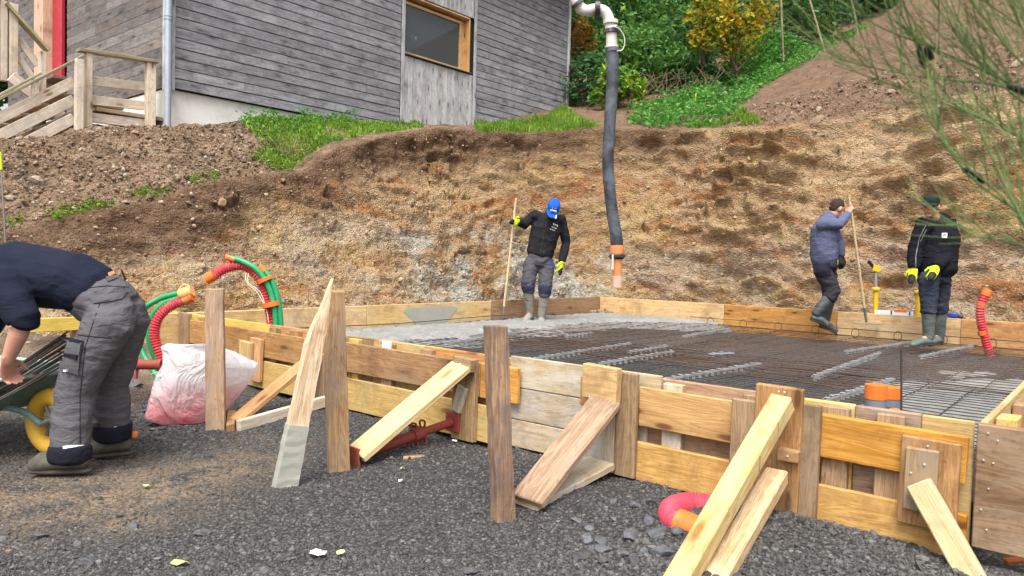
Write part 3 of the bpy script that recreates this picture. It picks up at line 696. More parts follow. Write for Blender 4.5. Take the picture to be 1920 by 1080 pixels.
# window: reveal boards, timber frame, dark pane, metal sill
wa0, wa1, wz0, wz1 = WIN['a0'], WIN['a1'], WIN['z0'], WIN['z1']
fr = plank('window', S(wa0 - .02, BH - .13, wz0 + .028), S(wa1 - .10, BH - .13, wz0 + .028), .056, .06, M['window_wood'], house, wdir=Z)
fr['label'] = 'wide window in orange timber frame with dark glass'
def sub(name, p0, p1, w, t, mat, wdir, **k): return plank(name, p0, p1, w, t, mat, fr, wdir=wdir, **k)
sub('frame_rail', S(wa0 - .02, BH - .13, wz1 - .02), S(wa1 - .10, BH - .13, wz1 - .02), .05, .06, M['window_wood'], Z)
sub('frame_stile', S(wa0 + .005, BH - .131, wz0 + .05), S(wa0 + .005, BH - .131, wz1), .045, .058, M['window_wood'], A)
sub('frame_stile', S(wa1 - .125, BH - .131, wz0 + .05), S(wa1 - .125, BH - .131, wz1), .05, .058, M['window_wood'], A)
sub('reveal', S(wa1 + .004, BH - .10, wz0), S(wa1 + .004, BH - .10, wz1 + .05), .20, .024, M['window_wood'], B)
sub('reveal', S(wa0 - .03, BH - .10, wz1 + .065), S(wa1 + .01, BH - .10, wz1 + .065), .20, .026, M['window_wood'], B)
sub('reveal', S(wa1 - .05, BH - .15, wz0), S(wa1 - .05, BH - .15, wz1 + .05), .10, .03, M['window_wood'], A)
sub('sill', S(wa0 - .04, BH - .04, wz0 - .018), S(wa1 + .03, BH - .04, wz0 - .018), .17, .014, M['zinc_dark'], B, c=.002)
n = NT('window_glass'); n.fin((.075, .088, .092), .03, None, .6); tp = n.n('ShaderNodeBsdfTransparent'); mx = n.n('ShaderNodeMixShader'); mx.inputs[0].default_value = .35; n.l(n.b.outputs[0], mx.inputs[1]); n.l(tp.outputs[0], mx.inputs[2]); n.l(mx.outputs[0], n.out.inputs[0])
M['pane'] = n.m
sub('pane', S(wa0 + .02, BH - .135, (wz0 + wz1) / 2), S(wa1 - .15, BH - .135, (wz0 + wz1) / 2), wz1 - wz0 - .05, .012, M['pane'], Z, c=.001, jit=0)
M['lamp_on'] = NT('pale_lamp_globe').fin((.85, .88, .88), .5)
lg = onB(775, 72, BH - .2); glb = MB(); glb.add(*(lambda V, F: (V * .075 + np.array(lg), None, F))(ICO_V, ICO_F)); glb.build('lamp_globe', M['lamp_on'], fr)
# drainpipe
dp = MB(); pc = lambda z: S(AH - .02, BH + .075, z)
dp.tube([pc(2.55), pc(7.1)], .045, 14)
d_o = dp.build('drainpipe', M['zinc'], house); d_o['label'] = 'pale zinc drainpipe at the house corner'
for zz in (4.02, 4.06): MB().tube([pc(zz - .012), pc(zz + .012)], .052, 14).build('pipe_collar', M['zinc'], d_o)
# red door and its post on the flank
plank('door', S(AH - .03, -6.86, 3.78), S(AH - .03, -6.86, 5.9), .40, .05, M['red_door'], house, wdir=B)['label'] = 'red door on the flank'
plank('door_post', S(AH - .10, -7.30, 3.6), S(AH - .10, -7.30, 5.9), .40, .16, M['door_frame'], house, wdir=B)
plank('door_sill', S(AH - .10, -6.6, 3.745), S(AH - .10, -7.4, 3.745), .2, .05, M['dark_brown'], house, wdir=A)
# roof (above the picture)
M['roof'] = plain('dark_roof', (.06, .06, .065), .7)
for sgn in (0, 1):
    b0 = BH + .5 if sgn == 0 else BH - HD - .5; bm_ = BH - HD / 2
    dirv = S(0, bm_, HT + 1.9) - S(0, b0, HT - .1)
    plank('roof', S(AH - .5, (b0 + bm_) / 2, HT + .9), S(AH + HL + .5, (b0 + bm_) / 2, HT + .9), dirv.length, .12, M['roof'], house, wdir=dirv)
plank('gable', S(AH + .3, BH - HD / 2, HT), S(AH + .3, BH - HD / 2, HT + 1.6), 2.2, .1, M['clad_side'], house, wdir=B)

# ================================================================== TIMBER STAIRS
BR = -3.32
stair = root('timber_stairs', onB(163, 250, BR), 'pale pine outdoor stairs with slatted railings beside the house', 'stairs')
def px_plank(name, x0, y0, x1, y1, hpx0, hpx1, b, t, mat, c=.004):
    """rail seen between two picture columns in the plane b: top edge y, height in pixels"""
    p0 = onB(x0, y0, b); q0 = onB(x0, y0 + hpx0, b); p1 = onB(x1, y1, b); q1 = onB(x1, y1 + hpx1, b)
    w_ = ((p0 - q0).length + (p1 - q1).length) / 2
    d = (p1 - p0).normalized(); wd = (Z - d * Z.dot(d)); sl = wd.length
    return plank(name, (p0 + q0) / 2, (p1 + q1) / 2, w_ * sl, t, mat, stair, wdir=wd, c=c)
def px_post(x0, x1, y0, y1, b, t, mat, down=.25):
    xm = (x0 + x1) / 2; p = onB(xm, y0, b); q = onB(xm, y1, b); w_ = (onB(x1, y1, b) - onB(x0, y1, b)).length
    q = Vector((p.x, p.y, q.z - down)); return plank('post', q, p, w_, t, mat, stair, wdir=A)
px_post(160, 171, 97, 248, BR, .09, M['pale'])
px_post(141, 155, 112, 256, BR + .10, .08, M['pale'])
px_post(274, 290, 118, 242, BR, .09, M['pale'])
px_plank('handrail', 146, 91, 294, 114, 5, 6, BR, .14, M['moss_rail'])
for (ya, yb) in ((142, 154), (178, 190), (211, 224)): px_plank('rail_board', 168, ya, 276, yb, 18, 17.5, BR - .055, .028, M['pale'])
# railing of the flight climbing from the left
px_plank('handrail', -40, 202, 158, 101, 7, 7, BR + .05, .07, M['moss_rail'])
px_plank('handrail', -40, 196, 76, 135, 6, 6, BR - .75, .07, M['moss_rail'])
px_plank('rail_board', -40, 227, 139, 141, 26, 22, BR + .03, .028, M['pale'])
px_plank('rail_board', -40, 260, 139, 176, 28, 22, BR + .03, .028, M['pale'])
px_plank('rail_board', 49, 255, 139, 210, 26, 23, BR + .03, .028, M['pale'])
px_post(58, 72, 150, 262, BR - .8, .09, M['pale']); px_post(73, 85, 97, 262, BR - .85, .09, M['pale'])
# upper flight railing coming down from the top left
BU = BR - 1.15
px_post(1, 12, 2, 152, BU, .09, M['pale'], 0); px_post(16, 32, 8, 152, BU, .09, M['pale'], 0)
px_post(-30, -12, -20, 150, BU, .09, M['pale'], 0)
px_plank('handrail', 10, 2, 90, 92, 9, 8, BU + .03, .13, M['moss_rail'])
px_plank('rail_board', 31, 55, 71, 112, 24, 22, BU - .02, .028, M['pale'])
px_plank('rail_board', 31, 92, 64, 140, 22, 20, BU - .02, .028, M['pale'])
# treads, stringers and landing
for k in range(5):
    p = onB(-30 + 36 * k, 262 - 19 * k, BR - .42)
    plank('tread', p + B * .36, p - B * .36, .26, .04, M['grey_brown'], stair, wdir=A)
px_plank('stringer', -40, 290, 150, 200, 24, 22, BR - .10, .045, M['pale'])
px_plank('stringer', 20, 130, 185, 262, 26, 24, BR - 1.0, .045, M['pale'])
lp = onB(168, 214, BR - .5)
plank('landing', lp - A * .1, lp + A * 1.1, .95, .05, M['grey_brown'], stair, wdir=B)
for px_, py_ in ((205, 204), (180, 240)):
    p = onB(px_, py_, BR - .3); plank('tread', p - A * .3, p + A * .12, .28, .03, M['zinc'], stair, wdir=B)
# ================================================================== FORMWORK
def fboard(name, par, b0, b1, z0, z1, a_out, t, mat, tilt=0., **k):
    """board lying along the near form: outer face at a_out"""
    zc = (z0 + z1) / 2
    return plank(name, S(a_out + t / 2, b0, zc + tilt), S(a_out + t / 2, b1, zc - tilt), z1 - z0, t, mat, par, wdir=Z, **k)
def fpost(name, par, b0, b1, z0, z1, a_out, t, mat, lean=0., **k):
    return plank(name, S(a_out + t / 2, (b0 + b1) / 2, z0), S(a_out + t / 2, (b0 + b1) / 2 + lean, z1), b1 - b0, t, mat, par, wdir=B, **k)
def nail(par, p, nrm, r=.0042):
    n_ = Vector(nrm).normalized(); p = Vector(p); return MB().tube([p, p + n_ * .003, p + n_ * .005], [r, r, r * .6], 8).build('nail_head', M['nail'], par)
M['corner'] = wood('brown_corner_panel', (.15, .088, .05), (.28, .178, .105), knot=(.08, .05, .04), var=.03, stain=(.33, .25, .175), stain_amt=.6, knots=.2, grain=.5)
# ---- near side
near = root('timber_formwork', S(-.05, 3., 0), 'long near formwork wall of yellow and brown shuttering boards facing the yard', 'formwork')
segs = [(-.62, -.02, 'yellow'), (-.02, 1.32, 'bright_yellow'), (1.32, 2.05, 'orange'), (2.05, 2.55, 'grey_brown'), (2.55, 3.05, 'yellow'), (3.05, 3.78, 'orange'), (4.62, 5.32, 'brown'), (5.32, 5.56, 'yellow'), (5.56, 5.80, 'dark_brown'), (5.80, 5.975, 'yellow')]
for b0, b1, m in segs: fboard('sheathing_panel', near, b0 + .002, b1 - .002, .02, .53, -.027, .027, M[m])
# cement-stained panel of three boards, and the board behind it
for z0, z1 in ((.045, .195), (.199, .372), (.376, .545)): fboard('panel_board', near, 3.765, 4.70 if z0 > .3 else 4.63, z0, z1, -.050, .022, M['cement_board'])
# upright battens between sheathing and rails
for b, m in ((.32, 'grey_brown'), (1.42, 'grey_brown'), (1.70, 'orange'), (2.22, 'grey_brown'), (2.40, 'yellow'), (2.74, 'stake'), (3.10, 'grey_brown'), (4.77, 'cement_board'), (5.16, 'grey_brown'), (5.50, 'stake'), (5.70, 'grey_brown')):
    fpost('batten', near, b - .05, b + .05, .04, .518, -.070, .042, M[m])
# rails
fboard('rail_board', near, .19, 2.02, .285, .485, -.100, .028, M['brown'], .004)
fboard('rail_board', near, 2.025, 3.58, .295, .492, -.100, .028, M['brown'], .003)
fboard('rail_board', near, 3.585, 3.86, .292, .492, -.100, .028, M['orange'])
fboard('rail_board', near, 4.615, 5.19, .302, .488, -.102, .030, M['gold'], .002)
fboard('rail_board', near, 5.435, 5.965, .310, .486, -.102, .032, M['orange'], .003)
fboard('rail_board', near, .95, 3.76, .045, .255, -.100, .028, M['yellow'], .003)
fboard('rail_board', near, 4.60, 5.24, .040, .222, -.102, .030, M['gold'])
fboard('rail_board', near, 5.42, 5.92, .022, .200, -.102, .030, M['gold'])
fboard('rail_board', near, -.02, .17, .25, .47, -.075, .028, M['dark_brown'])
fpost('upright', near, .0, .19, .12, .545, -.112, .030, M['grey_brown'], .01)
# cleats at the left: two short blocks
fpost('cleat', near, 1.22, 1.36, .10, .43, -.140, .034, M['orange'], .012)
fpost('cleat', near, 1.13, 1.28, .22, .40, -.178, .034, M['yellow'], .008)
# uprights carrying the braces
fpost('upright', near, 2.02, 2.16, .02, .40, -.132, .028, M['grey_brown'])
fpost('upright', near, 3.395, 3.575, .035, .515, -.134, .030, M['grey_brown'], .004)
o = plank('block', S(-.16, 3.455, .488), S(-.16, 3.585, .475), .075, .045, M['grey_brown'], near, wdir=Z); nail(near, S(-.184, 3.51, .485), -A)
plank('wedge', S(-.147, 3.45, .20), S(-.147, 3.50, .35), .07, .022, M['pale'], near, wdir=B)
fpost('upright', near, 4.505, 4.615, .05, .552, -.134, .030, M['grey_brown'], .004)
fpost('upright', near, 4.345, 4.500, .055, .545, -.128, .026, M['cement_board'], .004)
plank('block', S(-.178, 4.352, .500), S(-.178, 4.548, .493), .165, .050, M['endgrain'], near, wdir=Z)
fpost('batten', near, 4.285, 4.342, .36, .505, -.120, .03, M['orange'])
fpost('upright', near, 5.085, 5.205, .03, .505, -.130, .026, M['grey_brown'], .004)
fpost('upright', near, 5.195, 5.390, .03, .588, -.160, .028, M['brown'], .006)
fpost('upright', near, 5.385, 5.455, .03, .525, -.136, .030, M['grey_brown'], .006)
plank('block', S(-.180, 5.315, .318), S(-.180, 5.400, .316), .050, .036, M['brown'], near, wdir=Z); nail(near, S(-.199, 5.36, .317), -A)
fpost('plate', near, 5.752, 5.945, .13, .458, -.132, .028, M['brown'], .004)
fpost('block', near, 5.775, 5.882, .195, .425, -.162, .028, M['grey_brown'], .003)
fboard('rail_end', near, 5.93, 5.972, .09, .20, -.098, .03, M['orange'])
for b, z in ((5.845, .435), (5.842, .372), (5.80, .333)): nail(near, S(-.134 if z > .4 else -.163, b, z), -A)
for b, z in ((4.40, .425), (4.52, .418)): nail(near, S(-.205, b, z), -A)
# brown corner panel running on past the right side
fboard('corner_panel', near, 5.985, 6.95, .075, .528, -.052, .045, M['corner'], jit=.001)
for b, z in ((6.02, .50), (6.05, .478), (6.01, .40), (6.04, .395), (6.03, .30), (6.01, .22), (6.03, .15)): nail(near, S(-.053, b, z), -A, .0038)
# plastic film on one batten
plank('film_patch', S(-.074, 2.70, .50), S(-.074, 2.79, .50), .07, .004, M['white'], near, wdir=Z, c=.001)

# ---- left side, seen from inside
lf = root('timber_formwork', S(3, -.02, 0), 'left formwork wall of pale boards at the foot of the cut bank', 'formwork')
def lboard(par, a0, a1, z0, z1, b, t, mat, name='sheathing_panel'): return plank(name, S(a0, b, (z0 + z1) / 2), S(a1, b, (z0 + z1) / 2), z1 - z0, t, mat, par, wdir=Z)
for a0, a1, m in ((-.55, .9, 'endgrain'), (.9, 1.98, 'endgrain'), (1.98, 4.02, 'yellow'), (4.02, 6.60, 'brown')):
    lboard(lf, a0 + .002, a1 - .002, .10, .535, -.014, .027, M[m])
lboard(lf, -1.30, -.56, .43, .535, -.014, .03, M['bright_yellow'], 'rail_board')
for a0 in (-.9, .4, 2.0, 3.4, 4.6, 6.0): plank('stake', S(a0, -.06, .0), S(a0, -.06, .50), .08, .05, M['grey_brown'], lf, wdir=A)
# cement splash dried on it
cs = MB(); 
ang = np.linspace(0, 2 * np.pi, 22)[:-1]
ring = [S(2.95 + .42 * math.cos(t) * (1 + .15 * math.sin(3 * t)), .0015, .40 + .125 * math.sin(t) + .03 * math.cos(2 * t)) for t in ang]
cs.add([tuple(p) for p in ring] + [tuple(p + B * .004) for p in ring] + [tuple(S(2.95, .007, .40))], [(i, (i + 1) % 21, 21 + (i + 1) % 21, 21 + i) for i in range(21)], [(21 + i, 21 + (i + 1) % 21, 42) for i in range(21)])
cs.build('cement_splash', M['cement'], lf)
# ---- far side
ff = root('timber_formwork', S(LA, 3, 0), 'far formwork wall of orange boards behind the three workers', 'formwork')
for b0, b1, m in ((0, 2.05, 'endgrain'), (2.05, 3.55, 'orange'), (3.55, 4.9, 'endgrain'), (4.9, 6.15, 'orange')):
    plank('sheathing_panel', S(LA + .014, b0 + .002, .32), S(LA + .014, b1 - .002, .32), .43, .027, M[m], ff, wdir=Z)
for b in (.6, 2.0, 3.4, 4.8, 5.8): plank('stake', S(LA + .06, b, .1), S(LA + .06, b, .50), .08, .05, M['grey_brown'], ff, wdir=B)
# ---- right side
rf = root('timber_formwork', S(2, LB, 0), 'right formwork wall running away from the brown corner panel', 'formwork')
for a0, a1, m in ((.03, 2.4, 'endgrain'), (2.4, 4.6, 'orange'), (4.6, 6.55, 'endgrain')):
    plank('sheathing_panel', S(a0, LB + .022, .30), S(a1, LB + .022, .30), .44, .027, M[m], rf, wdir=Z)
plank('upright', S(.78, LB + .075, .0), S(.78, LB + .075, .50), .09, .07, M['brown'], rf, wdir=A)
plank('block', S(.22, LB + .075, .47), S(.36, LB + .075, .47), .09, .07, M['endgrain'], rf, wdir=Z)
plank('brace', S(.60, LB + .13, .44), S(-.02 + .12, LB + .75, .30), .12, .06, M['orange'], rf, wdir=A)
plank('rail_board', S(.1, LB + .06, .36), S(3.5, LB + .06, .36), .12, .03, M['orange'], rf, wdir=Z)
plank('upright', S(2.6, LB + .1, .0), S(2.6, LB + .1, .5), .09, .05, M['brown'], rf, wdir=A)

# ---- braces against the near side, each a thing of its own
def gz1(p): return float(ground_z(np.array([p.x]), np.array([p.y]))[0])
def brace(label, top, foot, w, t, mat, wd=None, extra=None, group='timber braces propping the near formwork'):
    foot = Vector(foot); top = Vector(top)
    e = root('timber_brace', foot, label, 'brace', group)
    plank('diagonal_board', foot, top, w, t, mat, e, wdir=wd if wd is not None else B, c=.005)
    for nm, p, q, w2, t2, m2, wd2 in (extra or []): plank(nm, p, q, w2, t2, m2, e, wdir=wd2, c=.005)
    return e
def sideways(t, f):
    d = (t - f).normalized(); return (B - d * B.dot(d)).normalized()
# first: thin board, left
t_ = onA(588, 668, -.165); f_ = atz(440, 790, .05); nr0 = brace('board brace behind the splintered leaning plank, with a flat board below it', t_, f_, .125, .032, M['orange'], sideways(t_, f_),
   [('foot_board', atz(446, 800, .035), onA(612, 752, -.15), .075, .035, M['pale'], Z), ('foot_block', atz(432, 803, .03), atz(436, 775, .05) , .05, .05, M['brown'], B)])
t_ = onA(866, 686, -.17); f_ = atz(668, 852, .05)
brace('wide yellow and grey board brace running down to the middle stake', t_, f_, .165, .036, M['beam'], sideways(t_, f_))
t_ = onA(1136, 752, -.19); f_ = atz(988, 940, .05)
brace('wide brown board brace under the sawn block, with a cement-dusted foot board', t_, f_, .175, .034, M['stake'], sideways(t_, f_),
   [('foot_board', atz(982, 944, .028), onA(1128, 868, -.15), .16, .036, M['cement_board'], sideways(t_, f_))])
# big square beams on the right
t_ = onA(1468, 752, -.215); g_ = atz(1262, 1110, .0); d_ = (g_ - t_)
e = root('timber_brace', g_, 'thick pale yellow square beam brace in the right foreground', 'brace', 'timber braces propping the near formwork')
plank('beam', g_ + d_.normalized() * .05, t_, .088, .070, M['beam'], e, wdir=sideways(t_, g_), c=.006)
for b_ in (.012, .035): nail(e, t_ + Vector((0, 0, .035)) + B * (b_ - .03), Z - A * .3)
for xx in (.16, .34):
    q = t_ + d_.normalized() * xx; n2 = sideways(t_, g_); plank('saw_mark', q + n2 * .0445 - Vector((0, 0, .03)), q + n2 * .0445 + Vector((0, 0, .03)), .004, .003, M['dark_brown'], e, wdir=A, c=.0005)
t_ = onA(1458, 890, -.20); g2 = atz(1335, 1100, .0)
e = root('timber_brace', g2, 'lower pale strut beneath the thick yellow beam', 'brace', 'timber braces propping the near formwork')
plank('beam', g2 + (g2 - t_).normalized() * .05, t_, .085, .060, M['split'], e, wdir=sideways(t_, g2), c=.006)
t_ = onA(1722, 905, -.195); g3 = atz(1835, 1105, .0)
e = root('timber_brace', g3, 'short yellow beam brace leaning right against the last upright plate', 'brace', 'timber braces propping the near formwork')
plank('beam', g3 + (g3 - t_).normalized() * .1, t_, .082, .062, M['beam'], e, wdir=sideways(t_, g3), c=.005)

# ---- stakes driven into the yard
def stake(label, xm, wpx, y0, y1, mat, t=.05, lean=0, top_drop=.01, ragged=0., face=0.):
    g = atz(xm, y1, .0); tp = aty(xm + lean, y0, g.y); w_ = wpx / F_PX * g.y
    n_ = 9; V = []; 
    for i in range(n_ + 1):
        f = i / n_; c_ = g.lerp(tp, f) - Z * (.12 * (1 - f)); j = (random.random() - .5) * .006
        ww = w_ * (1 - .06 * f) + (random.random() - .5) * .006; tt_ = t + (random.random() - .5) * .006
        xa = Vector((math.cos(face), math.sin(face), 0)); ya = Vector((-math.sin(face), math.cos(face), 0))
        for sx, sy in ((-.5, -.5), (.5, -.5), (.5, .5), (-.5, .5)):
            zz = 0
            if i == n_: zz = (random.random() - .5) * ragged + sx * top_drop
            V.append(tuple(c_ + xa * (sx * ww + j) + ya * (sy * tt_) + Z * zz))
    Q = [(i * 4 + k, i * 4 + (k + 1) % 4, i * 4 + 4 + (k + 1) % 4, i * 4 + 4 + k) for i in range(n_) for k in range(4)] + [(3, 2, 1, 0), (n_ * 4, n_ * 4 + 1, n_ * 4 + 2, n_ * 4 + 3)]
    # local frame: x up the stake so that the grain follows it
    R_ = Matrix(((0, 0, 1), (1, 0, 0), (0, 1, 0))); V2 = [tuple(R_ @ (Vector(v) - g)) for v in V]
    me = bpy.data.meshes.new('wooden_stake'); me.from_pydata(V2, [], Q); me.update(); me.materials.append(mat)
    o = bpy.data.objects.new('wooden_stake', me); link(o); o.matrix_basis = Matrix.Translation(g) @ R_.inverted().to_4x4()
    bv = o.modifiers.new('bevel', 'BEVEL'); bv.width = .005; bv.segments = 2; bv.limit_method = 'ANGLE'; bv.angle_limit = math.radians(40)
    return tag(o, label, 'stake', 'wooden stakes driven into the yard')
stake('flat pale wooden stake standing in front of the plastic sack', 406, 35, 541, 808, M['stake'], .045, -3, .004, .004, .15)
stake('weathered wooden stake beside the splintered leaning plank', 637, 40, 546, 880, M['stake'], .06, -12, .0, .02, .45)
stake('dark brown wooden stake in the centre foreground with a square top', 946, 40, 610, 964, M['stake_dark'], .07, -17, .0, .006, .5)
# splintered plank leaning on the middle stake, its foot dipped in cement
g = atz(534, 912, .0); tp = aty(614, 520, g.y + .12); ax = (tp - g); n_ = 16
xa = Vector((.82, .57, 0)).normalized(); xa = (xa - ax.normalized() * xa.dot(ax.normalized())).normalized(); ya = ax.normalized().cross(xa)
def lean_part(name, f0, f1, mat, grow, par):
    V = []; m_ = 12; rl = random.Random(2)
    for i in range(m_ + 1):
        f = f0 + (f1 - f0) * i / m_; c_ = g.lerp(tp, f)
        ww = .098 * (1 - .22 * f) if f < .62 else .098 * (1 - .22 * .62) * max(.05, 1 - ((f - .62) / .38) ** 1.3)
        sh = 0 if f < .62 else .026 * ((f - .62) / .38)
        tt_ = .052 * (1 if f < .8 else max(.25, 1 - (f - .8) * 3.2))
        for sx, sy in ((-.5, -.5), (0, -.5), (.5, -.5), (.5, .5), (0, .5), (-.5, .5)):
            jj = (rl.random() - .5) * (.009 if grow == 0 else .003)
            V.append(c_ + xa * (sx * (ww + grow) + sh + jj) + ya * (sy * (tt_ + grow) + (rl.random() - .5) * .004))
    Q = [(i * 6 + k, i * 6 + (k + 1) % 6, i * 6 + 6 + (k + 1) % 6, i * 6 + 6 + k) for i in range(m_) for k in range(6)] + [tuple(range(5, -1, -1)), tuple(m_ * 6 + k for k in range(6))]
    R3 = Matrix((ax.normalized(), xa, ya)); V2 = [tuple(R3 @ (v - g)) for v in V]
    me = bpy.data.meshes.new(name); me.from_pydata(V2, [], Q); me.update(); me.materials.append(mat)
    o = bpy.data.objects.new(name, me); link(o, par)
    if par is None: o.matrix_basis = Matrix.Translation(g) @ R3.transposed().to_4x4()
    return o
lp_ = lean_part('leaning_plank', 0., 1., M['split'], 0, None)
tag(lp_, 'splintered plank leaning on a stake, its foot dipped in grey cement', 'plank')
lean_part('cement_foot', -.01, .29, M['cement'], .006, lp_)
# ================================================================== REINFORCEMENT
def sheet(label, a0, a1, b0, b1, z, pa, pb, mat, r=.0045, seed=0):
    rl = random.Random(seed); mb = MB()
    def wav(a, b): return z + .012 * math.sin(a * 2.1 + seed) * math.sin(b * 1.7 + seed * 2) + .004 * math.sin(a * 9 + b * 7)
    b = b0
    while b <= b1 + .001:
        k = max(3, int((a1 - a0) / .35)); off = rl.uniform(-.006, .006)
        mb.tube([S(a0 + (a1 - a0) * i / k, b + off + rl.uniform(-.003, .003), wav(a0 + (a1 - a0) * i / k, b)) for i in range(k + 1)], r, 5); b += pb
    a = a0
    while a <= a1 + .001:
        k = max(3, int((b1 - b0) / .35)); off = rl.uniform(-.006, .006)
        mb.tube([S(a + off + rl.uniform(-.003, .003), b0 + (b1 - b0) * i / k, wav(a, b0 + (b1 - b0) * i / k) + .009) for i in range(k + 1)], r, 5); a += pa
    c_ = S((a0 + a1) / 2, (b0 + b1) / 2, z)
    return tag(mb.build('reinforcing_mesh', mat, org=c_), label, 'steel mesh', 'reinforcing mesh sheets laid in the formwork')
sheet('steel mesh sheet along the near left formwork', .06, 3.3, .06, 2.95, .232, .10, .30, M['rebar'], .0033, 1)
sheet('steel mesh sheet in the near right half, over dark gravel', .06, 3.1, 2.85, 5.9, .226, .10, .30, M['rebar'], .0033, 2)
sheet('rusty steel mesh sheet at the right, under the man in the black jacket', 2.75, 6.5, 2.9, 5.9, .238, .15, .30, M['rebar_rust'], .0033, 3)
sheet('rusty steel mesh sheet between the poured concrete and the middle', 2.9, 6.5, .75, 3.1, .243, .15, .30, M['rebar_rust'], .0033, 4)
sheet('second rusty mesh layer across the centre', 2.2, 3.4, 1.2, 5.0, .254, .14, .30, M['rebar_rust'], .0033, 6)
# edge bars with stirrups along the far form
eb = MB()
for zz in (.25, .335): eb.tube([S(LA - .10, b, zz) for b in np.linspace(1.6, 5.85, 9)], .005, 5)
e = root('edge_bars', S(LA - .1, 3.5, .25), 'edge bars with wire loops along the far formwork', 'steel bars'); eb.build('long_bar', M['rebar'], e)
for b in np.linspace(1.9, 5.7, 9):
    pts = [S(LA - .10 + .03 * math.sin(t), b + .035 * math.sin(t * 1.0), .29 + .06 * math.cos(t)) for t in np.linspace(0, 2 * math.pi, 13)]
    MB().tube(pts, .004, 5, False).build('stirrup', M['rebar'], e)
e = root('edge_bars', S(3, .12, .25), 'edge bars lying along the left formwork', 'steel bars'); eb = MB()
for zz in (.29, .34): eb.tube([S(a, .10, zz + .01 * math.sin(a * 2)) for a in np.linspace(.2, 4.4, 9)], .005, 5)
eb.build('long_bar', M['rebar'], e)
# one upright rod
p = atz(1690, 790, .17); o = MB().tube([p, aty(1690, 655, p.y)], .006, 6).build('upright_rod', M['rebar'], org=p); tag(o, 'single upright steel rod beside the orange taped pipes', 'rod')
# spacer strips: low plastic ladders threaded through the mesh
SPM = None
def spacer(x0, y0, x1, y1, label):
    global SPM
    p = atz(x0, y0, .262); q = atz(x1, y1, .262); d = q - p; d.z = 0; L = d.length; u = d.normalized(); v = Vector((-u.y, u.x, 0))
    e = MB(); k = max(3, int(L / .085))
    for s_ in (-1, 1): e.box((p + q) / 2 + v * (.012 * s_) + Z * .006, u, v, L, .004, .012, .0005)
    for i in range(k):
        c_ = p.lerp(q, (i + .5) / k); e.box(c_ + Z * (.018 + .004 * math.sin(i * 2.1)), v, u, .028, .030, .003, .0005)
        e.box(c_ - Z * .012, v, u, .026, .003, .030, .0005)
    return tag(e.build('spacer_strip', M['spacer'], org=p, smooth=False), label, 'spacer strip', 'grey plastic spacer strips in the mesh')
for k_, (x0, y0, x1, y1) in enumerate([(1215, 718, 1425, 683), (1125, 683, 1262, 660), (975, 678, 1182, 645), (1525, 708, 1650, 663), (1585, 660, 1770, 634), (1725, 670, 1830, 648), (1178, 662, 1250, 650), (1060, 632, 1110, 625), (835, 645, 965, 628), (1545, 752, 1675, 712), (1280, 632, 1360, 618), (1330, 665, 1375, 663), (880, 632, 965, 618)]):
    spacer(x0, y0, x1, y1, ['long pale spacer strip nearest the near formwork, right of the sawn block', 'spacer strip ending behind the sawn block on the formwork', 'long spacer strip right of the central stake', 'spacer strip left of the upright rod', 'spacer strip pointing at the grey boots', 'spacer strip in front of the grey boots towards the red conduit', 'short spacer strip in the middle of the slab', 'tiny spacer strip below the boots of the man in the blue cap', 'spacer strip just left of the central stake top', 'spacer strip running to the orange taped pipes', 'spacer strip by the edge of the poured concrete', 'stub of spacer strip on the rusty mesh', 'thin spacer strip at the edge of the wet concrete, left'][k_])

# ================================================================== PIPES AND CONDUITS
def corrugated(pts, r, pitch, amp, n=14):
    P = [Vector(p) for p in pts]; L = sum((b - a).length for a, b in zip(P[:-1], P[1:])); k = int(L / pitch * 4)
    C_ = []; acc = [0]
    for a, b in zip(P[:-1], P[1:]): acc.append(acc[-1] + (b - a).length)
    for i in range(k + 1):
        s = L * i / k; j = min(np.searchsorted(acc, s, side='right') - 1, len(P) - 2); f = (s - acc[j]) / max(acc[j + 1] - acc[j], 1e-9); C_.append(P[j].lerp(P[j + 1], f))
    rad = [r + (amp if (i // 2) % 2 == 0 else -amp) for i in range(len(C_))]
    return C_, rad
def tape(par, pts, r, mat, name='tape', cap=True): return MB().tube(pts, r, 16, cap).build(name, mat, par)
def pxc(l): return curve_pts([aty(x, y, Y) for x, y, Y in l], 60)
# bundle behind the stooping man
bp = atz(300, 720, .0)
e = root('conduit_bundle', bp, 'bundle of green and red conduits curving up behind the stooping man', 'conduit', 'bundles of green and red conduits')
Y = 4.95
g1 = pxc([(312, 722, Y - .1), (287, 695, Y - .05), (262, 645, Y), (262, 590, Y), (295, 562, Y), (338, 549, Y)])
g2 = pxc([(318, 700, Y + .03), (290, 668, Y + .02), (279, 630, Y), (284, 595, Y), (308, 569, Y), (343, 556, Y)])
rd = pxc([(312, 705, Y - .02), (300, 665, Y - .03), (290, 630, Y - .03), (296, 598, Y - .03), (318, 575, Y - .02), (352, 560, Y)])
MB().tube(g1, .019, 14).build('green_conduit', M['green_pipe'], e); MB().tube(g2, .019, 14).build('green_conduit', M['green_pipe'], e)
MB().tube(*corrugated(rd, .031, .019, .0036), 14).build('red_conduit', M['red_pipe'], e)
tape(e, [aty(337, 552, Y - .01), aty(344, 551, Y - .01), aty(361, 545, Y - .01)], [.036, .041, .036], M['tan_tape'])
tape(e, [aty(345, 563, Y - .01), aty(362, 556, Y - .01)], [.033, .033], M['orange_tape'])
MB().tube(pxc([(335, 541, Y), (345, 533, Y), (356, 537, Y), (360, 545, Y)]), .0025, 5).build('pull_cord', M['cable'], e)
MB().tube(pxc([(283, 702, Y - .12), (295, 698, Y - .14), (306, 701, Y - .14)]), .003, 5).build('tie', M['cable'], e)
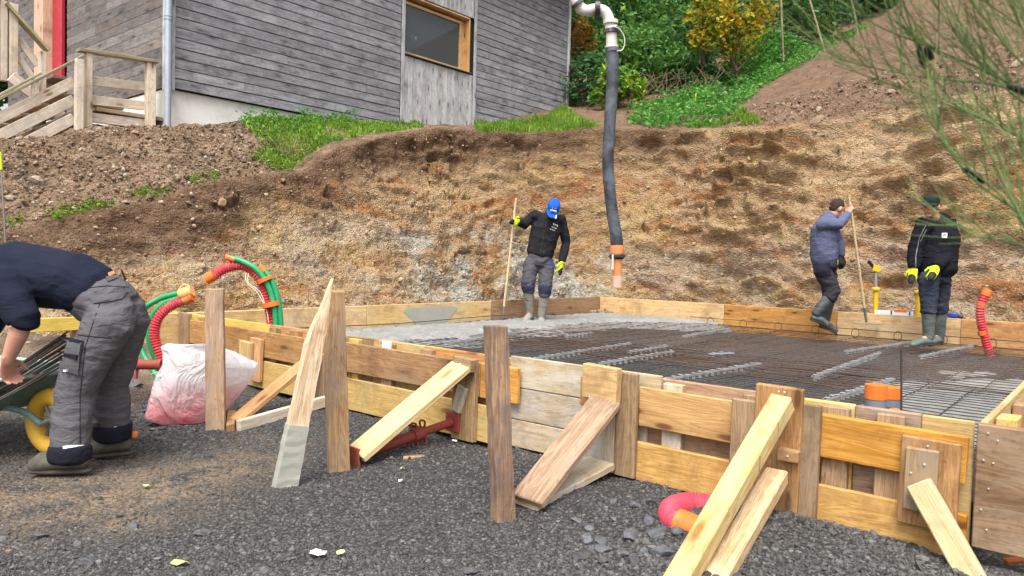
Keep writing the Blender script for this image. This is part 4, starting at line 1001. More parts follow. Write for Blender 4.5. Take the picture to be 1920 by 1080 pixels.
# bundle arching over the near form
Y = 5.75
e = root('conduit_bundle', aty(515, 640, Y), 'bundle of conduits arching left over the near formwork, red end capped orange', 'conduit', 'bundles of green and red conduits')
rdp = pxc([(512, 650, Y), (509, 600, Y), (500, 560, Y), (487, 522, Y), (462, 500, Y), (430, 500, Y - .03), (392, 521, Y - .06)])
MB().tube(*corrugated(rdp, .039, .022, .0042), 16).build('red_conduit', M['red_pipe'], e)
tape(e, [aty(402, 515, Y - .055), aty(394, 520, Y - .06), aty(386, 525, Y - .065)], [.043, .044, .040], M['orange_tape'], 'end_cap')
MB().tube(pxc([(517, 650, Y - .05), (517, 600, Y - .05), (511, 560, Y - .05), (500, 530, Y - .05), (482, 506, Y - .05), (455, 490, Y - .05), (426, 482, Y - .05)]), .021, 14).build('green_conduit', M['green_pipe'], e)
MB().tube(pxc([(527, 650, Y - .03), (526, 600, Y - .03), (521, 560, Y - .03), (511, 530, Y - .03), (500, 512, Y - .03), (488, 502, Y - .03)]), .021, 14).build('green_conduit', M['green_pipe'], e)
tape(e, [aty(441, 487, Y - .05), aty(424, 482, Y - .05)], .0235, M['orange_tape'], 'end_cap')
tape(e, [aty(497, 509, Y - .03), aty(486, 499, Y - .03)], .0235, M['orange_tape'], 'end_cap')
tape(e, [aty(508, 566, Y - .03), aty(510, 575, Y - .03)], .068, M['orange_tape']); tape(e, [aty(496, 522, Y - .03), aty(499, 528, Y - .03)], .063, M['orange_tape'])
for dx in (0, 6): MB().tube(pxc([(460 + dx, 512, Y - .03), (463 + dx * .5, 530, Y - .06), (482 + dx, 548, Y - .05), (499, 580, Y - .06), (504, 605, Y - .06)]), .003, 5).build('pull_cord', M['cable'], e)
# red conduit by the far form
p = onA(1852, 655, LA - .3); Y = p.y
e = root('red_conduit', p, 'red corrugated conduit with orange tape standing on the right of the mesh', 'conduit')
c_ = pxc([(1856, 668, Y), (1846, 630, Y), (1838, 595, Y), (1840, 570, Y), (1852, 543, Y)])
MB().tube(*corrugated(c_, .043, .028, .0045), 14).build('pipe', M['red_pipe'], e)
tape(e, [aty(1847, 555, Y), aty(1852, 543, Y)], .050, M['orange_tape'], 'end_cap'); tape(e, [aty(1839, 576, Y), aty(1841, 567, Y)], .046, M['orange_tape']); tape(e, [aty(1841, 620, Y), aty(1843, 628, Y)], .046, M['orange_tape'])
# pink conduit in the foreground
p = atz(1290, 975, .03)
e = root('pink_conduit', p, 'pink conduit with orange taped end curling out from under the formwork', 'conduit')
w_ = .050
c_ = curve_pts([atz(1352, 962, -.10), atz(1345, 955, .02), atz(1325, 950, .062), atz(1288, 947, .07), atz(1260, 957, .068), atz(1266, 976, .06), atz(1304, 993, .05)], 60)
MB().tube(*corrugated(c_, w_, .013, .0028), 18).build('pipe', M['pink_pipe'], e)
d_ = (c_[-1] - c_[-5]).normalized(); tape(e, [c_[-9], c_[-1] + d_ * .012, c_[-1] + d_ * .016], [w_ * 1.1, w_ * 1.1, w_ * .9], M['orange_tape'], 'end_cap')
# drain stubs in the slab
e = root('drain_pipes', atz(1650, 790, .17), 'grey drain pipe stubs wrapped in orange tape in the slab', 'pipes')
for (x, yt, yb, wp) in ((1640, 722, 792, 38), (1665, 726, 780, 42)):
    b_ = atz(x, yb, .17); r_ = wp / 2 / F_PX * b_.y; t_ = aty(x, yt, b_.y)
    pp = MB().tube([b_ - Z * .03, Vector((b_.x, b_.y, t_.z))], r_, 20).build('pipe', M['grey_pipe'], e)
    h = t_.z - b_.z; MB().tube([Vector((b_.x, b_.y, t_.z - h * .36)), Vector((b_.x, b_.y, t_.z + .002)), Vector((b_.x, b_.y, t_.z + .006))], [r_ * 1.05, r_ * 1.05, r_ * .85], 20).build('tape_wrap', M['orange_tape'], pp)
p = atz(1676, 800, .17); MB().tube([p - Z * .02, p + Z * .10, p + Z * .105], [.03, .03, .022], 16).build('short_stub', M['orange_tape'], e)

# ================================================================== CONCRETE PUMP HOSE
Y = 8.0
e = root('pump_hose', aty(1157, 538, Y), 'black concrete pump hose hanging from a pale pipe elbow over the slab', 'pump hose')
MB().tube(pxc([(1147, 90, Y), (1149, 140, Y), (1143, 240, Y), (1140, 310, Y), (1147, 390, Y), (1155, 440, Y), (1157, 466, Y)]), [.070 - .008 * math.sin(math.pi * i / 60) for i in range(61)], 20).build('rubber_hose', M['rubber'], e)
MB().tube([aty(1157, 460, Y), aty(1157, 472, Y), aty(1157, 486, Y)], [.074, .078, .062], 20).build('orange_collar', M['orange_sleeve'], e)
MB().tube([aty(1157, 474, Y), aty(1157, 478, Y), aty(1157, 482, Y), aty(1157, 486, Y)], [.066, .088, .088, .066], 20).build('clamp', M['clamp'], e)
MB().tube([aty(1157, 484, Y), aty(1157, 500, Y), aty(1157, 537, Y)], [.060, .050, .050], 20).build('spout', M['orange_sleeve'], e)
MB().tube([aty(1157, 517, Y), aty(1157, 538.5, Y)], [.0515, .0515], 20).build('spout_lip', M['pink_sleeve'], e)
MB().tube([aty(1149, 477, Y - .07), aty(1149, 505, Y - .06)], .012, 8).build('clamp_lever', M['pipe_white'], e)
pw = MB(); pw.tube(pxc([(1147, 92, Y), (1146, 62, Y), (1142, 38, Y), (1134, 22, Y), (1122, 18, Y + .02)]), .058, 18); pw.build('pipe_elbow', M['pipe_white'], e)
pw = MB(); pw.tube(pxc([(1116, 17, Y + .02), (1100, 20, Y + .02), (1088, 14, Y + .03), (1078, -5, Y + .04), (1068, -40, Y + .1), (1040, -160, Y + .5), (980, -420, Y + 1.5)]), .058, 18); pw.build('delivery_pipe', M['pipe_white'], e)
for (x0, y0, x1, y1, r_, m) in ((1147, 90, 1147, 86, .070, 'pipe_white'), (1146, 62, 1146, 56, .080, 'clamp'), (1146, 55, 1145, 52, .074, 'pipe_white'), (1145, 45, 1145, 38, .080, 'pipe_white'), (1124, 17, 1115, 17, .082, 'clamp'), (1081, 6, 1084, 10, .072, 'clamp'), (1149, 92, 1149, 98, .080, 'rubber')):
    MB().tube([aty(x0, y0, Y), aty(x1, y1, Y)], r_, 18).build('coupling', M[m], e)
MB().tube(pxc([(1151, 50, Y - .08), (1162, 55, Y - .08), (1171, 72, Y - .06), (1168, 92, Y - .06), (1157, 96, Y - .1)]), .006, 6).build('safety_wire', M['pipe_white'], e)

# ================================================================== STEEL PROPS
def coil_handles(par, c, ax, side, upv):
    for s in (-1, 1):
        for off in (-.03, .03):
            p = c + ax * off; MB().tube(curve_pts([p + upv * (.02 * s), p + upv * (.055 * s) - ax * .008, p + upv * (.07 * s), p + upv * (.06 * s) + ax * .02 + side * .01, p + upv * (.025 * s) + ax * .02], 14), .006, 8).build('handle_loop', M['steel_red'], par)
q0 = atz(662, 856, .045); q1 = onA(846, 792, -.155)
e = root('steel_prop', q0, 'dark red steel push-pull prop between the middle stake and the formwork', 'prop', 'dark red steel props')
ax = (q1 - q0).normalized(); side = ax.cross(Z).normalized(); upv = side.cross(ax)
MB().tube([q0, q0.lerp(q1, .62)], .030, 16).build('outer_tube', M['steel_red'], e); MB().tube([q0.lerp(q1, .55), q1], .024, 16).build('inner_tube', M['steel_red'], e)
MB().tube([q0.lerp(q1, .58), q0.lerp(q1, .68)], .038, 16).build('collar', M['steel_red'], e); coil_handles(e, q0.lerp(q1, .63), ax, side, upv)
MB().box(q1 + A * .012, A, B, .012, .11, .11).build('end_plate', M['steel_red'], e, False); MB().box(q0, ax, side, .012, .11, .11).build('end_plate', M['steel_red'], e, False)
q0 = aty(232, 683, 4.72); q1 = aty(306, 684, 4.68)
e = root('steel_prop', Vector((q0.x, q0.y, 0)), 'dark red steel prop lying across the green conduits behind the man', 'prop', 'dark red steel props')
MB().tube([q0 - (q1 - q0) * 1.6, q0.lerp(q1, .3)], .020, 14).build('inner_tube', M['steel_red'], e); MB().tube([q0.lerp(q1, .25), q1], .032, 16).build('outer_tube', M['steel_red'], e)
MB().tube([q1 - (q1 - q0) * .12, q1], .040, 16).build('collar', M['steel_red'], e)
MB().tube(curve_pts([q0 + Z * .02, q0 + Z * .05, q0.lerp(q1, .25) + Z * .055, q0.lerp(q1, .3) + Z * .02], 12), .006, 6).build('handle_loop', M['steel_red'], e)
MB().tube([q0.lerp(q1, .35), q0.lerp(q1, .33) - Z * .09], .009, 6).build('pin', M['steel_red'], e)

# ================================================================== PLASTIC SACK
n = NT('translucent_sack'); v = n.coord('Object'); z_ = n.sep(v)[2]
wr = n.noise(v, 4.2, 5, .55, 2.2)
pk = n.mr(n.math('ADD', z_, n.math('MULTIPLY', n.noise(v, 6, 4), .12)), .13, .34, 1, 0)
col = n.mix(pk, (.86, .86, .87), n.ramp(n.noise(v, 7, 5, .6), [(.3, (.92, .60, .62)), (.7, (.85, .20, .24))]))
n.fin(col, .22, n.bump(wr, .9, .07), .5)
tr_ = n.n('ShaderNodeBsdfTranslucent'); n.l(col, tr_.inputs[0]); mx = n.n('ShaderNodeMixShader'); mx.inputs[0].default_value = .45; n.l(n.b.outputs[0], mx.inputs[1]); n.l(tr_.outputs[0], mx.inputs[2]); tp2 = n.n('ShaderNodeBsdfTransparent'); m2 = n.n('ShaderNodeMixShader'); n.l(n.mr(n.math('ADD', z_, n.math('MULTIPLY', wr, .1)), .2, .5, .0, .16), m2.inputs[0]); n.l(mx.outputs[0], m2.inputs[1]); n.l(tp2.outputs[0], m2.inputs[2]); n.l(m2.outputs[0], n.out.inputs[0])
M['sack'] = n.m
g = atz(345, 792, .02); Y0 = 4.50; g = Vector((atz(350, 790, .02).x, Y0 + .08, .02))
outline = [(283, 770, 362, 795), (287, 745, 395, 790), (292, 722, 412, 778), (299, 700, 432, 758), (306, 682, 452, 735), (306, 662, 470, 712), (303, 650, 483, 690), (316, 644, 481, 682), (345, 646, 440, 660), (385, 644, 400, 648)]
V = []; k = 40
for j, (xl, yl, xr, yr) in enumerate(outline):
    pl = aty(xl, yl, Y0 + .05); pr = aty(xr, yr, Y0 + .25); c_ = (pl + pr) / 2; h = (pr - pl) / 2; f = j / (len(outline) - 1)
    dep = .17 * (1 - f) ** .7 + .012
    for i in range(k):
        t = 2 * math.pi * i / k; V.append(c_ + h * (math.copysign(abs(math.cos(t)) ** .8, math.cos(t))) + Vector((0, 1, 0)) * (dep * math.sin(t)))
V = np.array([tuple(v) for v in V]); m_ = len(outline)
# refine rows by interpolation
R_ = V.reshape(m_, k, 3); fin_ = np.linspace(0, m_ - 1, 46); lo = np.clip(fin_.astype(int), 0, m_ - 2); fr_ = (fin_ - lo)[:, None, None]; R_ = R_[lo] * (1 - fr_) + R_[lo + 1] * fr_
# refine columns
k2 = 120; ti = np.linspace(0, k, k2 + 1)[:-1]; i0 = ti.astype(int) % k; i1 = (i0 + 1) % k; fc = (ti - ti.astype(int))[None, :, None]; R_ = R_[:, i0] * (1 - fc) + R_[:, i1] * fc
V = R_.reshape(-1, 3); cen = np.repeat(R_.mean(1)[:, None], k2, 1).reshape(-1, 3)
nr = V - cen; nr[:, 2] *= .2; nr /= np.linalg.norm(nr, axis=1)[:, None] + 1e-9
V = V + nr * (.010 * ridge(V * np.array([4, 4, 3]) + 2, 2)[:, None] * .8 + .005 * fbm(V * 12, 2)[:, None])
i = (np.arange(45)[:, None] * k2 + np.arange(k2)[None]).ravel(); jn = (np.arange(45)[:, None] * k2 + (np.arange(k2)[None] + 1) % k2).ravel()
Vb = np.concatenate([V, [V[:k2].mean(0)], [V[-k2:].mean(0)]]); nb = len(V)
T = np.array([(nb, (q + 1) % k2, q) for q in range(k2)] + [(nb + 1, 45 * k2 + q, 45 * k2 + (q + 1) % k2) for q in range(k2)])
Vb[:, 2] = np.maximum(Vb[:, 2], .0)
sk = mobj('plastic_sack', Vb, [np.stack([i, jn, jn + k2, i + k2], -1), T], M['sack'], smooth=True, org=tuple(g)); tag(sk, 'crumpled translucent plastic sack, pink at the bottom, behind the flat stake', 'sack')

# ================================================================== WHEELBARROW WITH RODS
wc = aty(98, 803, 3.80); wc.z = .18
e = root('wheelbarrow', Vector((wc.x, wc.y, .0)), 'green wheelbarrow with a yellow wheel, half out of the picture at left', 'wheelbarrow')
ax = Vector((.35, .94, 0)).normalized()     # wheel axle
fx = Vector((ax.y, -ax.x, 0))                # rolling direction (towards the right of the picture)
ty = MB(); ring = [wc + (fx * math.cos(t) + Z * math.sin(t)) * .135 for t in np.linspace(0, 2 * math.pi, 41)]
V = []; Qs = []
for i in range(40):
    t = 2 * math.pi * i / 40; rdv = fx * math.cos(t) + Z * math.sin(t)
    for j in range(12):
        s = 2 * math.pi * j / 12; V.append(tuple(wc + rdv * (.130 + .045 * math.cos(s)) + ax * (.042 * math.sin(s))))
Qs = [(i * 12 + j, i * 12 + (j + 1) % 12, ((i + 1) % 40) * 12 + (j + 1) % 12, ((i + 1) % 40) * 12 + j) for i in range(40) for j in range(12)]
wheel = MB().add(V, Qs).build('wheel', M['tyre_yellow'], e)
rm = MB(); rm.tube([wc - ax * .012, wc + ax * .012], .028, 14); rm.tube([wc - ax * .06, wc + ax * .06], .012, 10)
for k_ in range(6):
    t = k_ * math.pi / 3; rdv = fx * math.cos(t) + Z * math.sin(t); rm.tube([wc + rdv * .02, wc + rdv * .10], .010, 6)
V = []
for i in range(40):
    t = 2 * math.pi * i / 40; rdv = fx * math.cos(t) + Z * math.sin(t)
    for (rr_, o_) in ((.105, -.025), (.092, -.012), (.092, .012), (.105, .025)): V.append(tuple(wc + rdv * rr_ + ax * o_))
rm.add(V, [(i * 4 + j, i * 4 + j + 1, ((i + 1) % 40) * 4 + j + 1, ((i + 1) % 40) * 4 + j) for i in range(40) for j in range(3)])
rm.build('rim', M['rim_grey'], wheel)
# tray: rounded tub
tcx = -fx                                      # towards the handles
tc0 = wc + tcx * .50 - ax * .06 + Z * .0
def tub(z, l0, l1, wd): return [tc0 + fx * (l0 if math.cos(t) > 0 else l1) * math.copysign(abs(math.cos(t)) ** .55, math.cos(t)) * 1.0 + ax * wd * math.copysign(abs(math.sin(t)) ** .55, math.sin(t)) + Z * (z - wc.z) for t in np.linspace(0, 2 * math.pi, 49)[:-1]]
def zfloor(f): return .29 + .20 * f
rows = [tub(.225, .20, .20, .15), tub(.24, .30, .28, .21), tub(.32, .40, .36, .26), tub(.425, .50, .44, .31), tub(.43, .505, .445, .315), tub(.425, .485, .425, .295), tub(.32, .385, .345, .245), tub(.255, .28, .26, .19)]
V = [tuple(p) for r_ in rows for p in r_]; Qs = [(j * 48 + i, j * 48 + (i + 1) % 48, (j + 1) * 48 + (i + 1) % 48, (j + 1) * 48 + i) for j in range(len(rows) - 1) for i in range(48)]
tb = MB().add(V, Qs); c0 = len(V); tb.add([tuple(tc0 + Z * (.223 - wc.z)), tuple(tc0 + Z * (.253 - wc.z))]); tb.T.append(np.array([(c0, (i + 1) % 48, i) for i in range(48)] + [(c0 + 1, 7 * 48 + i, 7 * 48 + (i + 1) % 48) for i in range(48)]))
tray = tb.build('tray', M['barrow'], e)
MB().tube([Vector(p) + Z * .003 for p in rows[4]] + [Vector(rows[4][0]) + Z * .003], .011, 8, False).build('rolled_rim', M['barrow_edge'], tray)
for s in (-1, 1):
    MB().tube(curve_pts([wc + ax * .06 * s, wc - fx * .12 + ax * .10 * s + Z * .07, wc - fx * .5 + ax * .17 * s + Z * .10, wc - fx * 1.05 + ax * .27 * s + Z * .22, wc - fx * 1.45 + ax * .29 * s + Z * .40], 24), .016, 10).build('handle', M['barrow'], e)
    p_ = wc - fx * .62 + ax * .20 * s + Z * .10; MB().tube(curve_pts([p_, p_ - fx * .10 - Z * .15, p_ - fx * .18 - Z * .27], 10), .014, 8).build('leg', M['zinc'], e)
MB().tube(curve_pts([wc + ax * .06, wc + ax * .075 + fx * .12 + Z * .04, wc + fx * .26 + ax * .06 + Z * .03, wc + fx * .30 + Z * .03, wc + fx * .26 - ax * .06 + Z * .03, wc - ax * .075 + fx * .12 + Z * .04, wc - ax * .06], 30), .014, 10).build('front_guard', M['rim_grey'], e)
# rods in the barrow
rl = random.Random(9)
for k_ in range(18):
    f = k_ / 17; y1 = 622 + 66 * f + rl.uniform(-3, 3); x1 = 128 - 12 * f + rl.uniform(-3, 3); y0 = 706 + 42 * f
    Yr = 3.60 + .16 * rl.random()
    p = aty(-12, y0, Yr - .05); q = aty(x1, y1, Yr + .10); d = (q - p); p = p - d * .9
    mid_ = (p + q) / 2 - Z * .02
    o = MB().tube(curve_pts([p, mid_, q], 8), .0050, 7).build('steel_rod', M['rod'], org=p)
    tag(o, 'thin rusty steel rod in the fan of rods held over the wheelbarrow', 'rod', 'steel rods in the wheelbarrow')

# ================================================================== SMALL THINGS ON SITE
# yellow marker props behind the far form
def yprop(x, yb, yt, label, lever=True):
    b_ = onA(x, yb, LA + .10); Y = b_.y; e = root('yellow_prop', b_, label, 'prop', 'yellow levelling props behind the far formwork')
    h = (yb - yt); f = lambda v, dx=0: aty(x + dx, yb - h * v, Y)
    MB().tube([f(0) - Z * .15, f(.52)], .030, 14).build('lower_tube', M['yellow_paint'], e)
    MB().tube([f(.5), f(.54), f(.56)], [.048, .048, .036], 14).build('lock_ring', M['yellow_paint'], e)
    MB().tube([f(.52), f(.93)], .018, 12).build('upper_tube', M['zinc'], e)
    MB().tube([f(.52, -7), f(.53, 8)], .007, 6).build('lock_pin', M['steel_grey'], e)
    if lever:
        MB().box(f(.96), Vector((1, 0, -.25)), Z, .085, .075, .06).build('head', M['yellow_paint'], e)
        MB().tube([f(.98, -3), f(1.12, -14)], .020, 10).build('grip', M['black'], e)
yprop(1642, 588, 500, 'yellow prop with black grip standing behind the far formwork, right of the rake')
yprop(1722, 594, 505, 'yellow prop partly hidden behind the man in the black jacket', False)
p = onA(1640, 586, LA + .02); q = onA(1712, 590, LA + .02); p.z = q.z = .555
e = root('spirit_level', (p + q) / 2, 'white spirit level lying on the far formwork', 'spirit level')
MB().box((p + q) / 2, q - p, Z, (q - p).length, .05, .03).build('body', M['white'], e, False)
MB().box(p.lerp(q, .68) + Z * .03, q - p, Z, .14, .035, .032).build('grip', M['orange_tape'], e, False)
for f in (.45, .92): MB().box(p.lerp(q, f), q - p, Z, .02, .054, .034).build('end_band', M['blue'], e, False)
p = onA(1787, 596, LA + .05)
e = root('tool_case', p, 'small dark blue tool lying on the far formwork behind the right man', 'tool')
MB().box(p + Z * .03, B, Z, .11, .06, .09, .015).build('body', M['blue'], e); MB().box(p + Z * .015 + B * .075, B, Z, .05, .03, .06, .01).build('foot', M['black'], e)
# litter and leaves
def flat_bit(name, x, y, r_, mat, label, cat, pts=9, sp=.5, seed=0, group=None, star=.35):
    rl = random.Random(seed); c_ = atz(x, y, .0); c_.z = gz1(c_) + .014; V = [tuple(c_ + Z * .006)]; m_ = pts
    for i in range(m_):
        t = 2 * math.pi * i / m_; rr_ = r_ * (1 - star * rl.random()) ; V.append(tuple(c_ + Vector((math.cos(t) * rr_, math.sin(t) * rr_ * sp, rl.uniform(-.004, .010)))))
    F_ = [(0, i + 1, (i + 1) % m_ + 1) for i in range(m_)]
    V += [tuple(Vector(v) - Z * .0015) for v in V]; F_ += [tuple(x_ + m_ + 1 for x_ in f[::-1]) for f in F_]
    o = mobj(name, np.array(V), F_, mat, org=tuple(c_)); return tag(o, label, cat, group)
flat_bit('paper_scrap', 592, 1042, .045, M['paper'], 'torn white paper scrap on the gravel in the foreground', 'paper', 11, .8, 1, None, .65)
flat_bit('paper_scrap', 752, 908, .018, M['paper'], 'small white paper scrap below the red prop', 'paper', 8, .7, 2)
flat_bit('paper_scrap', 852, 841, .016, M['paper'], 'small white paper scrap near the prop end plate', 'paper', 8, .7, 3)
flat_bit('fallen_leaf', 336, 1057, .042, M['leaf_litter'], 'large pale green leaf at the bottom left of the yard', 'leaf', 8, .45, 4)
flat_bit('fallen_leaf', 638, 1040, .022, M['leaf_litter'], 'small yellow leaf beside the torn paper', 'leaf', 8, .5, 5)
flat_bit('fallen_leaf', 275, 916, .022, M['leaf_litter'], 'pale yellow leaf near the stooping man\'s shoes', 'leaf', 8, .6, 6)
flat_bit('fallen_leaf', 755, 886, .012, M['leaf_litter'], 'tiny yellow leaf below the red prop', 'leaf', 8, .8, 7)
c_ = atz(776, 859, .02); plank('wood_chip', c_ - Vector((.055, .0, 0)), c_ + Vector((.055, .02, .005)), .03, .018, M['brown'], None, wdir=Vector((0, 1, 0)))
tag(bpy.context.scene.collection.objects[-1], 'short brown splinter of wood lying below the red prop', 'splinter')
p = atz(275, 771, .05); o = MB().tube([p - Vector((.022, 0, 0)), p + Vector((.02, .02, .01))], .008, 8).build('blue_tube', M['blue'], org=p); tag(o, 'short blue plastic tube in the rubble behind the man', 'tube')
p = atz(1905, 1050, .02); o = MB().box(p, Vector((1, .2, 0)), Z, .10, .012, .03, .003).build('orange_strip', M['orange_tape'], org=p); tag(o, 'orange plastic strip on the ground under the corner panel', 'strip')
# broken basalt by the pink conduit
n = NT('basalt_block'); p = n.pos(); c_ = n.ramp(n.noise(p, 22, 6, .7), [(.3, (.045, .047, .052)), (.7, (.135, .14, .15))]); c_ = n.hsv(c_, .5, 1, n.mr(n.rand(), 0, 1, .7, 1.35))
M['block'] = n.fin(c_, .7, n.bump(n.noise(p, 60, 6, .7), .7, .012), .4)
def boulder(x, y, r_, seed, label, group='broken basalt blocks by the pink conduit', sq=.6):
    rl = np.random.default_rng(seed); bm = bmesh.new(); bmesh.ops.create_icosphere(bm, subdivisions=3, radius=1)
    V = np.array([v.co[:] for v in bm.verts])
    for k_ in range(9):                                  # knock flat facets into it
        d = rl.normal(size=3); d /= np.linalg.norm(d); h = rl.uniform(.45, .8); ex = np.clip(V @ d - h, 0, None); V = V - ex[:, None] * d
    V = V * (r_ * np.array([rl.uniform(.9, 1.4), rl.uniform(.7, 1.), sq])) ; V += .05 * r_ * fbm(V / r_ * 2.2 + seed, 3)[:, None]
    t = rl.uniform(0, 6.3); V = V @ np.array([[math.cos(t), -math.sin(t), 0], [math.sin(t), math.cos(t), 0], [0, 0, 1]])
    F_ = np.array([[v.index for v in f.verts] for f in bm.faces]); bm.free(); c = atz(x, y, .0); c.z = gz1(c) + r_ * .22
    o = mobj('basalt_block', V, F_, M['block']); o.location = c; return tag(o, label, 'stone', group)
blk = [(1180, 1018, .055), (1100, 1017, .034), (1131, 1022, .032), (1108, 1033, .022), (1133, 1037, .034), (1190, 974, .030), (1212, 972, .030), (1240, 1050, .045), (1081, 985, .022), (1106, 966, .016), (1125, 965, .018), (1150, 962, .024), (1105, 1000, .022), (1088, 1045, .030), (1205, 1048, .030), (1168, 1050, .026), (1150, 990, .020), (1230, 1018, .036), (1215, 1000, .03), (1245, 985, .02), (1130, 1058, .026), (1185, 1062, .03), (1270, 1022, .03), (880, 1062, .035), (250, 985, .03), (280, 778, .035), (288, 812, .030), (255, 765, .04), (240, 800, .035), (300, 830, .03), (380, 1000, .028), (75, 1010, .03), (160, 1055, .03)]
for k_, (x, y, r_) in enumerate(blk):
    if k_ == 0: lab = 'largest elongated basalt block left of the thick yellow beam'
    elif k_ < 23: lab = 'broken grey basalt block in the rubble below the pink conduit'
    elif k_ == 23: lab = 'lone basalt block at the bottom edge, left of the rubble'
    else: lab = 'loose basalt lump on the left side of the yard'
    boulder(x, y, r_, 100 + k_, lab, 'broken basalt blocks by the pink conduit' if k_ < 24 else 'loose basalt lumps at left')
# marker rods on the bank
p = aty(12, 440, 6.2); q = aty(2, 318, 6.2)
e = root('marker_rod', p, 'thin steel marker rod with a fluorescent yellow top at the left edge', 'rod'); MB().tube([p - Z * .2, q], .007, 6).build('rod', M['steel_grey'], e); MB().tube([q, aty(0, 285, 6.2)], .012, 8).build('flag', M['marker_yellow'], e)
# ================================================================== PEOPLE
def fabric(name, c, fold=.8, dirt=None, damt=.3, rough=.9, weave=320.):
    n = NT(name); v = n.coord('Object'); nz = n.noise(v, 7, 5, .6)
    col = n.mix(n.mr(nz, .3, .75, 0, .35), c, tuple(min(1, x * 1.35 + .012) for x in c))
    if dirt is not None: col = n.mix(n.mr(n.noise(v, 5, 6, .7, .4), .64 - .3 * damt, .85 - .3 * damt, 0, .8), col, dirt)
    b1 = n.bump(n.noise(v, weave, 2), .25, .002); fo = n.noise(n.map(v, (1, 1, 1.9)), 13, 4, .55, 1.2)
    return n.fin(col, rough, n.bump(fo, fold, .025, b1), .12)
M['navy_sweat'] = fabric('navy_sweatshirt', (.010, .013, .026), .3)
M['grey_trousers'] = fabric('grey_work_trousers', (.092, .088, .098), .55, (.12, .105, .085), .25)
M['dark_hem'] = fabric('black_navy_hem', (.012, .013, .022), .4)
M['flap'] = fabric('grey_pocket_flap', (.080, .078, .086), .3)
M['reflect'] = plain('reflective_tape', (.75, .76, .78), .4)
M['olive_shoe'] = plain('olive_shoe', (.13, .125, .095), .8, .2, 0, dirt=(.055, .05, .045), damt=.5, bump=.3)
M['shoe_sole'] = plain('shoe_sole', (.055, .042, .035), .85)
M['black_fleece'] = fabric('black_fleece_jacket', (.016, .016, .019), .6, (.05, .048, .046), .3)
M['navy_knee'] = fabric('navy_knee_panel', (.030, .034, .065), .5, (.09, .08, .07), .2)
M['grey_work'] = fabric('grey_navy_work_trousers', (.075, .072, .086), .6, (.13, .115, .10), .3)
M['mud_boot'] = plain('cement_caked_boot', (.27, .255, .215), .7, .3, 0, dirt=(.10, .095, .08), damt=.45, dscale=9, bump=.6, bscale=30)
M['blue_sweat'] = fabric('slate_blue_sweatshirt', (.088, .097, .165), .5)
M['black_trousers'] = fabric('dark_work_trousers', (.030, .029, .037), .6, (.09, .08, .07), .25)
M['grey_boot'] = plain('dark_grey_boot', (.055, .062, .066), .5, .4, 0, dirt=(.16, .165, .16), damt=.45, dscale=8)
M['green_boot'] = plain('grey_green_boot', (.10, .125, .115), .45, .4, 0, dirt=(.33, .33, .29), damt=.45, dscale=6)
M['black_jacket'] = fabric('black_padded_jacket', (.008, .008, .013), .7, None)
M['jeans'] = fabric('dark_blue_jeans', (.030, .036, .055), .7, (.11, .11, .12), .35)
M['neon'] = plain('neon_yellow_glove', (.66, .82, .01), .6, .3, bump=.2)
M['glove_black'] = plain('black_glove_palm', (.015, .016, .015), .7, .3, bump=.3)
M['cap_blue'] = fabric('blue_cap', (.012, .085, .42), .1)
M['cap_green'] = fabric('dark_green_cap', (.012, .022, .018), .1)
n = NT('skin'); v = n.coord('Object'); n.fin(n.mix(n.mr(n.noise(v, 22, 4), .35, .65, 0, .5), (.55, .29, .205), (.46, .20, .14)), .5, n.bump(n.noise(v, 160, 3), .12, .002), .35)
n.put(n.b.inputs['Subsurface Weight'], .1); n.b.inputs['Subsurface Radius'].default_value = (.01, .004, .002); n.b.inputs['Subsurface Scale'].default_value = .4
M['skin'] = n.m
M['hair_dark'] = plain('short_dark_hair', (.045, .03, .022), .8, .2, bump=.8, bscale=220)
M['hair_grey'] = plain('short_grey_hair', (.16, .14, .125), .8, .2, bump=.8, bscale=220)
M['eye'] = plain('eye', (.03, .025, .02), .3)
M['lip'] = plain('mouth', (.36, .11, .09), .6)

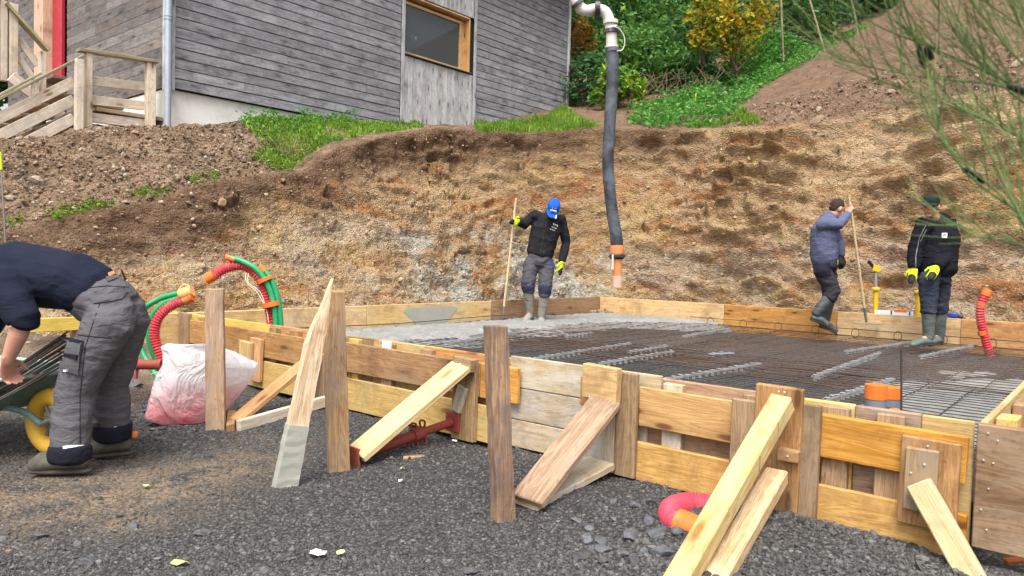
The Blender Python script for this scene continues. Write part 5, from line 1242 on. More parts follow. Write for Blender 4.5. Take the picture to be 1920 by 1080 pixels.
class Blob:
    """closed shapes that a voxel remesh fuses into one continuous surface"""
    def __init__(s): s.mb = MB()
    def loft(s, rings, k=18):
        """rings of (centre, u, v, ru, rv)"""
        V = []
        for c, u, v, ru, rv in rings:
            for i in range(k):
                t = 2 * math.pi * i / k; V.append(tuple(Vector(c) + u * (ru * math.cos(t)) + v * (rv * math.sin(t))))
        m = len(rings); Q = [(j * k + i, j * k + (i + 1) % k, (j + 1) * k + (i + 1) % k, (j + 1) * k + i) for j in range(m - 1) for i in range(k)]
        c0 = len(V); V.append(tuple(rings[0][0])); V.append(tuple(rings[-1][0]))
        T = [(c0, (i + 1) % k, i) for i in range(k)] + [(c0 + 1, (m - 1) * k + i, (m - 1) * k + (i + 1) % k) for i in range(k)]
        s.mb.add(V, Q, T); return s
    def limb(s, pts, k=16, ends=(1, 1), squash=None):
        """pts: (point, radius); rounded ends; squash=(vector, factor) flattens along vector"""
        P = [Vector(p) for p, r in pts]; Rr = [r for p, r in pts]
        d0 = (P[0] - P[1]).normalized(); d1 = (P[-1] - P[-2]).normalized(); C = []; rad = []
        if ends[0]:
            for f, g in ((1, .08), (.87, .5), (.5, .87)): C.append(P[0] + d0 * Rr[0] * f * ends[0]); rad.append(Rr[0] * g)
        C += P; rad += Rr
        if ends[1]:
            for f, g in ((.5, .87), (.87, .5), (1, .08)): C.append(P[-1] + d1 * Rr[-1] * f * ends[1]); rad.append(Rr[-1] * g)
        T = []
        for i in range(len(C)):
            d = C[min(i + 1, len(C) - 1)] - C[max(i - 1, 0)]; T.append(d.normalized())
        ref = Vector((.3, 1, .1)) if squash is None else Vector(squash[0]); u = T[0].cross(ref)
        if u.length < .05: u = T[0].cross(Vector((1, 0, 0)))
        u.normalize(); rings = []
        for i in range(len(C)):
            if squash is not None:
                v = (Vector(squash[0]) - T[i] * Vector(squash[0]).dot(T[i])).normalized(); u = v.cross(T[i]).normalized(); rings.append((C[i], u, v, rad[i], rad[i] * squash[1]))
            else:
                u = (u - T[i] * u.dot(T[i])).normalized(); rings.append((C[i], u, T[i].cross(u), rad[i], rad[i]))
        return s.loft(rings, k)
    def ell(s, c, rx, ry, rz, X=Vector((1, 0, 0)), Y=Vector((0, 1, 0)), Zv=Vector((0, 0, 1)), k=16):
        rings = [(Vector(c) + Zv * (rz * math.sin(t)), X, Y, rx * math.cos(t) + 1e-4, ry * math.cos(t) + 1e-4) for t in np.linspace(-math.pi / 2 * .97, math.pi / 2 * .97, 11)]
        return s.loft(rings, k)
    def fuse(s, name, mat, parent=None, voxel=.008, smooth=3, fold=0., ffreq=(6, 6, 14), org=None, seed=0.):
        V = np.concatenate(s.mb.V); fs = ([np.concatenate(s.mb.Q)] if s.mb.Q else []) + ([np.concatenate(s.mb.T)] if s.mb.T else [])
        o0 = Vector(org) if org is not None else world_of(parent).translation
        me = fast_mesh('raw', V - np.array(o0), fs); t = bpy.data.objects.new('raw', me); COL.objects.link(t)
        rm_ = t.modifiers.new('r', 'REMESH'); rm_.mode = 'VOXEL'; rm_.voxel_size = voxel; rm_.use_smooth_shade = True
        sm = t.modifiers.new('s', 'SMOOTH'); sm.factor = .5; sm.iterations = smooth
        dg = bpy.context.evaluated_depsgraph_get(); m2 = bpy.data.meshes.new_from_object(t.evaluated_get(dg))
        bpy.data.objects.remove(t); bpy.data.meshes.remove(me); m2.name = name
        if fold:
            k = len(m2.vertices); co = np.zeros(k * 3, np.float32); m2.vertices.foreach_get('co', co); co = co.reshape(-1, 3).astype(float)
            nm = np.zeros(k * 3, np.float32); m2.vertices.foreach_get('normal', nm); nm = nm.reshape(-1, 3)
            w_ = co + .05 * np.stack([pn(co * 4 + 9 + seed), pn(co * 4 + 21 + seed), pn(co * 4 + 33 + seed)], -1)
            dsp = fold * (ridge(w_ * np.array(ffreq) * .55 + seed, 2) * .7 + .5 * pn(w_ * np.array(ffreq) + 3 + seed) - .25)
            co = co + nm * dsp[:, None]; m2.vertices.foreach_set('co', co.astype(np.float32).ravel()); m2.update()
        m2.materials.clear(); m2.materials.append(mat); m2.shade_smooth()
        o = bpy.data.objects.new(name, m2); link(o, parent)
        if org is not None: o.location = org
        return o
def hand(bl, wrist, d, pn_, thumb, curl=.5, s=1.):
    """palm from the wrist along d, palm facing pn_, thumb towards 'thumb'"""
    d = d.normalized(); pn_ = (pn_ - d * pn_.dot(d)).normalized(); th = pn_.cross(d); th = th if th.dot(thumb) > 0 else -th
    palm_end = wrist + d * .088 * s
    bl.limb([(wrist - d * .02, .027 * s), (wrist + d * .03 * s, .038 * s), (wrist + d * .075 * s, .041 * s)], 14, squash=(pn_, .48))
    for i, (off, L) in enumerate(((.031, .074), (.0105, .083), (-.0105, .077), (-.031, .060))):
        p = palm_end - d * .012 + th * off * s; dd = d.copy(); pts = [(p - d * .02, .0098 * s)]
        for seg, fr_ in enumerate((.45, .32, .23)):
            ang = curl * (.75 + .15 * seg); q = dd * math.cos(ang) + pn_ * math.sin(ang); pr = pn_ * math.cos(ang) - dd * math.sin(ang)
            p = p + q.normalized() * L * fr_ * s; pts.append((p, (.0092 - .001 * seg) * s)); dd = q.normalized(); pn2 = pr
            pn_l = pr.normalized(); pn_, keep_ = pn_l, pn_
        bl.limb(pts, 10); pn_ = (palm_n0(d, th))
    p = wrist + d * .025 * s + th * .028 * s; q1 = p + (th * .7 + d * .7 + palm_n0(d, th) * .3).normalized() * .042 * s; q2 = q1 + (th * .2 + d * .8 + palm_n0(d, th) * .6 * (.4 + curl)).normalized() * .034 * s
    bl.limb([(p, .014 * s), (q1, .0115 * s), (q2, .0095 * s)], 10)
_pn = {}
def palm_n0(d, th): return _pn['n']
def make_hand(bl, wrist, d, pn_, thumb, curl=.5, s=1.):
    d = d.normalized(); _pn['n'] = (pn_ - d * pn_.dot(d)).normalized(); hand(bl, wrist, d, _pn['n'], thumb, curl, s)
def head(bl, c, f, u, s=1.):
    f = f.normalized(); u = (u - f * u.dot(f)).normalized(); sd_ = f.cross(u)
    bl.ell(c + u * .018 * s - f * .012 * s, .076 * s, .096 * s, .098 * s, sd_, f, u)
    bl.ell(c - u * .045 * s + f * .022 * s, .060 * s, .070 * s, .078 * s, sd_, f, u)
    bl.ell(c - u * .102 * s + f * .062 * s, .026 * s, .024 * s, .022 * s, sd_, f, u)       # chin
    bl.limb([(c + u * .012 * s + f * .086 * s, .009 * s), (c - u * .03 * s + f * .108 * s, .014 * s), (c - u * .04 * s + f * .098 * s, .012 * s)], 10)
    bl.ell(c + u * .028 * s + f * .076 * s, .055 * s, .018 * s, .012 * s, sd_, f, u)          # brow
    for q in (-1, 1):
        bl.ell(c - u * .012 * s + sd_ * (.079 * s * q) - f * .008 * s, .010 * s, .021 * s, .033 * s, sd_, f, u)
        bl.ell(c - u * .035 * s + sd_ * (.038 * s * q) + f * .066 * s, .024 * s, .020 * s, .024 * s, sd_, f, u)
    bl.ell(c - u * .068 * s + f * .082 * s, .028 * s, .014 * s, .012 * s, sd_, f, u)          # lips
def face_bits(par, c, f, u, s=1.):
    f = f.normalized(); u = (u - f * u.dot(f)).normalized(); sd_ = f.cross(u)
    for q in (-1, 1):
        b = MB(); b.tube([c + u * .006 * s + sd_ * ((.030 + .012) * q) + f * .083 * s, c + u * .006 * s + sd_ * (.030 * q) + f * .091 * s, c + u * .006 * s + sd_ * ((.030 - .011) * q) + f * .090 * s], [.003, .006, .003], 8); b.build('eye', M['eye'], par)
        b = MB(); b.tube([c + u * .026 * s + sd_ * (.048 * q) + f * .082 * s, c + u * .031 * s + sd_ * (.030 * q) + f * .094 * s, c + u * .027 * s + sd_ * (.014 * q) + f * .096 * s], [.003, .005, .004], 8); b.build('eyebrow', M['hair_dark'], par)
    b = MB(); b.tube([c - u * .066 * s - sd_ * .024 + f * .088 * s, c - u * .070 * s + f * .0975 * s, c - u * .066 * s + sd_ * .024 + f * .088 * s], [.003, .0055, .003], 8); b.build('mouth', M['lip'], par)
def cap_part(par, c, f, u, mat, s=1., tilt=0.):
    f = f.normalized(); u = (u - f * u.dot(f)).normalized(); sd_ = f.cross(u); base = c + u * .035 * s - f * .008
    bl = Blob(); bl.loft([(base + u * (h * s) , sd_, f, .086 * w * s, .106 * w * s) for h, w in ((-.004, 1), (.02, 1.), (.045, .95), (.066, .80), (.078, .55), (.084, .2))], 20)
    o = bl.fuse('cap', mat, par, .006, 3)
    V = []; k = 13
    for lay in (0, .006):
        for r_ in (0, .5, 1.):
            for i in range(k):
                t = -math.pi * .42 + math.pi * .84 * i / (k - 1); ext = .085 * r_ * (math.cos(t) ** .45) * s
                p = base + u * (.002 - lay - .020 * r_ * (1 - .3 * math.cos(t)) - .012 * r_ * abs(math.sin(t))) + sd_ * (math.sin(t) * .086 * s) + f * (math.cos(t) * .104 * s + ext); V.append(tuple(p))
    Q = []
    for lay in (0, 1):
        for r_ in range(2):
            for i in range(k - 1):
                a = lay * 39 + r_ * k + i; q = (a, a + 1, a + k + 1, a + k); Q.append(q if lay else q[::-1])
    for i in range(k - 1): a = 2 * k + i; Q.append((a, a + 1, a + 40, a + 39))
    MB().add(V, Q).build('brim', mat, o)
    return o
def torso(bl, pel, wai, che, nk, lat, frt, dims):
    """dims: (lat, front) half widths at pelvis, waist, chest, shoulder"""
    ax = (nk - pel).normalized()
    (a0, b0), (a1, b1), (a2, b2), (a3, b3) = dims
    def fr(d):
        d = d.normalized(); l = (lat - d * lat.dot(d)).normalized(); return l, d.cross(l).normalized()
    d0 = wai - pel; d1 = che - wai; d2 = nk - che
    R_ = []
    for c, d, a, b in ((pel - d0.normalized() * .07, d0, a0 * .8, b0 * .8), (pel, d0, a0, b0), (wai, d0 + d1, a1, b1), (wai.lerp(che, .55), d1, (a1 + a2) / 2, (b1 + b2) / 2), (che, d1 + d2, a2, b2), (che.lerp(nk, .55), d2, a3, b3), (che.lerp(nk, .85), d2, a3 * .72, b3 * .8), (nk, d2, a3 * .35, b3 * .5)):
        l, v = fr(d); R_.append((c, l, v, a, b))
    bl.loft(R_, 22)

def person(label, J, front, lat, up_head, face, scale=1., cap=None, hair=None, gloves=None, skin_hands=('R', 'L'), jacket=None, trousers=None, voxel=.009, sleeves=1., jd=None, td=1., boots=None, boot_top=.55, group='workers on the building site', curls=(.5, .5), palms=None, foot_drop=.0, sleeve_r=1., leg_r=1., hood=False, thumbs=None, fold_j=.010, fold_t=.012, collar=.22):
    base = (J['aR'] + J['aL']) / 2; base.z = min(J['tR'].z, J['tL'].z) - .03
    # ---- the body, one continuous surface
    bl = Blob(); head(bl, J['head'], face, up_head, scale)
    bl.limb([(J['neck'] - (J['head'] - J['neck']) * .3, .062), (J['neck'], .058), (J['head'] - up_head.normalized() * .05, .055)])
    torso(bl, J['pel'], J['wai'], J['che'], J['neck'], lat, front, ((.14, .10), (.13, .095), (.15, .105), (.135, .085)))
    for s in 'RL':
        bl.limb([(J['che'].lerp(J['neck'], .5), .06), (J['s' + s], .058), (J['s' + s].lerp(J['e' + s], .5), .047), (J['e' + s], .040), (J['e' + s].lerp(J['w' + s], .35), .042), (J['w' + s], .028)])
        dh = (J['h' + s] - J['w' + s]); make_hand(bl, J['w' + s], dh, (palms or {}).get(s, front * -.3 - lat * (1 if s == 'R' else -1)), (thumbs or {}).get(s, front), curls[0 if s == 'R' else 1], 1.02)
        bl.limb([(J['pel'].lerp(J['i' + s], .6), .085), (J['i' + s], .080), (J['i' + s].lerp(J['k' + s], .5), .068), (J['k' + s], .052), (J['k' + s].lerp(J['a' + s], .35), .052), (J['a' + s], .036)])
        bl.limb([(J['a' + s] - Z * .005, .033), (J['a' + s].lerp(J['t' + s], .3) + Z * .008, .026), (J['a' + s].lerp(J['t' + s], .5) + Z * .0, .020)])
    body = bl.fuse('person', M['skin'], None, voxel * .8, 2, org=base); tag(body, label, 'person', group)
    hp = body
    face_bits(hp, J['head'], face, up_head, scale)
    f = face.normalized(); u = (up_head - f * up_head.dot(f)).normalized(); sd_ = f.cross(u); c = J['head']
    if hair is not None:
        hb = Blob(); hb.ell(c + u * .026 - f * .020, .0785 * scale, .092 * scale, .091 * scale, sd_, f, u); hb.ell(c - u * .01 - f * .050, .066, .048, .062, sd_, f, u)
        hb.fuse('hair', hair, hp, .007, 2, .003, (60, 60, 60))
    if cap is not None: J['_cap'] = cap_part(hp, c, f, u, cap, scale)
    # ---- jacket
    jb = Blob(); D = jd or ((.185, .135), (.180, .135), (.200, .145), (.175, .115)); torso(jb, J['hem'], J['wai'], J['che'], J['neck'] + up_head.normalized() * .01, lat, front, D)
    for s in 'RL':
        q = J['e' + s].lerp(J['w' + s], sleeves if not isinstance(sleeves, dict) else sleeves[s]); r_ = sleeve_r
        jb.limb([(J['che'].lerp(J['neck'], .45), .085), (J['s' + s], .082 * r_), (J['s' + s].lerp(J['e' + s], .5), .070 * r_), (J['e' + s], .064 * r_), (J['e' + s].lerp(q, .5), .058 * r_), (q, .048 * r_)], ends=(1, .35))
    jb.limb([(J['neck'] - (J['head'] - J['neck']) * .25, .085), (J['neck'] + (J['head'] - J['neck']) * collar, .072)], ends=(1, .2))
    if hood: jb.ell(J['neck'] - front * .085 + Z * .03, .105, .070, .080, lat, front, Z)
    jk = jb.fuse('jacket', jacket, hp, voxel, 3, fold_j, (7, 7, 12), seed=scale * 3)
    # ---- trousers
    tb = Blob(); l = lat.normalized(); d0 = (J['wai'] - J['pel'])
    torso(tb, J['pel'], J['pel'] + d0 * .45, J['pel'] + d0 * .7, J['pel'] + d0 * 1.0, lat, front, ((.168 * td, .132 * td), (.160 * td, .122 * td), (.15, .11), (.13, .10)))
    for s in 'RL':
        end = J['k' + s].lerp(J['a' + s], boot_top); r_ = leg_r
        tb.limb([(J['pel'].lerp(J['i' + s], .7), .115 * td), (J['i' + s] - Z * .02, .108 * td), (J['i' + s].lerp(J['k' + s], .5), .094 * r_), (J['k' + s], .084 * r_), (J['k' + s].lerp(end, .5), .082 * r_), (end, .080 * r_)], ends=(1, .25))
    tr = tb.fuse('trousers', trousers, hp, voxel, 3, fold_t, (7, 7, 17), seed=5 + scale)
    # ---- boots or shoes
    if boots is not None:
        for s in 'RL':
            bb = Blob(); top = J['k' + s].lerp(J['a' + s], boot_top - .12); a_ = J['a' + s]; t_ = J['t' + s]; dt = (t_ - a_); dt = dt - Z * dt.z * .0; hl = a_ - dt.normalized() * .045
            bb.limb([(top, .072), (top.lerp(a_, .5), .066), (a_, .056)], ends=(.2, .6))
            low = min(t_.z, a_.z - .06)
            bb.limb([(Vector((hl.x, hl.y, a_.z - .045)), .042), (a_.lerp(t_, .45) - Z * .012, .050), (t_, .040)], ends=(.7, 1), squash=(Z, .85))
            bo = bb.fuse('boot', boots, hp, voxel * .8, 3, .004, (9, 9, 20))
            nh = dt.normalized(); mid = (hl + t_) / 2; sole = Blob(); sole.limb([(Vector((hl.x, hl.y, a_.z - .078)), .040), (a_.lerp(t_, .5) - Z * .048, .044), (t_ - Z * .030, .041)], squash=(Z, .32)); sole.fuse('sole', M['shoe_sole'], bo, voxel * .8, 1)
    # ---- gloves
    if gloves is not None:
        for s in 'RL':
            g = gloves[s]
            if g is None: continue
            gb = Blob(); dh = (J['h' + s] - J['w' + s]); make_hand(gb, J['w' + s], dh, (palms or {}).get(s, front * -.3 - lat * (1 if s == 'R' else -1)), (thumbs or {}).get(s, front), curls[0 if s == 'R' else 1], 1.17)
            gb.limb([(J['w' + s] - dh.normalized() * .05, .036), (J['w' + s] + dh.normalized() * .015, .037)], ends=(.3, .6))
            go = gb.fuse('glove', g[0], hp, .005, 2)
            if g[1] is not None:
                db = Blob(); q = J['w' + s] + dh.normalized() * .135; db.limb([(q - dh.normalized() * .03, .040), (q + dh.normalized() * .03, .034)], squash=((palms or {}).get(s, front), .62)); db.fuse('glove_palm', g[1], go, .006, 2)
    J['_root'] = hp; J['_jacket'] = jk; J['_trousers'] = tr
    return hp
def JP(Y0, **k): return {q: aty(v[0], v[1], Y0 + v[2]) for q, v in k.items()}
def patch(par, c, nrm, w, h, mat, upv=Z, name='patch', t=.006):
    n_ = Vector(nrm).normalized(); x = upv.cross(n_).normalized(); return MB().box(Vector(c), x, n_.cross(x), w, h, t, .0015).build(name, mat, par, False)
def stick(par_label, top, bot, head_dir, label, tine=True):
    e = root('rake', bot, label, 'rake', 'long handled concrete rakes'); d = (bot - top).normalized()
    MB().tube([top, bot - d * .16], [.0155, .0155], 12).build('handle', M['handle'], e)
    MB().tube([bot - d * .20, bot - d * .02], [.018, .013], 10).build('socket', M['steel_grey'], e)
    h = Vector(head_dir).normalized(); MB().box(bot, h, Z, .30, .012, .05, .002).build('blade', M['steel_grey'], e, False)
    return e


from mathutils.bvhtree import BVHTree
_bvh = {}
def bvh_of(o):
    if o.name not in _bvh:
        Mw = world_of(o); me = o.data; _bvh[o.name] = BVHTree.FromPolygons([Mw @ v.co for v in me.vertices], [tuple(p.vertices) for p in me.polygons])
    return _bvh[o.name]
def surf(o, x, y):
    v = ray(x, y); h = bvh_of(o).ray_cast(CAMP, v.normalized()); return (h[0], h[1]) if h[0] is not None else None
def decal(o, quad, mat, name, nx=6, ny=6, lift=.004, par=None, bulge=0.):
    """a cloth patch laid on the surface of o, its corners given where the photograph shows them"""
    (a, b, c, d) = quad; pts = []; last = None
    for j in range(ny + 1):
        for i in range(nx + 1):
            u, v = i / nx, j / ny; x = (a[0] * (1 - u) + b[0] * u) * (1 - v) + (d[0] * (1 - u) + c[0] * u) * v; y = (a[1] * (1 - u) + b[1] * u) * (1 - v) + (d[1] * (1 - u) + c[1] * u) * v
            h = surf(o, x, y)
            if h is None: h = last
            if h is None: h = (aty(x, y, o_y(o)), Vector((0, -1, 0)))
            last = h; bl_ = bulge * math.sin(math.pi * u) ** .5 * math.sin(math.pi * v) ** .5 if bulge else 0.
            pts.append((h[0] + h[1] * (lift + bl_), h[0] - h[1] * .006))
    n1 = nx + 1; V = [tuple(p[0]) for p in pts] + [tuple(p[1]) for p in pts]; k = len(pts)
    Q = [(j * n1 + i, j * n1 + n1 + i, j * n1 + n1 + i + 1, j * n1 + i + 1) for j in range(ny) for i in range(nx)]
    rim = [i for i in range(nx)] + [j * n1 + nx for j in range(ny)] + [ny * n1 + i for i in range(nx, 0, -1)] + [j * n1 for j in range(ny, 0, -1)]
    Q += [(rim[i], rim[(i + 1) % len(rim)], rim[(i + 1) % len(rim)] + k, rim[i] + k) for i in range(len(rim))]
    return MB().add(V, Q).build(name, mat, par or o)
def o_y(o): return world_of(o).translation.y
def ribbon(o, px, w, mat, name, lift=.003, par=None):
    pts = [];
    for (x0, y0), (x1, y1) in zip(px[:-1], px[1:]):
        for t in np.linspace(0, 1, 7)[:-1]: pts.append((x0 + (x1 - x0) * t, y0 + (y1 - y0) * t))
    pts.append(px[-1]); H = [h for h in (surf(o, *p) for p in pts) if h is not None]
    if len(H) < 2: return None
    return MB().tube([p + n_ * lift for p, n_ in H], w, 6).build(name, mat, par or o)

# ---- 1: man in the blue cap, standing in the fresh concrete
Y1 = atz(1005, 604, .26).y
J = JP(Y1, head=(1037, 391, -.16), neck=(1031, 405, -.05), che=(1024, 428, -.02), wai=(1014, 468, .0), pel=(1011, 488, .0), hem=(1012, 476, .0),
  sR=(1001, 403, -.02), eR=(983, 421, -.04), wR=(971, 415, -.16), hR=(962, 416, -.26), sL=(1054, 411, -.02), eL=(1061, 455, .04), wL=(1054, 490, -.05), hL=(1051, 508, -.09),
  iR=(996, 494, .0), iL=(1025, 495, .0), kR=(990, 536, -.06), kL=(1022, 543, -.06), aR=(994, 586, .06), aL=(1016, 593, .02), tR=(985, 601, -.08), tL=(1013, 608, -.10))
fr1 = Vector((-.25, -1, 0)).normalized(); lat1 = Vector((1, -.2, 0)).normalized()
face1 = Vector((-.12, -.62, -.78)); up1 = Vector((.16, -.75, .62))
w1 = person('man in blue cap and black jacket standing in wet concrete with a rake', J, fr1, lat1, up1, face1, 1.0, cap=M['cap_blue'], jacket=M['black_fleece'], trousers=M['grey_work'], boots=M['mud_boot'], boot_top=.22,
  gloves={'R': (M['neon'], M['glove_black']), 'L': (M['neon'], M['glove_black'])}, curls=(1.15, .5), palms={'R': Vector((.3, -.9, -.3)), 'L': Vector((-1, .3, 0))}, thumbs={'R': Z, 'L': fr1}, sleeve_r=.95)
# cap print and brim stripe, chest print, pocket label
cp = J['_cap']; f_ = face1.normalized(); u_ = (up1 - f_ * up1.dot(f_)).normalized(); s_ = f_.cross(u_); hc = J['head']
b0_ = hc + u_ * .066 + f_ * .100
pl = MB().box(b0_, s_, u_, .085, .026, .012, .003).build('cap_badge', M['white'], cp, False)
for i_ in range(5): MB().box(b0_ + f_ * .0065 + s_ * (-.024 + .012 * i_), s_, u_, .005, .012, .003, .0005).build('badge_letter', M['cap_blue'], pl, False) if False else None
MB().box(hc + u_ * .020 + f_ * .140 - s_ * .048, f_, s_, .075, .020, .010, .002).build('brim_stripe', M['white'], cp, False)
for i_, q in enumerate((-.02, .022)): MB().tube([hc + u_ * .098 + f_ * .082 + s_ * q, hc + u_ * .100 + f_ * .088 + s_ * q], .0045, 8).build('eyelet', M['white'], cp)
jk_ = J['_jacket']
for q in (((1037, 418), (1046, 422), (1045, 426), (1036, 422)), ((1034.5, 424), (1043.5, 428), (1042.5, 430.5), (1033.5, 426.5)), ((1031.5, 428.5), (1040.5, 432), (1039.5, 434), (1030.5, 430.5))): [decal(jk_, tuple((q[0][0] + (q[1][0] - q[0][0]) * u_ if c_i in (0, 3) else q[0][0] + (q[1][0] - q[0][0]) * (u_ + .24), (q[0] if c_i < 2 else q[3])[1] + ((q[1] if c_i < 2 else q[2])[1] - (q[0] if c_i < 2 else q[3])[1]) * (u_ if c_i in (0, 3) else u_ + .24) - (.6 if c_i > 1 else 0)) for c_i in range(4)), M['reflect'], 'chest_print', 2, 1, .003) for u_ in (0., .36, .72)]
ribbon(jk_, [(1026, 412), (1020, 440), (1013, 474)], .0035, M['clamp'], 'zip')
decal(J['_trousers'], ((1030, 489), (1040, 490), (1040, 498), (1030, 497)), M['blue'], 'pocket_label', 3, 3)
for s, x, y in (('R', 990, 531), ('L', 1022, 537)):
    kb = Blob(); kb.limb([(J['k' + s] + Z * .055, .0895), (J['k' + s], .091), (J['k' + s].lerp(J['a' + s], .12), .088)], ends=(.2, .2)); kb.fuse('knee_panel', M['navy_knee'], J['_trousers'], .008, 3, .007, (7, 7, 18))
hm = J['wR'] + (J['hR'] - J['wR']).normalized() * .085
tp_ = aty(969, 371, Y1 - .30); bt_ = atz(941, 612, .27); 
stick('', aty(968, 371, hm.y - .0), Vector((aty(942, 600, hm.y + .15).x, hm.y + .15, .27)), Vector((1, .25, 0)), 'long wooden rake held upright by the man in the blue cap')

# ---- 2: man in the slate blue sweatshirt stepping over the mesh
Y2 = onA(1545, 616, 6.15).y
J = JP(Y2, head=(1571, 391, .02), neck=(1556, 406, .02), che=(1547, 432, .0), wai=(1545, 474, .0), pel=(1547, 498, .0), hem=(1546, 486, .0),
  sR=(1543, 419, -.15), eR=(1574, 421, -.22), wR=(1589, 401, -.16), hR=(1598, 384, -.14), sL=(1557, 416, .15), eL=(1572, 452, .18), wL=(1577, 480, .10), hL=(1580, 500, .04),
  iR=(1543, 506, -.07), iL=(1552, 506, .08), kR=(1562, 548, -.10), kL=(1556, 552, .10), aR=(1530, 589, -.08), aL=(1546, 602, .10), tR=(1551, 608, -.10), tL=(1565, 619, .06))
fr2 = Vector((1, .15, 0)).normalized(); lat2 = Vector((.15, -1, 0)).normalized()
w2 = person('bareheaded man in slate blue sweatshirt stepping over the mesh with a rake', J, fr2, lat2, Vector((.42, 0, .9)), Vector((.9, .15, -.40)), 1., hair=M['hair_dark'], jacket=M['blue_sweat'], trousers=M['black_trousers'], boots=M['grey_boot'], boot_top=.28,
  gloves={'R': None, 'L': (M['glove_black'], None)}, curls=(1.2, .6), palms={'R': Vector((.6, .4, -.5)), 'L': Vector((-.3, .9, 0))}, thumbs={'R': Z, 'L': fr2}, sleeve_r=.98,
  jd=((.175, .150), (.175, .155), (.190, .150), (.165, .115)))
decal(J['_trousers'], ((1529, 495), (1556, 493), (1557, 516), (1532, 518)), M['dark_hem'], 'back_pocket', 6, 6, .010)
hm = J['wR'] + (J['hR'] - J['wR']).normalized() * .085
bt2 = onA(1625, 607, LA - .12)
d_ = bt2 - hm; stick('', hm - d_ * (24 / 218.), bt2, Vector((1, -.3, 0)), 'long wooden rake held by the man in the slate blue sweatshirt')

# ---- 3: man in the black padded jacket
Y3 = atz(1735, 648, .25).y
J = JP(Y3, head=(1745, 386, -.02), neck=(1757, 415, .04), che=(1758, 442, .03), wai=(1754, 488, .02), pel=(1754, 518, .02), hem=(1754, 506, .02),
  sR=(1731, 424, -.02), eR=(1716, 468, .0), wR=(1714, 501, -.06), hR=(1709, 523, -.10), sL=(1780, 424, -.02), eL=(1783, 468, -.06), wL=(1757, 500, -.20), hL=(1745, 521, -.26),
  iR=(1741, 522, -.05), iL=(1765, 522, .06), kR=(1741, 572, -.08), kL=(1763, 572, .08), aR=(1741, 632, -.04), aL=(1761, 630, .16), tR=(1711, 646, -.12), tL=(1745, 642, .06))
fr3 = Vector((-.72, -.70, 0)).normalized(); lat3 = Vector((.70, -.72, 0)).normalized() * 1
w3 = person('man in dark cap, black padded jacket and yellow gloves standing on the mesh', J, fr3, lat3, Vector((.1, 0, 1)), Vector((-.62, -.78, -.10)), 1.0, cap=M['cap_green'], hair=M['hair_grey'], jacket=M['black_jacket'], trousers=M['jeans'], boots=M['green_boot'], boot_top=.22,
  gloves={'R': (M['neon'], M['glove_black']), 'L': (M['neon'], M['glove_black'])}, curls=(.55, .55), palms={'R': Vector((.6, .6, 0)), 'L': Vector((.2, .9, -.2))}, thumbs={'R': fr3, 'L': Vector((-1, -.2, 0))}, sleeve_r=1.22,
  jd=((.215, .185), (.215, .185), (.225, .180), (.19, .14)), hood=True)
jk_ = J['_jacket']
pt = decal(jk_, ((1766, 437), (1776, 437), (1776, 446), (1766, 446)), M['white'], 'sleeve_badge', 3, 3, .004)
h_ = surf(jk_, 1771, 441)
if h_:
    for dx in (-.010, .010):
        c0_ = h_[0] + h_[1] * .008; MB().tube([c0_ + Vector((dx - .008, 0, .014)), c0_ + Vector((dx, 0, -.012)), c0_ + Vector((dx + .008, 0, .014))], .003, 5).build('badge_mark', M['black'], pt)
ribbon(jk_, [(1736, 422), (1724, 446), (1717, 480), (1717, 510)], .0035, M['steel_grey'], 'reflective_piping')
ribbon(jk_, [(1737, 430), (1726, 453)], .0030, M['steel_grey'], 'reflective_piping')
decal(jk_, ((1722, 478), (1744, 478), (1743, 482), (1722, 482)), M['dark_hem'], 'pocket_flap', 4, 2, .008)

# ---- 4: man stooping over the wheelbarrow
Y4 = 3.62
J = JP(Y4, head=(-112, 560, -.05), neck=(-38, 520, -.03), che=(30, 512, .0), wai=(140, 528, .0), pel=(206, 572, .02), hem=(176, 548, .01),
  sR=(-8, 530, .20), eR=(-22, 610, .22), wR=(-18, 690, .12), hR=(-2, 722, .06), sL=(8, 535, -.20), eL=(46, 600, -.22), wL=(14, 676, -.20), hL=(18, 716, -.12),
  iR=(236, 592, .10), iL=(204, 600, -.09), kR=(208, 722, .14), kL=(140, 732, -.12), aR=(212, 818, .17), aL=(130, 862, -.16), tR=(186, 836, .14), tL=(78, 878, -.18))
fr4 = Vector((-.35, 0, -1)).normalized(); lat4 = Vector((0, 1, 0))
w4 = person('man in navy sweatshirt and grey work trousers stooping over the wheelbarrow', J, fr4, lat4, Vector((-.75, 0, .6)), Vector((-.55, 0, -.83)), 1., hair=M['hair_dark'], jacket=M['navy_sweat'], trousers=M['grey_trousers'], boots=None, boot_top=.93, voxel=.0075,
  sleeves={'R': .15, 'L': .10}, curls=(.9, .8), palms={'R': Vector((.8, -.3, -.5)), 'L': Vector((.5, .2, -.8))}, thumbs={'R': Vector((1, 0, 0)), 'L': Vector((1, -.4, .2))}, jd=((.165, .135), (.182, .142), (.205, .155), (.19, .13)), fold_j=.007, fold_t=.008, td=1.03, leg_r=1.04, sleeve_r=1.12)
tr = J['_trousers']
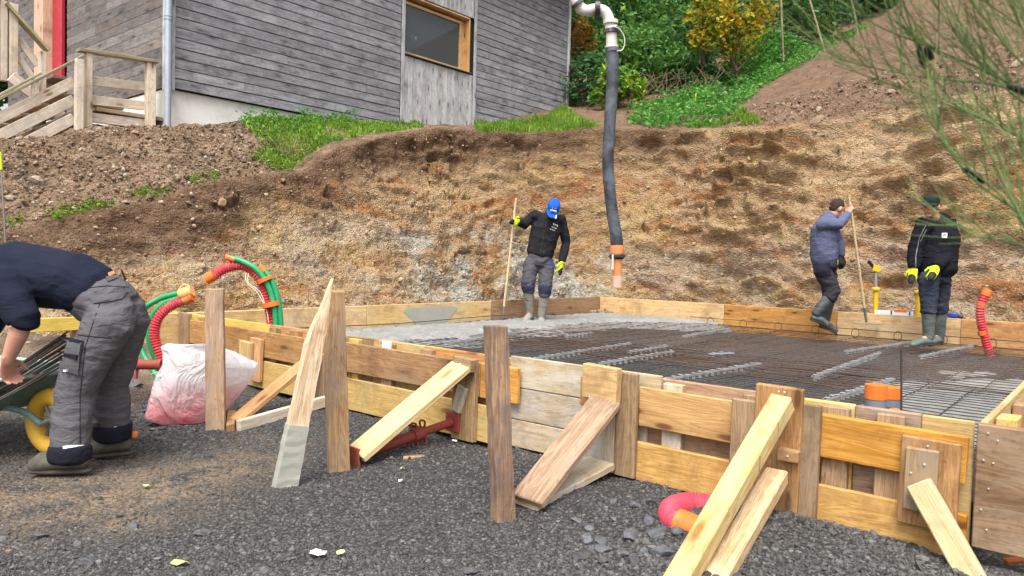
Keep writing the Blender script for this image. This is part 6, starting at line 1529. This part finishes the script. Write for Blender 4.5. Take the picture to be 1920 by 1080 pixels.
# waistband, shirt showing, pockets, straps, cuffs
decal(tr, ((196, 518), (246, 499), (251, 508), (202, 529)), M['flap'], 'waistband', 8, 2, .006)
decal(tr, ((228, 505), (236, 502), (243, 524), (235, 527)), M['flap'], 'belt_loop', 2, 5, .012)
decal(J['_jacket'], ((202, 512), (232, 500), (235, 505), (205, 518)), M['orange_sleeve'], 'undershirt', 6, 2, .004)
decal(J['_jacket'], ((226, 501), (243, 496), (245, 500), (229, 505)), M['blue'], 'undershirt_hem', 6, 2, .005)
decal(tr, ((168, 557), (238, 546), (228, 562), (176, 570)), M['flap'], 'pocket_flap', 10, 5, .007, None, .006)
cg = decal(tr, ((114, 632), (158, 640), (147, 702), (100, 690)), M['flap'], 'cargo_pocket', 8, 8, .012, None, .012)
decal(tr, ((112, 659), (152, 665), (150, 673), (110, 667)), M['dark_hem'], 'strap', 8, 2, .030, cg)
decal(tr, ((116, 631), (158, 639), (155, 644), (118, 639)), M['dark_hem'], 'pocket_mouth', 8, 2, .022, cg)
decal(tr, ((128, 693), (132, 694), (131, 698), (127, 697)), M['reflect'], 'tag', 2, 2, .030, cg)
ribbon(tr, [(118, 622), (160, 630), (210, 634)], .0022, M['dark_hem'], 'seam', .001)
ribbon(tr, [(166, 540), (200, 536), (262, 540)], .0022, M['dark_hem'], 'seam', .001)
ribbon(tr, [(190, 560), (160, 650), (150, 740), (150, 850)], .0018, M['dark_hem'], 'seam', .001)
for s, sp in (('L', .80), ('R', .76)):
    k0 = J['k' + s]; a0 = J['a' + s]; p = k0.lerp(a0, sp); q = k0.lerp(a0, 1.01)
    hb = Blob(); hb.limb([(p, .0895), (p.lerp(q, .5), .092), (q, .089)], ends=(.15, .25)); h_ = hb.fuse('dark_cuff', M['dark_hem'], tr, .0075, 3, .006, (7, 7, 16))
    ax_ = (q - p).normalized(); u_ = Vector((1, 0, 0)); u_ = (u_ - ax_ * u_.dot(ax_)).normalized(); v_ = ax_.cross(u_)
    decal(h_, ((118, 838), (156, 832), (156, 836), (119, 842)) if s == 'L' else ((213, 798), (236, 790), (236, 794), (214, 802)), M['reflect'], 'reflective_strip', 8, 1, .004)
    # shoe
    t_ = J['t' + s]; dt = (t_ - a0); dt.z = 0; dt.normalize(); gz_ = gz1(a0) + .012; hl = a0 - dt * .065; sb = Blob(); tz = gz_ + .045
    L_ = (t_ - a0).length; tt_ = Vector((t_.x, t_.y, tz)) + dt * .02
    sb.limb([(Vector((a0.x, a0.y, gz_ + .13)), .050), (Vector((a0.x, a0.y, gz_ + .085)), .052)], ends=(.3, .6))
    sb.limb([(Vector((hl.x, hl.y, gz_ + .062)), .044), (Vector((a0.x, a0.y, gz_ + .070)) + dt * .05, .052), (Vector((a0.x, a0.y, gz_ + .055)) + dt * .12, .050), (tt_, .042)], ends=(.6, .9), squash=(Z, .9))
    so = sb.fuse('shoe', M['olive_shoe'], w4, .006, 3, .003, (14, 14, 14))
    sl = Blob(); sl.limb([(Vector((hl.x, hl.y, gz_ + .014)), .038), (a0 * 1 + dt * .07 - Z * (a0.z - gz_ - .014), .043), (Vector((tt_.x, tt_.y, gz_ + .016)) + dt * .004, .036)], squash=(Z, .40)); sl.fuse('sole', M['shoe_sole'], so, .006, 1)
    lc = MB()
    for i_ in range(4):
        q_ = Vector((a0.x, a0.y, gz_ + .118 - .012 * i_)) + dt * (.055 + .022 * i_); lc.tube([q_ + dt.cross(Z) * .028, q_ + Z * .006, q_ - dt.cross(Z) * .028], .003, 5)
    lc.build('lace', M['reflect'], so)
    if s == 'R': MB().box(Vector((hl.x, hl.y, gz_ + .105)) - dt * .035, dt, Z, .03, .03, .05, .006).build('heel_tab', M['orange_tape'], so)
# ================================================================== PLANTS
def leaf_mat(name, stops, rough=.55, trans=.42):
    n = NT(name); r_ = n.island(); p = n.pos(); c = n.ramp(r_, stops)
    c = n.mix(n.mr(n.noise(p, 1.3, 3), .35, .65, 0, .45), c, tuple(x * .8 for x in stops[0][1]))
    n.fin(c, rough, None, .35); n.put(n.b.inputs['Transmission Weight'], 0.)
    tr_ = n.n('ShaderNodeBsdfTranslucent'); n.l(c, tr_.inputs[0]); mx = n.n('ShaderNodeMixShader'); mx.inputs[0].default_value = trans
    n.l(n.b.outputs[0], mx.inputs[1]); n.l(tr_.outputs[0], mx.inputs[2]); n.l(mx.outputs[0], n.out.inputs[0]); return n.m
M['lf_green'] = leaf_mat('mid_green_leaf', [(0, (0.058, 0.160, 0.032)), (.6, (0.123, 0.290, 0.058)), (1, (0.261, 0.435, 0.087))])
M['lf_dark'] = leaf_mat('dark_green_leaf', [(0, (0.036, 0.102, 0.032)), (.6, (0.080, 0.196, 0.061)), (1, (0.174, 0.319, 0.102))])
M['lf_hazel'] = leaf_mat('yellowing_hazel_leaf', [(0, (.07, .15, .02)), (.30, (.17, .25, .03)), (.45, (.58, .50, .04)), (.82, (.74, .50, .03)), (1, (.66, .30, .03))])
M['lf_orange'] = leaf_mat('orange_autumn_leaf', [(0, (.10, .15, .03)), (.4, (.40, .26, .05)), (1, (.60, .20, .03))])
M['lf_lime'] = leaf_mat('lime_green_leaf', [(0, (0.084, 0.216, 0.024)), (.6, (0.192, 0.360, 0.036)), (1, (0.504, 0.540, 0.036))])
M['lf_nettle'] = leaf_mat('nettle_leaf', [(0, (0.060, 0.192, 0.036)), (.6, (0.120, 0.348, 0.060)), (1, (0.264, 0.528, 0.096))])
M['grass'] = leaf_mat('grass_blade', [(0, (.10, .22, .02)), (.55, (.20, .38, .035)), (.9, (.36, .50, .07)), (1, (.46, .42, .16))], .6)
M['bark'] = plain('bark', (.085, .062, .045), .9, .2, 0, bump=.8, bscale=40)
M['dead'] = plain('dead_stem', (.16, .11, .075), .9, .2)
M['broom_st'] = plain('broom_stem', (.13, .20, .06), .7, .3, dirt=(.22, .23, .10), damt=.45, dscale=14)
M['pod'] = plain('black_pod', (.022, .02, .024), .75, .25, dirt=(.07, .065, .07), damt=.4)
def leaves(C_, size, r, up_bias=.5, aspect=.6):
    """folded leaf: two quads meeting on the midrib -> 4 corner points + midrib"""
    k = len(C_); nrm = r.normal(size=(k, 3)); nrm[:, 2] = np.abs(nrm[:, 2]) + up_bias; nrm /= np.linalg.norm(nrm, axis=1)[:, None]
    t = r.normal(size=(k, 3)); t -= nrm * (t * nrm).sum(1)[:, None]; t /= np.linalg.norm(t, axis=1)[:, None]; b = np.cross(nrm, t)
    s = (size * r.uniform(.6, 1.3, k))[:, None]
    tip = C_ + t * s; base = C_ - t * s; m = C_ + t * s * .1
    l = m + b * s * aspect + nrm * s * .22; rr_ = m - b * s * aspect + nrm * s * .22
    V = np.stack([base, l, tip, rr_], 1).reshape(-1, 3); i = np.arange(k)[:, None] * 4
    return V, np.concatenate([i + np.array([[0, 2, 1]]), i + np.array([[0, 3, 2]])], 0)
def crown_pts(c, rad, n_cl, per, r, shell=.55, tight=.20):
    d = r.normal(size=(n_cl, 3)); d /= np.linalg.norm(d, axis=1)[:, None]; q = d * (r.uniform(shell, 1, n_cl) ** .7)[:, None]
    cl = np.repeat(q, per, 0); cl = cl + r.normal(size=cl.shape) * tight * np.repeat(r.uniform(.5, 1.2, n_cl), per)[:, None]
    return np.array(c) + cl * np.array(rad)
def shrub(name, label, cat, foot, c, rad, n_cl, per, leaf, mat, seed, stems=5, group=None, up_bias=.5, stem_mat=None, aspect=.6):
    r = np.random.default_rng(seed); foot = Vector(foot); c = Vector(c); e = root(name, foot, label, cat, group)
    P = crown_pts(tuple(c), rad, n_cl, per, r, .25 if 'hazel' in name else .5, .17 if 'hazel' in name else .2); V, T = leaves(P, leaf, r, up_bias, aspect); V = V - np.array(foot)
    mobj('crown', V, T, mat, e)
    for k_ in range(stems):
        d = Vector(r.normal(size=3)) * .45; d = Vector((d.x * rad[0], d.y * rad[1], abs(d.z) * rad[2] * .5))
        top = c + d; mid_ = foot.lerp(top, .5) + Vector((d.x * .3, d.y * .3, .05))
        b0 = foot + Vector((r.normal() * .12 * rad[0], r.normal() * .12 * rad[1], -.15)); r0_ = .012 + .016 * rad[2] * r.random()
        pts = curve_pts([b0, mid_, top], 10); mb = MB(); mb.tube(pts, [r0_ * (1 - .08 * i) for i in range(11)], 7)
        for q in range(4):
            p_ = pts[4 + q]; dd = Vector(r.normal(size=3)); dd.z = abs(dd.z); mb.tube([p_, p_ + Vector((dd.x * rad[0], dd.y * rad[1], dd.z * rad[2])) * .25], [r0_ * .4, r0_ * .15], 5)
        mb.build('stem' if stems > 1 else 'trunk', stem_mat or M['bark'], e)
    return e
# projected positions of the hillside's own vertices
_q = BANK_V - np.array(CAMP); _w = _q @ np.array(fw); BPX = 960 + F_PX * (_q @ np.array(rt)) / _w; BPY = 540 - F_PX * (_q @ np.array(up)) / _w
def in_poly(x, y, poly):
    res = np.zeros(len(x), bool); n_ = len(poly)
    for i in range(n_):
        x1, y1 = poly[i]; x2, y2 = poly[(i + 1) % n_]; cnd = ((y1 > y) != (y2 > y)); res ^= cnd & (x < (x2 - x1) * (y - y1) / (y2 - y1 + 1e-9) + x1)
    return res
def hill_at(x, y, tmin=1.0):
    """the hillside point nearest to a picture position"""
    ok = (BANK_T > tmin) & (_w > 1) & (BANK_S < 16); i = np.argmin(np.where(ok, (BPX - x) ** 2 + (BPY - y) ** 2, 1e12)); return Vector(BANK_V[i])
_Q = np.asarray(Q_BANK); _qc = BANK_V[_Q].mean(1); _qT = BANK_T[_Q].mean(1); _qS = BANK_S[_Q].mean(1); _qx = BPX[_Q].mean(1); _qy = BPY[_Q].mean(1); _qw = _w[_Q].mean(1)
_qa = np.linalg.norm(np.cross(BANK_V[_Q[:, 2]] - BANK_V[_Q[:, 0]], BANK_V[_Q[:, 3]] - BANK_V[_Q[:, 1]]), axis=1)
def pick(polys, k, r, tmin, tmax, smax=16):
    m = np.zeros(len(_Q), bool)
    for p in polys: m |= in_poly(_qx, _qy, p)
    m &= (_qT > tmin) & (_qT < tmax) & (_qS < smax) & (_qw > 1); idx = np.nonzero(m)[0]; w = _qa[idx]; j = r.choice(idx, k, p=w / w.sum())
    u, v = r.random((2, k, 1)); c = BANK_V[_Q[j]]; return (c[:, 0] * (1 - u) + c[:, 3] * u) * (1 - v) + (c[:, 1] * (1 - u) + c[:, 2] * u) * v
def turf(name, polys, k, h, mat, seed, label, tmin=.93, lean=.5, wid=.006, cat='grass', smax=16):
    r = np.random.default_rng(seed); P = pick(polys, k, r, tmin, 8, smax) + np.array([0, 0, -.015])
    clump = .55 + .9 * np.clip(pn(P * 3.1 + 2) + .45, 0, 1); hh = h * r.uniform(.4, 1.25, k) * clump
    az = r.uniform(0, 2 * np.pi, k); d = np.stack([np.cos(az), np.sin(az), 0 * az], -1); sd_ = np.stack([-np.sin(az), np.cos(az), 0 * az], -1)
    ln = (lean * r.uniform(.2, 1.3, k) * hh)[:, None]; zz = np.array([0, 0, 1.]); w_ = wid * r.uniform(.6, 1.4, k)[:, None]; hh = hh[:, None]
    m1 = P + d * ln * .35 + zz * hh * .6; t1 = P + d * ln + zz * hh * .85
    V = np.stack([P - sd_ * w_, P + sd_ * w_, m1 - sd_ * w_ * .8, m1 + sd_ * w_ * .8, t1], 1).reshape(-1, 3); i = np.arange(k)[:, None] * 5
    o = mobj(name, V, [np.concatenate([i + np.array([[0, 1, 3, 2]])]), np.concatenate([i + np.array([[2, 3, 4]])])], mat); return tag(o, label, cat, kind='stuff')
def herb(name, polys, k, size, mat, seed, label, hmax=.16, tmin=.98, cat='weeds', tmax=6):
    r = np.random.default_rng(seed); P = pick(polys, k, r, tmin, tmax); cl = np.clip(pn(P * 2.6 + seed) + .5, .1, 1.2); P = P + np.stack([r.normal(0, .05, k), r.normal(0, .05, k), r.random(k) * hmax * cl], -1)
    V, T = leaves(P, size, r, .9); return tag(mobj(name, V, T, mat), label, cat, kind='stuff')
GL = [(450, 232), (500, 215), (650, 206), (740, 222), (795, 238), (745, 246), (690, 252), (620, 268), (575, 290), (545, 318), (515, 318), (500, 302), (462, 300), (490, 272), (470, 250)]
GS = [(888, 236), (960, 232), (1010, 226), (1060, 205), (1085, 222), (1125, 238), (1060, 246), (980, 248), (900, 248)]
turf('grass', [GL], 52000, .09, M['grass'], 1, 'bright green grass on the terrace edge below the house', smax=6.6, wid=.009)
turf('grass_strip', [GS], 12000, .13, M['grass'], 2, 'green grass strip along the cut edge at the house corner')
herb('nettles', [[(455, 225), (530, 205), (660, 203), (740, 222), (640, 232), (540, 250), (470, 250)]], 8500, .028, M['lf_nettle'], 3, 'leafy nettles against the house plinth', .22, cat='nettles')
turf('lip_tufts', [[(240, 366), (262, 352), (325, 350), (318, 362), (280, 372)], [(82, 398), (120, 382), (178, 376), (215, 384), (150, 398), (105, 412)], [(348, 336), (372, 324), (412, 324), (408, 338), (362, 346)], [(8, 410), (40, 402), (48, 418), (20, 424)]], 2600, .05, M['grass'], 4, 'small grass tufts along the edge of the tipped soil', .90)
herb('clover', [GL], 9000, .02, M['lf_lime'], 13, 'low clover leaves among the terrace grass', .05, .95, 'clover')
herb('edge_weeds', [[(240, 366), (262, 350), (325, 348), (318, 362), (280, 372)], [(82, 398), (120, 380), (178, 374), (215, 384), (150, 398), (105, 412)], [(500, 318), (545, 322), (580, 290), (560, 280), (480, 300)]], 1100, .018, M['lf_lime'], 5, 'low weeds hanging over the soil edge', .06, .9)
GC = [(1235, 242), (1345, 236), (1385, 205), (1430, 165), (1490, 130), (1545, 100), (1560, 78), (1440, 78), (1360, 130), (1290, 180), (1190, 205), (1180, 236)]
herb('ground_ivy', [GC], 15000, .042, M['lf_nettle'], 6, 'bright green ground cover climbing the slope beside the brown soil', .30, cat='ground cover', tmax=12)
turf('slope_grass', [[(1280, 240), (1350, 232), (1400, 205), (1395, 225), (1340, 240)], [(1385, 222), (1420, 218), (1425, 232), (1390, 236)]], 2500, .10, M['grass'], 7, 'grass at the foot of the green slope', cat='grass')
herb('mound_weeds', [[(1560, 60), (1600, 45), (1620, 60), (1580, 80)], [(1690, 55), (1720, 55), (1760, 80), (1700, 75)], [(1740, 160), (1770, 165), (1760, 175)], [(1590, 95), (1620, 92), (1610, 105)]], 600, .035, M['lf_nettle'], 8, 'scattered weeds on the brown soil slope', .12, tmax=12)
# shrubs behind the cut: picture position of the crown, distance, half sizes in metres
def px_shrub(x, y, Y, rx, rz, n_cl, per, leaf, mat, seed, label, name='shrub', cat='shrub', group='shrubs on the slope behind the cut', stems=5, drop=None, ry=None, **k):
    c = aty(x, y, Y); foot = Vector((c.x, c.y, c.z - (drop or rz * 1.15))); return shrub(name, label, cat, foot, c, (rx, ry or rx * .9, rz), n_cl, per, leaf, M[mat], seed, stems, group, **k)
SB = [
 (1385, 28, 16.2, .72, .95, 46, 36, .055, 'lf_hazel', 'hazel shrub with round yellow leaves high on the slope', 6),
 (1322, 30, 16.6, .42, .8, 26, 32, .055, 'lf_hazel', 'smaller yellow and green hazel left of the large one', 4),
 (1080, 95, 17.2, .40, .85, 26, 30, .075, 'lf_orange', 'orange autumn shrub tight against the house corner', 3),
 (1105, 165, 16.6, .75, .75, 50, 40, .065, 'lf_dark', 'dark green bush low beside the house corner', 5),
 (1115, 45, 19.5, 1.3, 1.2, 70, 40, .085, 'lf_dark', 'dark green bush behind the pump elbow', 5),
 (1215, 45, 19.0, 1.45, 1.3, 90, 40, .085, 'lf_green', 'mid green leafy bush right of the pump elbow', 6),
 (1190, 125, 17.5, 1.2, .85, 80, 40, .075, 'lf_green', 'broad green bush behind the upper hose', 6),
 (1270, 110, 18.3, 1.0, .95, 60, 40, .08, 'lf_dark', 'shaded green bush below the yellow hazel', 5),
 (1142, 165, 15.6, .40, .42, 20, 26, .07, 'lf_lime', 'lime green elder sprays just left of the hose', 3),
 (1178, 165, 15.4, .34, .45, 18, 26, .07, 'lf_lime', 'yellow-green elder sprays just right of the hose', 3),
 (1290, 205, 15.6, .65, .36, 40, 36, .06, 'lf_nettle', 'low green bramble by the survey stake', 3),
 (1215, 225, 15.2, .42, .25, 22, 30, .055, 'lf_dark', 'low dark bramble on the cut edge behind the hose', 2),
 (1480, 25, 20.0, 1.5, 1.1, 70, 36, .08, 'lf_dark', 'dark bush right of the yellow hazel', 5),
 (1500, -10, 21.0, 1.2, 1.1, 60, 36, .08, 'lf_lime', 'yellowish green bush at the top edge above the soil slope', 4),
 (1590, -20, 24.0, 1.8, 1.3, 70, 36, .09, 'lf_dark', 'dark bush on top of the brown soil slope', 5),
 (1385, 150, 17.0, .9, .40, 50, 36, .055, 'lf_nettle', 'green nettle bank below the yellow hazel', 3),
 (1300, 150, 17.2, .7, .5, 50, 36, .06, 'lf_dark', 'dark bramble bush under the hazel stems', 3),
 (1440, 95, 18.2, .85, .5, 40, 36, .06, 'lf_nettle', 'green bush on the slope under the yellow hazel', 3),
]
for k_, (x, y, Y, rx, rz, ncl, per, lf, mt, lab, st) in enumerate(SB): px_shrub(x, y, Y, rx, rz, ncl, per, lf, mt, 40 + k_, lab, 'hazel_shrub' if mt == 'lf_hazel' else 'shrub', stems=st, aspect=.85 if mt == 'lf_hazel' else .55)
# taller trees closing the view above the slope
TR = [(1100, -60, 27, 2.6, 2.6), (1250, -40, 26, 2.8, 2.4), (1420, -60, 27, 2.8, 2.4), (1560, -90, 28, 2.8, 2.2), (1700, -130, 30, 3.0, 2.4), (1860, -120, 30, 3.2, 2.4), (1180, 15, 24, 2.2, 1.8), (1330, 10, 24, 2.2, 1.7), (-60, 60, 17, 1.6, 1.6), (30, 40, 19, 1.2, 1.5), (1780, -60, 27, 3.0, 2.0), (1640, -35, 26, 2.2, 1.6)]
for k_, (x, y, Y, rx, rz) in enumerate(TR):
    px_shrub(x, y, Y, rx, rz, 130, 36, .12, ('lf_green', 'lf_dark')[k_ % 2], 90 + k_, ['leafy tree far behind the house corner', 'leafy tree far behind the pump elbow', 'dark tree far above the yellow hazel', 'tree at the top edge above the soil slope', 'tree above the crest of the soil slope', 'tree at the top right corner behind the broom', 'green tree between the house corner and the hazel', 'dark tree directly behind the yellow hazel', 'leafy tree at the left edge beyond the stairs', 'green bush seen between the stair posts', 'tree on the crest behind the broom twigs', 'tree above the bare saplings at the top of the soil slope'][k_], 'tree', 'tree', 'trees closing the slope', 1, drop=rz * 1.5)
# dead bramble stems hanging down the little bank
r = np.random.default_rng(77); mb = MB()
for k_ in range(170):
    x = r.uniform(1085, 1390); y = 175 + (x - 1085) * -.12 + r.uniform(-30, 40); p = aty(x, y, 15.9 + r.uniform(-.5, .6)); d = Vector((r.normal() * .5, r.normal() * .3, -1 + r.normal() * .35)); L_ = r.uniform(.3, .9)
    mb.tube(curve_pts([p, p + d * L_ * .5 + Vector((r.normal() * .12, 0, .05)), p + d * L_ + Vector((r.normal() * .2, -.05, 0))], 5), .006, 4)
o = mb.build('dead_bramble_stems', M['dead']); tag(o, 'tangle of dead brown bramble stems on the bank behind the hose', 'brambles', kind='stuff')
# slender saplings
for k_, (x0, y0, x1, y1, x2, y2) in enumerate(((1470, 90, 1466, 40, 1464, -20), (1548, 75, 1530, 40, 1515, -10), (1610, 40, 1600, 15, 1590, -20))):
    p = aty(x0, y0, 17.2); o = MB().tube(curve_pts([p - Z * .3, aty(x1, y1, 17.2), aty(x2, y2, 17.2)], 10), .022, 6).build('bare_sapling', M['moss_rail'], org=p)
    tag(o, ('bare sapling stem right of the yellow hazel', 'mossy bare sapling leaning at the edge of the soil slope', 'bare sapling stem at the top of the soil slope')[k_], 'sapling', 'bare saplings on the slope')
# survey stake
p = aty(1302, 207, 14.6); q = aty(1305, 175, 14.6); e = root('survey_stake', p, 'thin survey stake, yellow above and red below, in the green slope', 'stake')
MB().tube([p - Z * .25, p.lerp(q, .45)], .010, 6).build('red_part', M['red_pipe'], e); MB().tube([p.lerp(q, .45), q], .011, 6).build('yellow_part', M['marker_yellow'], e)

# ================================================================== BROOM BUSH CLOSE TO THE LENS
r = np.random.default_rng(5)
e = root('broom_bush', aty(2250, 900, 1.35), 'green broom bush with thin twigs and black pods hanging in at the right', 'bush')
def bp_(x, y, Y): return aty(x, y, Y)
mains = [[(2080, 250, 1.15), (1900, 168, 1.12), (1740, 145, 1.08), (1600, 118, 1.05), (1525, 85, 1.02)],
 [(2080, 280, 1.1), (1900, 160, 1.1), (1760, 95, 1.08), (1640, 45, 1.06), (1590, -5, 1.05)],
 [(2080, 240, 1.05), (1930, 130, 1.05), (1850, 40, 1.05), (1790, -40, 1.05)],
 [(2100, 200, 1.0), (1960, 110, 1.0), (1900, 20, 1.0), (1870, -60, 1.0)],
 [(2060, 330, 1.1), (1900, 250, 1.1), (1800, 205, 1.1), (1690, 165, 1.08), (1560, 120, 1.05)],
 [(2080, 560, .95), (1940, 430, .98), (1870, 360, 1.0), (1800, 300, 1.0), (1735, 215, 1.02)],
 [(2080, 560, .95), (1960, 480, .95), (1895, 455, .97), (1845, 445, .98), (1805, 446, 1.0)],
 [(2080, 600, .95), (1960, 480, .95), (1900, 380, .95), (1850, 270, .96), (1815, 200, .97)],
 [(2080, 500, .9), (1970, 400, .9), (1925, 300, .9), (1890, 210, .9)],
 [(2080, 470, 1.0), (1920, 400, 1.0), (1830, 340, 1.0), (1765, 260, 1.0), (1730, 190, 1.0)],
 [(2080, 160, 1.0), (1930, 60, 1.05), (1800, -30, 1.05)], [(2090, 300, 1.2), (1930, 200, 1.2), (1830, 110, 1.2), (1760, 20, 1.2), (1720, -40, 1.2)]]
tw = MB()
for mi, ml in enumerate(mains):
    lower = mi in (5, 6, 7, 8, 9)
    c_ = curve_pts([bp_(*m_) for m_ in ml], 24); st = MB(); st.tube(c_, [.0024 - .0017 * i / 24 for i in range(25)], 7); st.build('branch', M['broom_st'], e)
    for k_ in range(9 if lower else 20):
        i = int(r.integers(5, 23)); p = c_[i]; d = (c_[min(i + 2, 24)] - c_[i - 2]).normalized()
        side_ = Vector((r.normal() * .45, r.normal() * .5, abs(r.normal()) * .75 + .15)); d2 = (d * .9 + side_ * .65).normalized(); L_ = r.uniform(.04, .12) if lower else r.uniform(.06, .24)
        q = curve_pts([p, p + d2 * L_ * .5 + Z * .004, p + d2 * L_ + (d2 * .3 + Z) * L_ * .10], 8); tw.tube(q, [.0010 - .0007 * i_ / 8 for i_ in range(9)], 5)
        for j in range(3):
            pp = q[2 + 2 * j]; d3 = (d2 + Vector(r.normal(size=3)) * .35).normalized(); l2 = r.uniform(.03, .10); tw.tube([pp, pp + d3 * l2 * .5, pp + d3 * l2 + Z * .006], [.0007, .0005, .0003], 4)
        for j in range(3):                                                        # tiny leaflets
            pass
tw.build('twigs', M['broom_st'], e)['kind'] = 'stuff'
for (x0, y0, x1, y1, Y) in ((1722, 82, 1732, 122, 1.08), (1888, 160, 1935, 178, 1.05), (1802, 315, 1848, 342, 1.0), (1908, 268, 1932, 264, .98), (1735, 88, 1748, 112, 1.09)):
    p = bp_(x0, y0, Y); q = bp_(x1, y1, Y + .01); d = (q - p)
    mb = MB(); rr_ = .0050 if abs(x1 - x0) + abs(y1 - y0) > 32 else .0032; mb.tube([p, p.lerp(q, .12), p.lerp(q, .35), p.lerp(q, .7), p.lerp(q, .93), q], [.001, rr_ * .7, rr_, rr_, rr_ * .75, .001], 10); mb.build('pod', M['pod'], e)
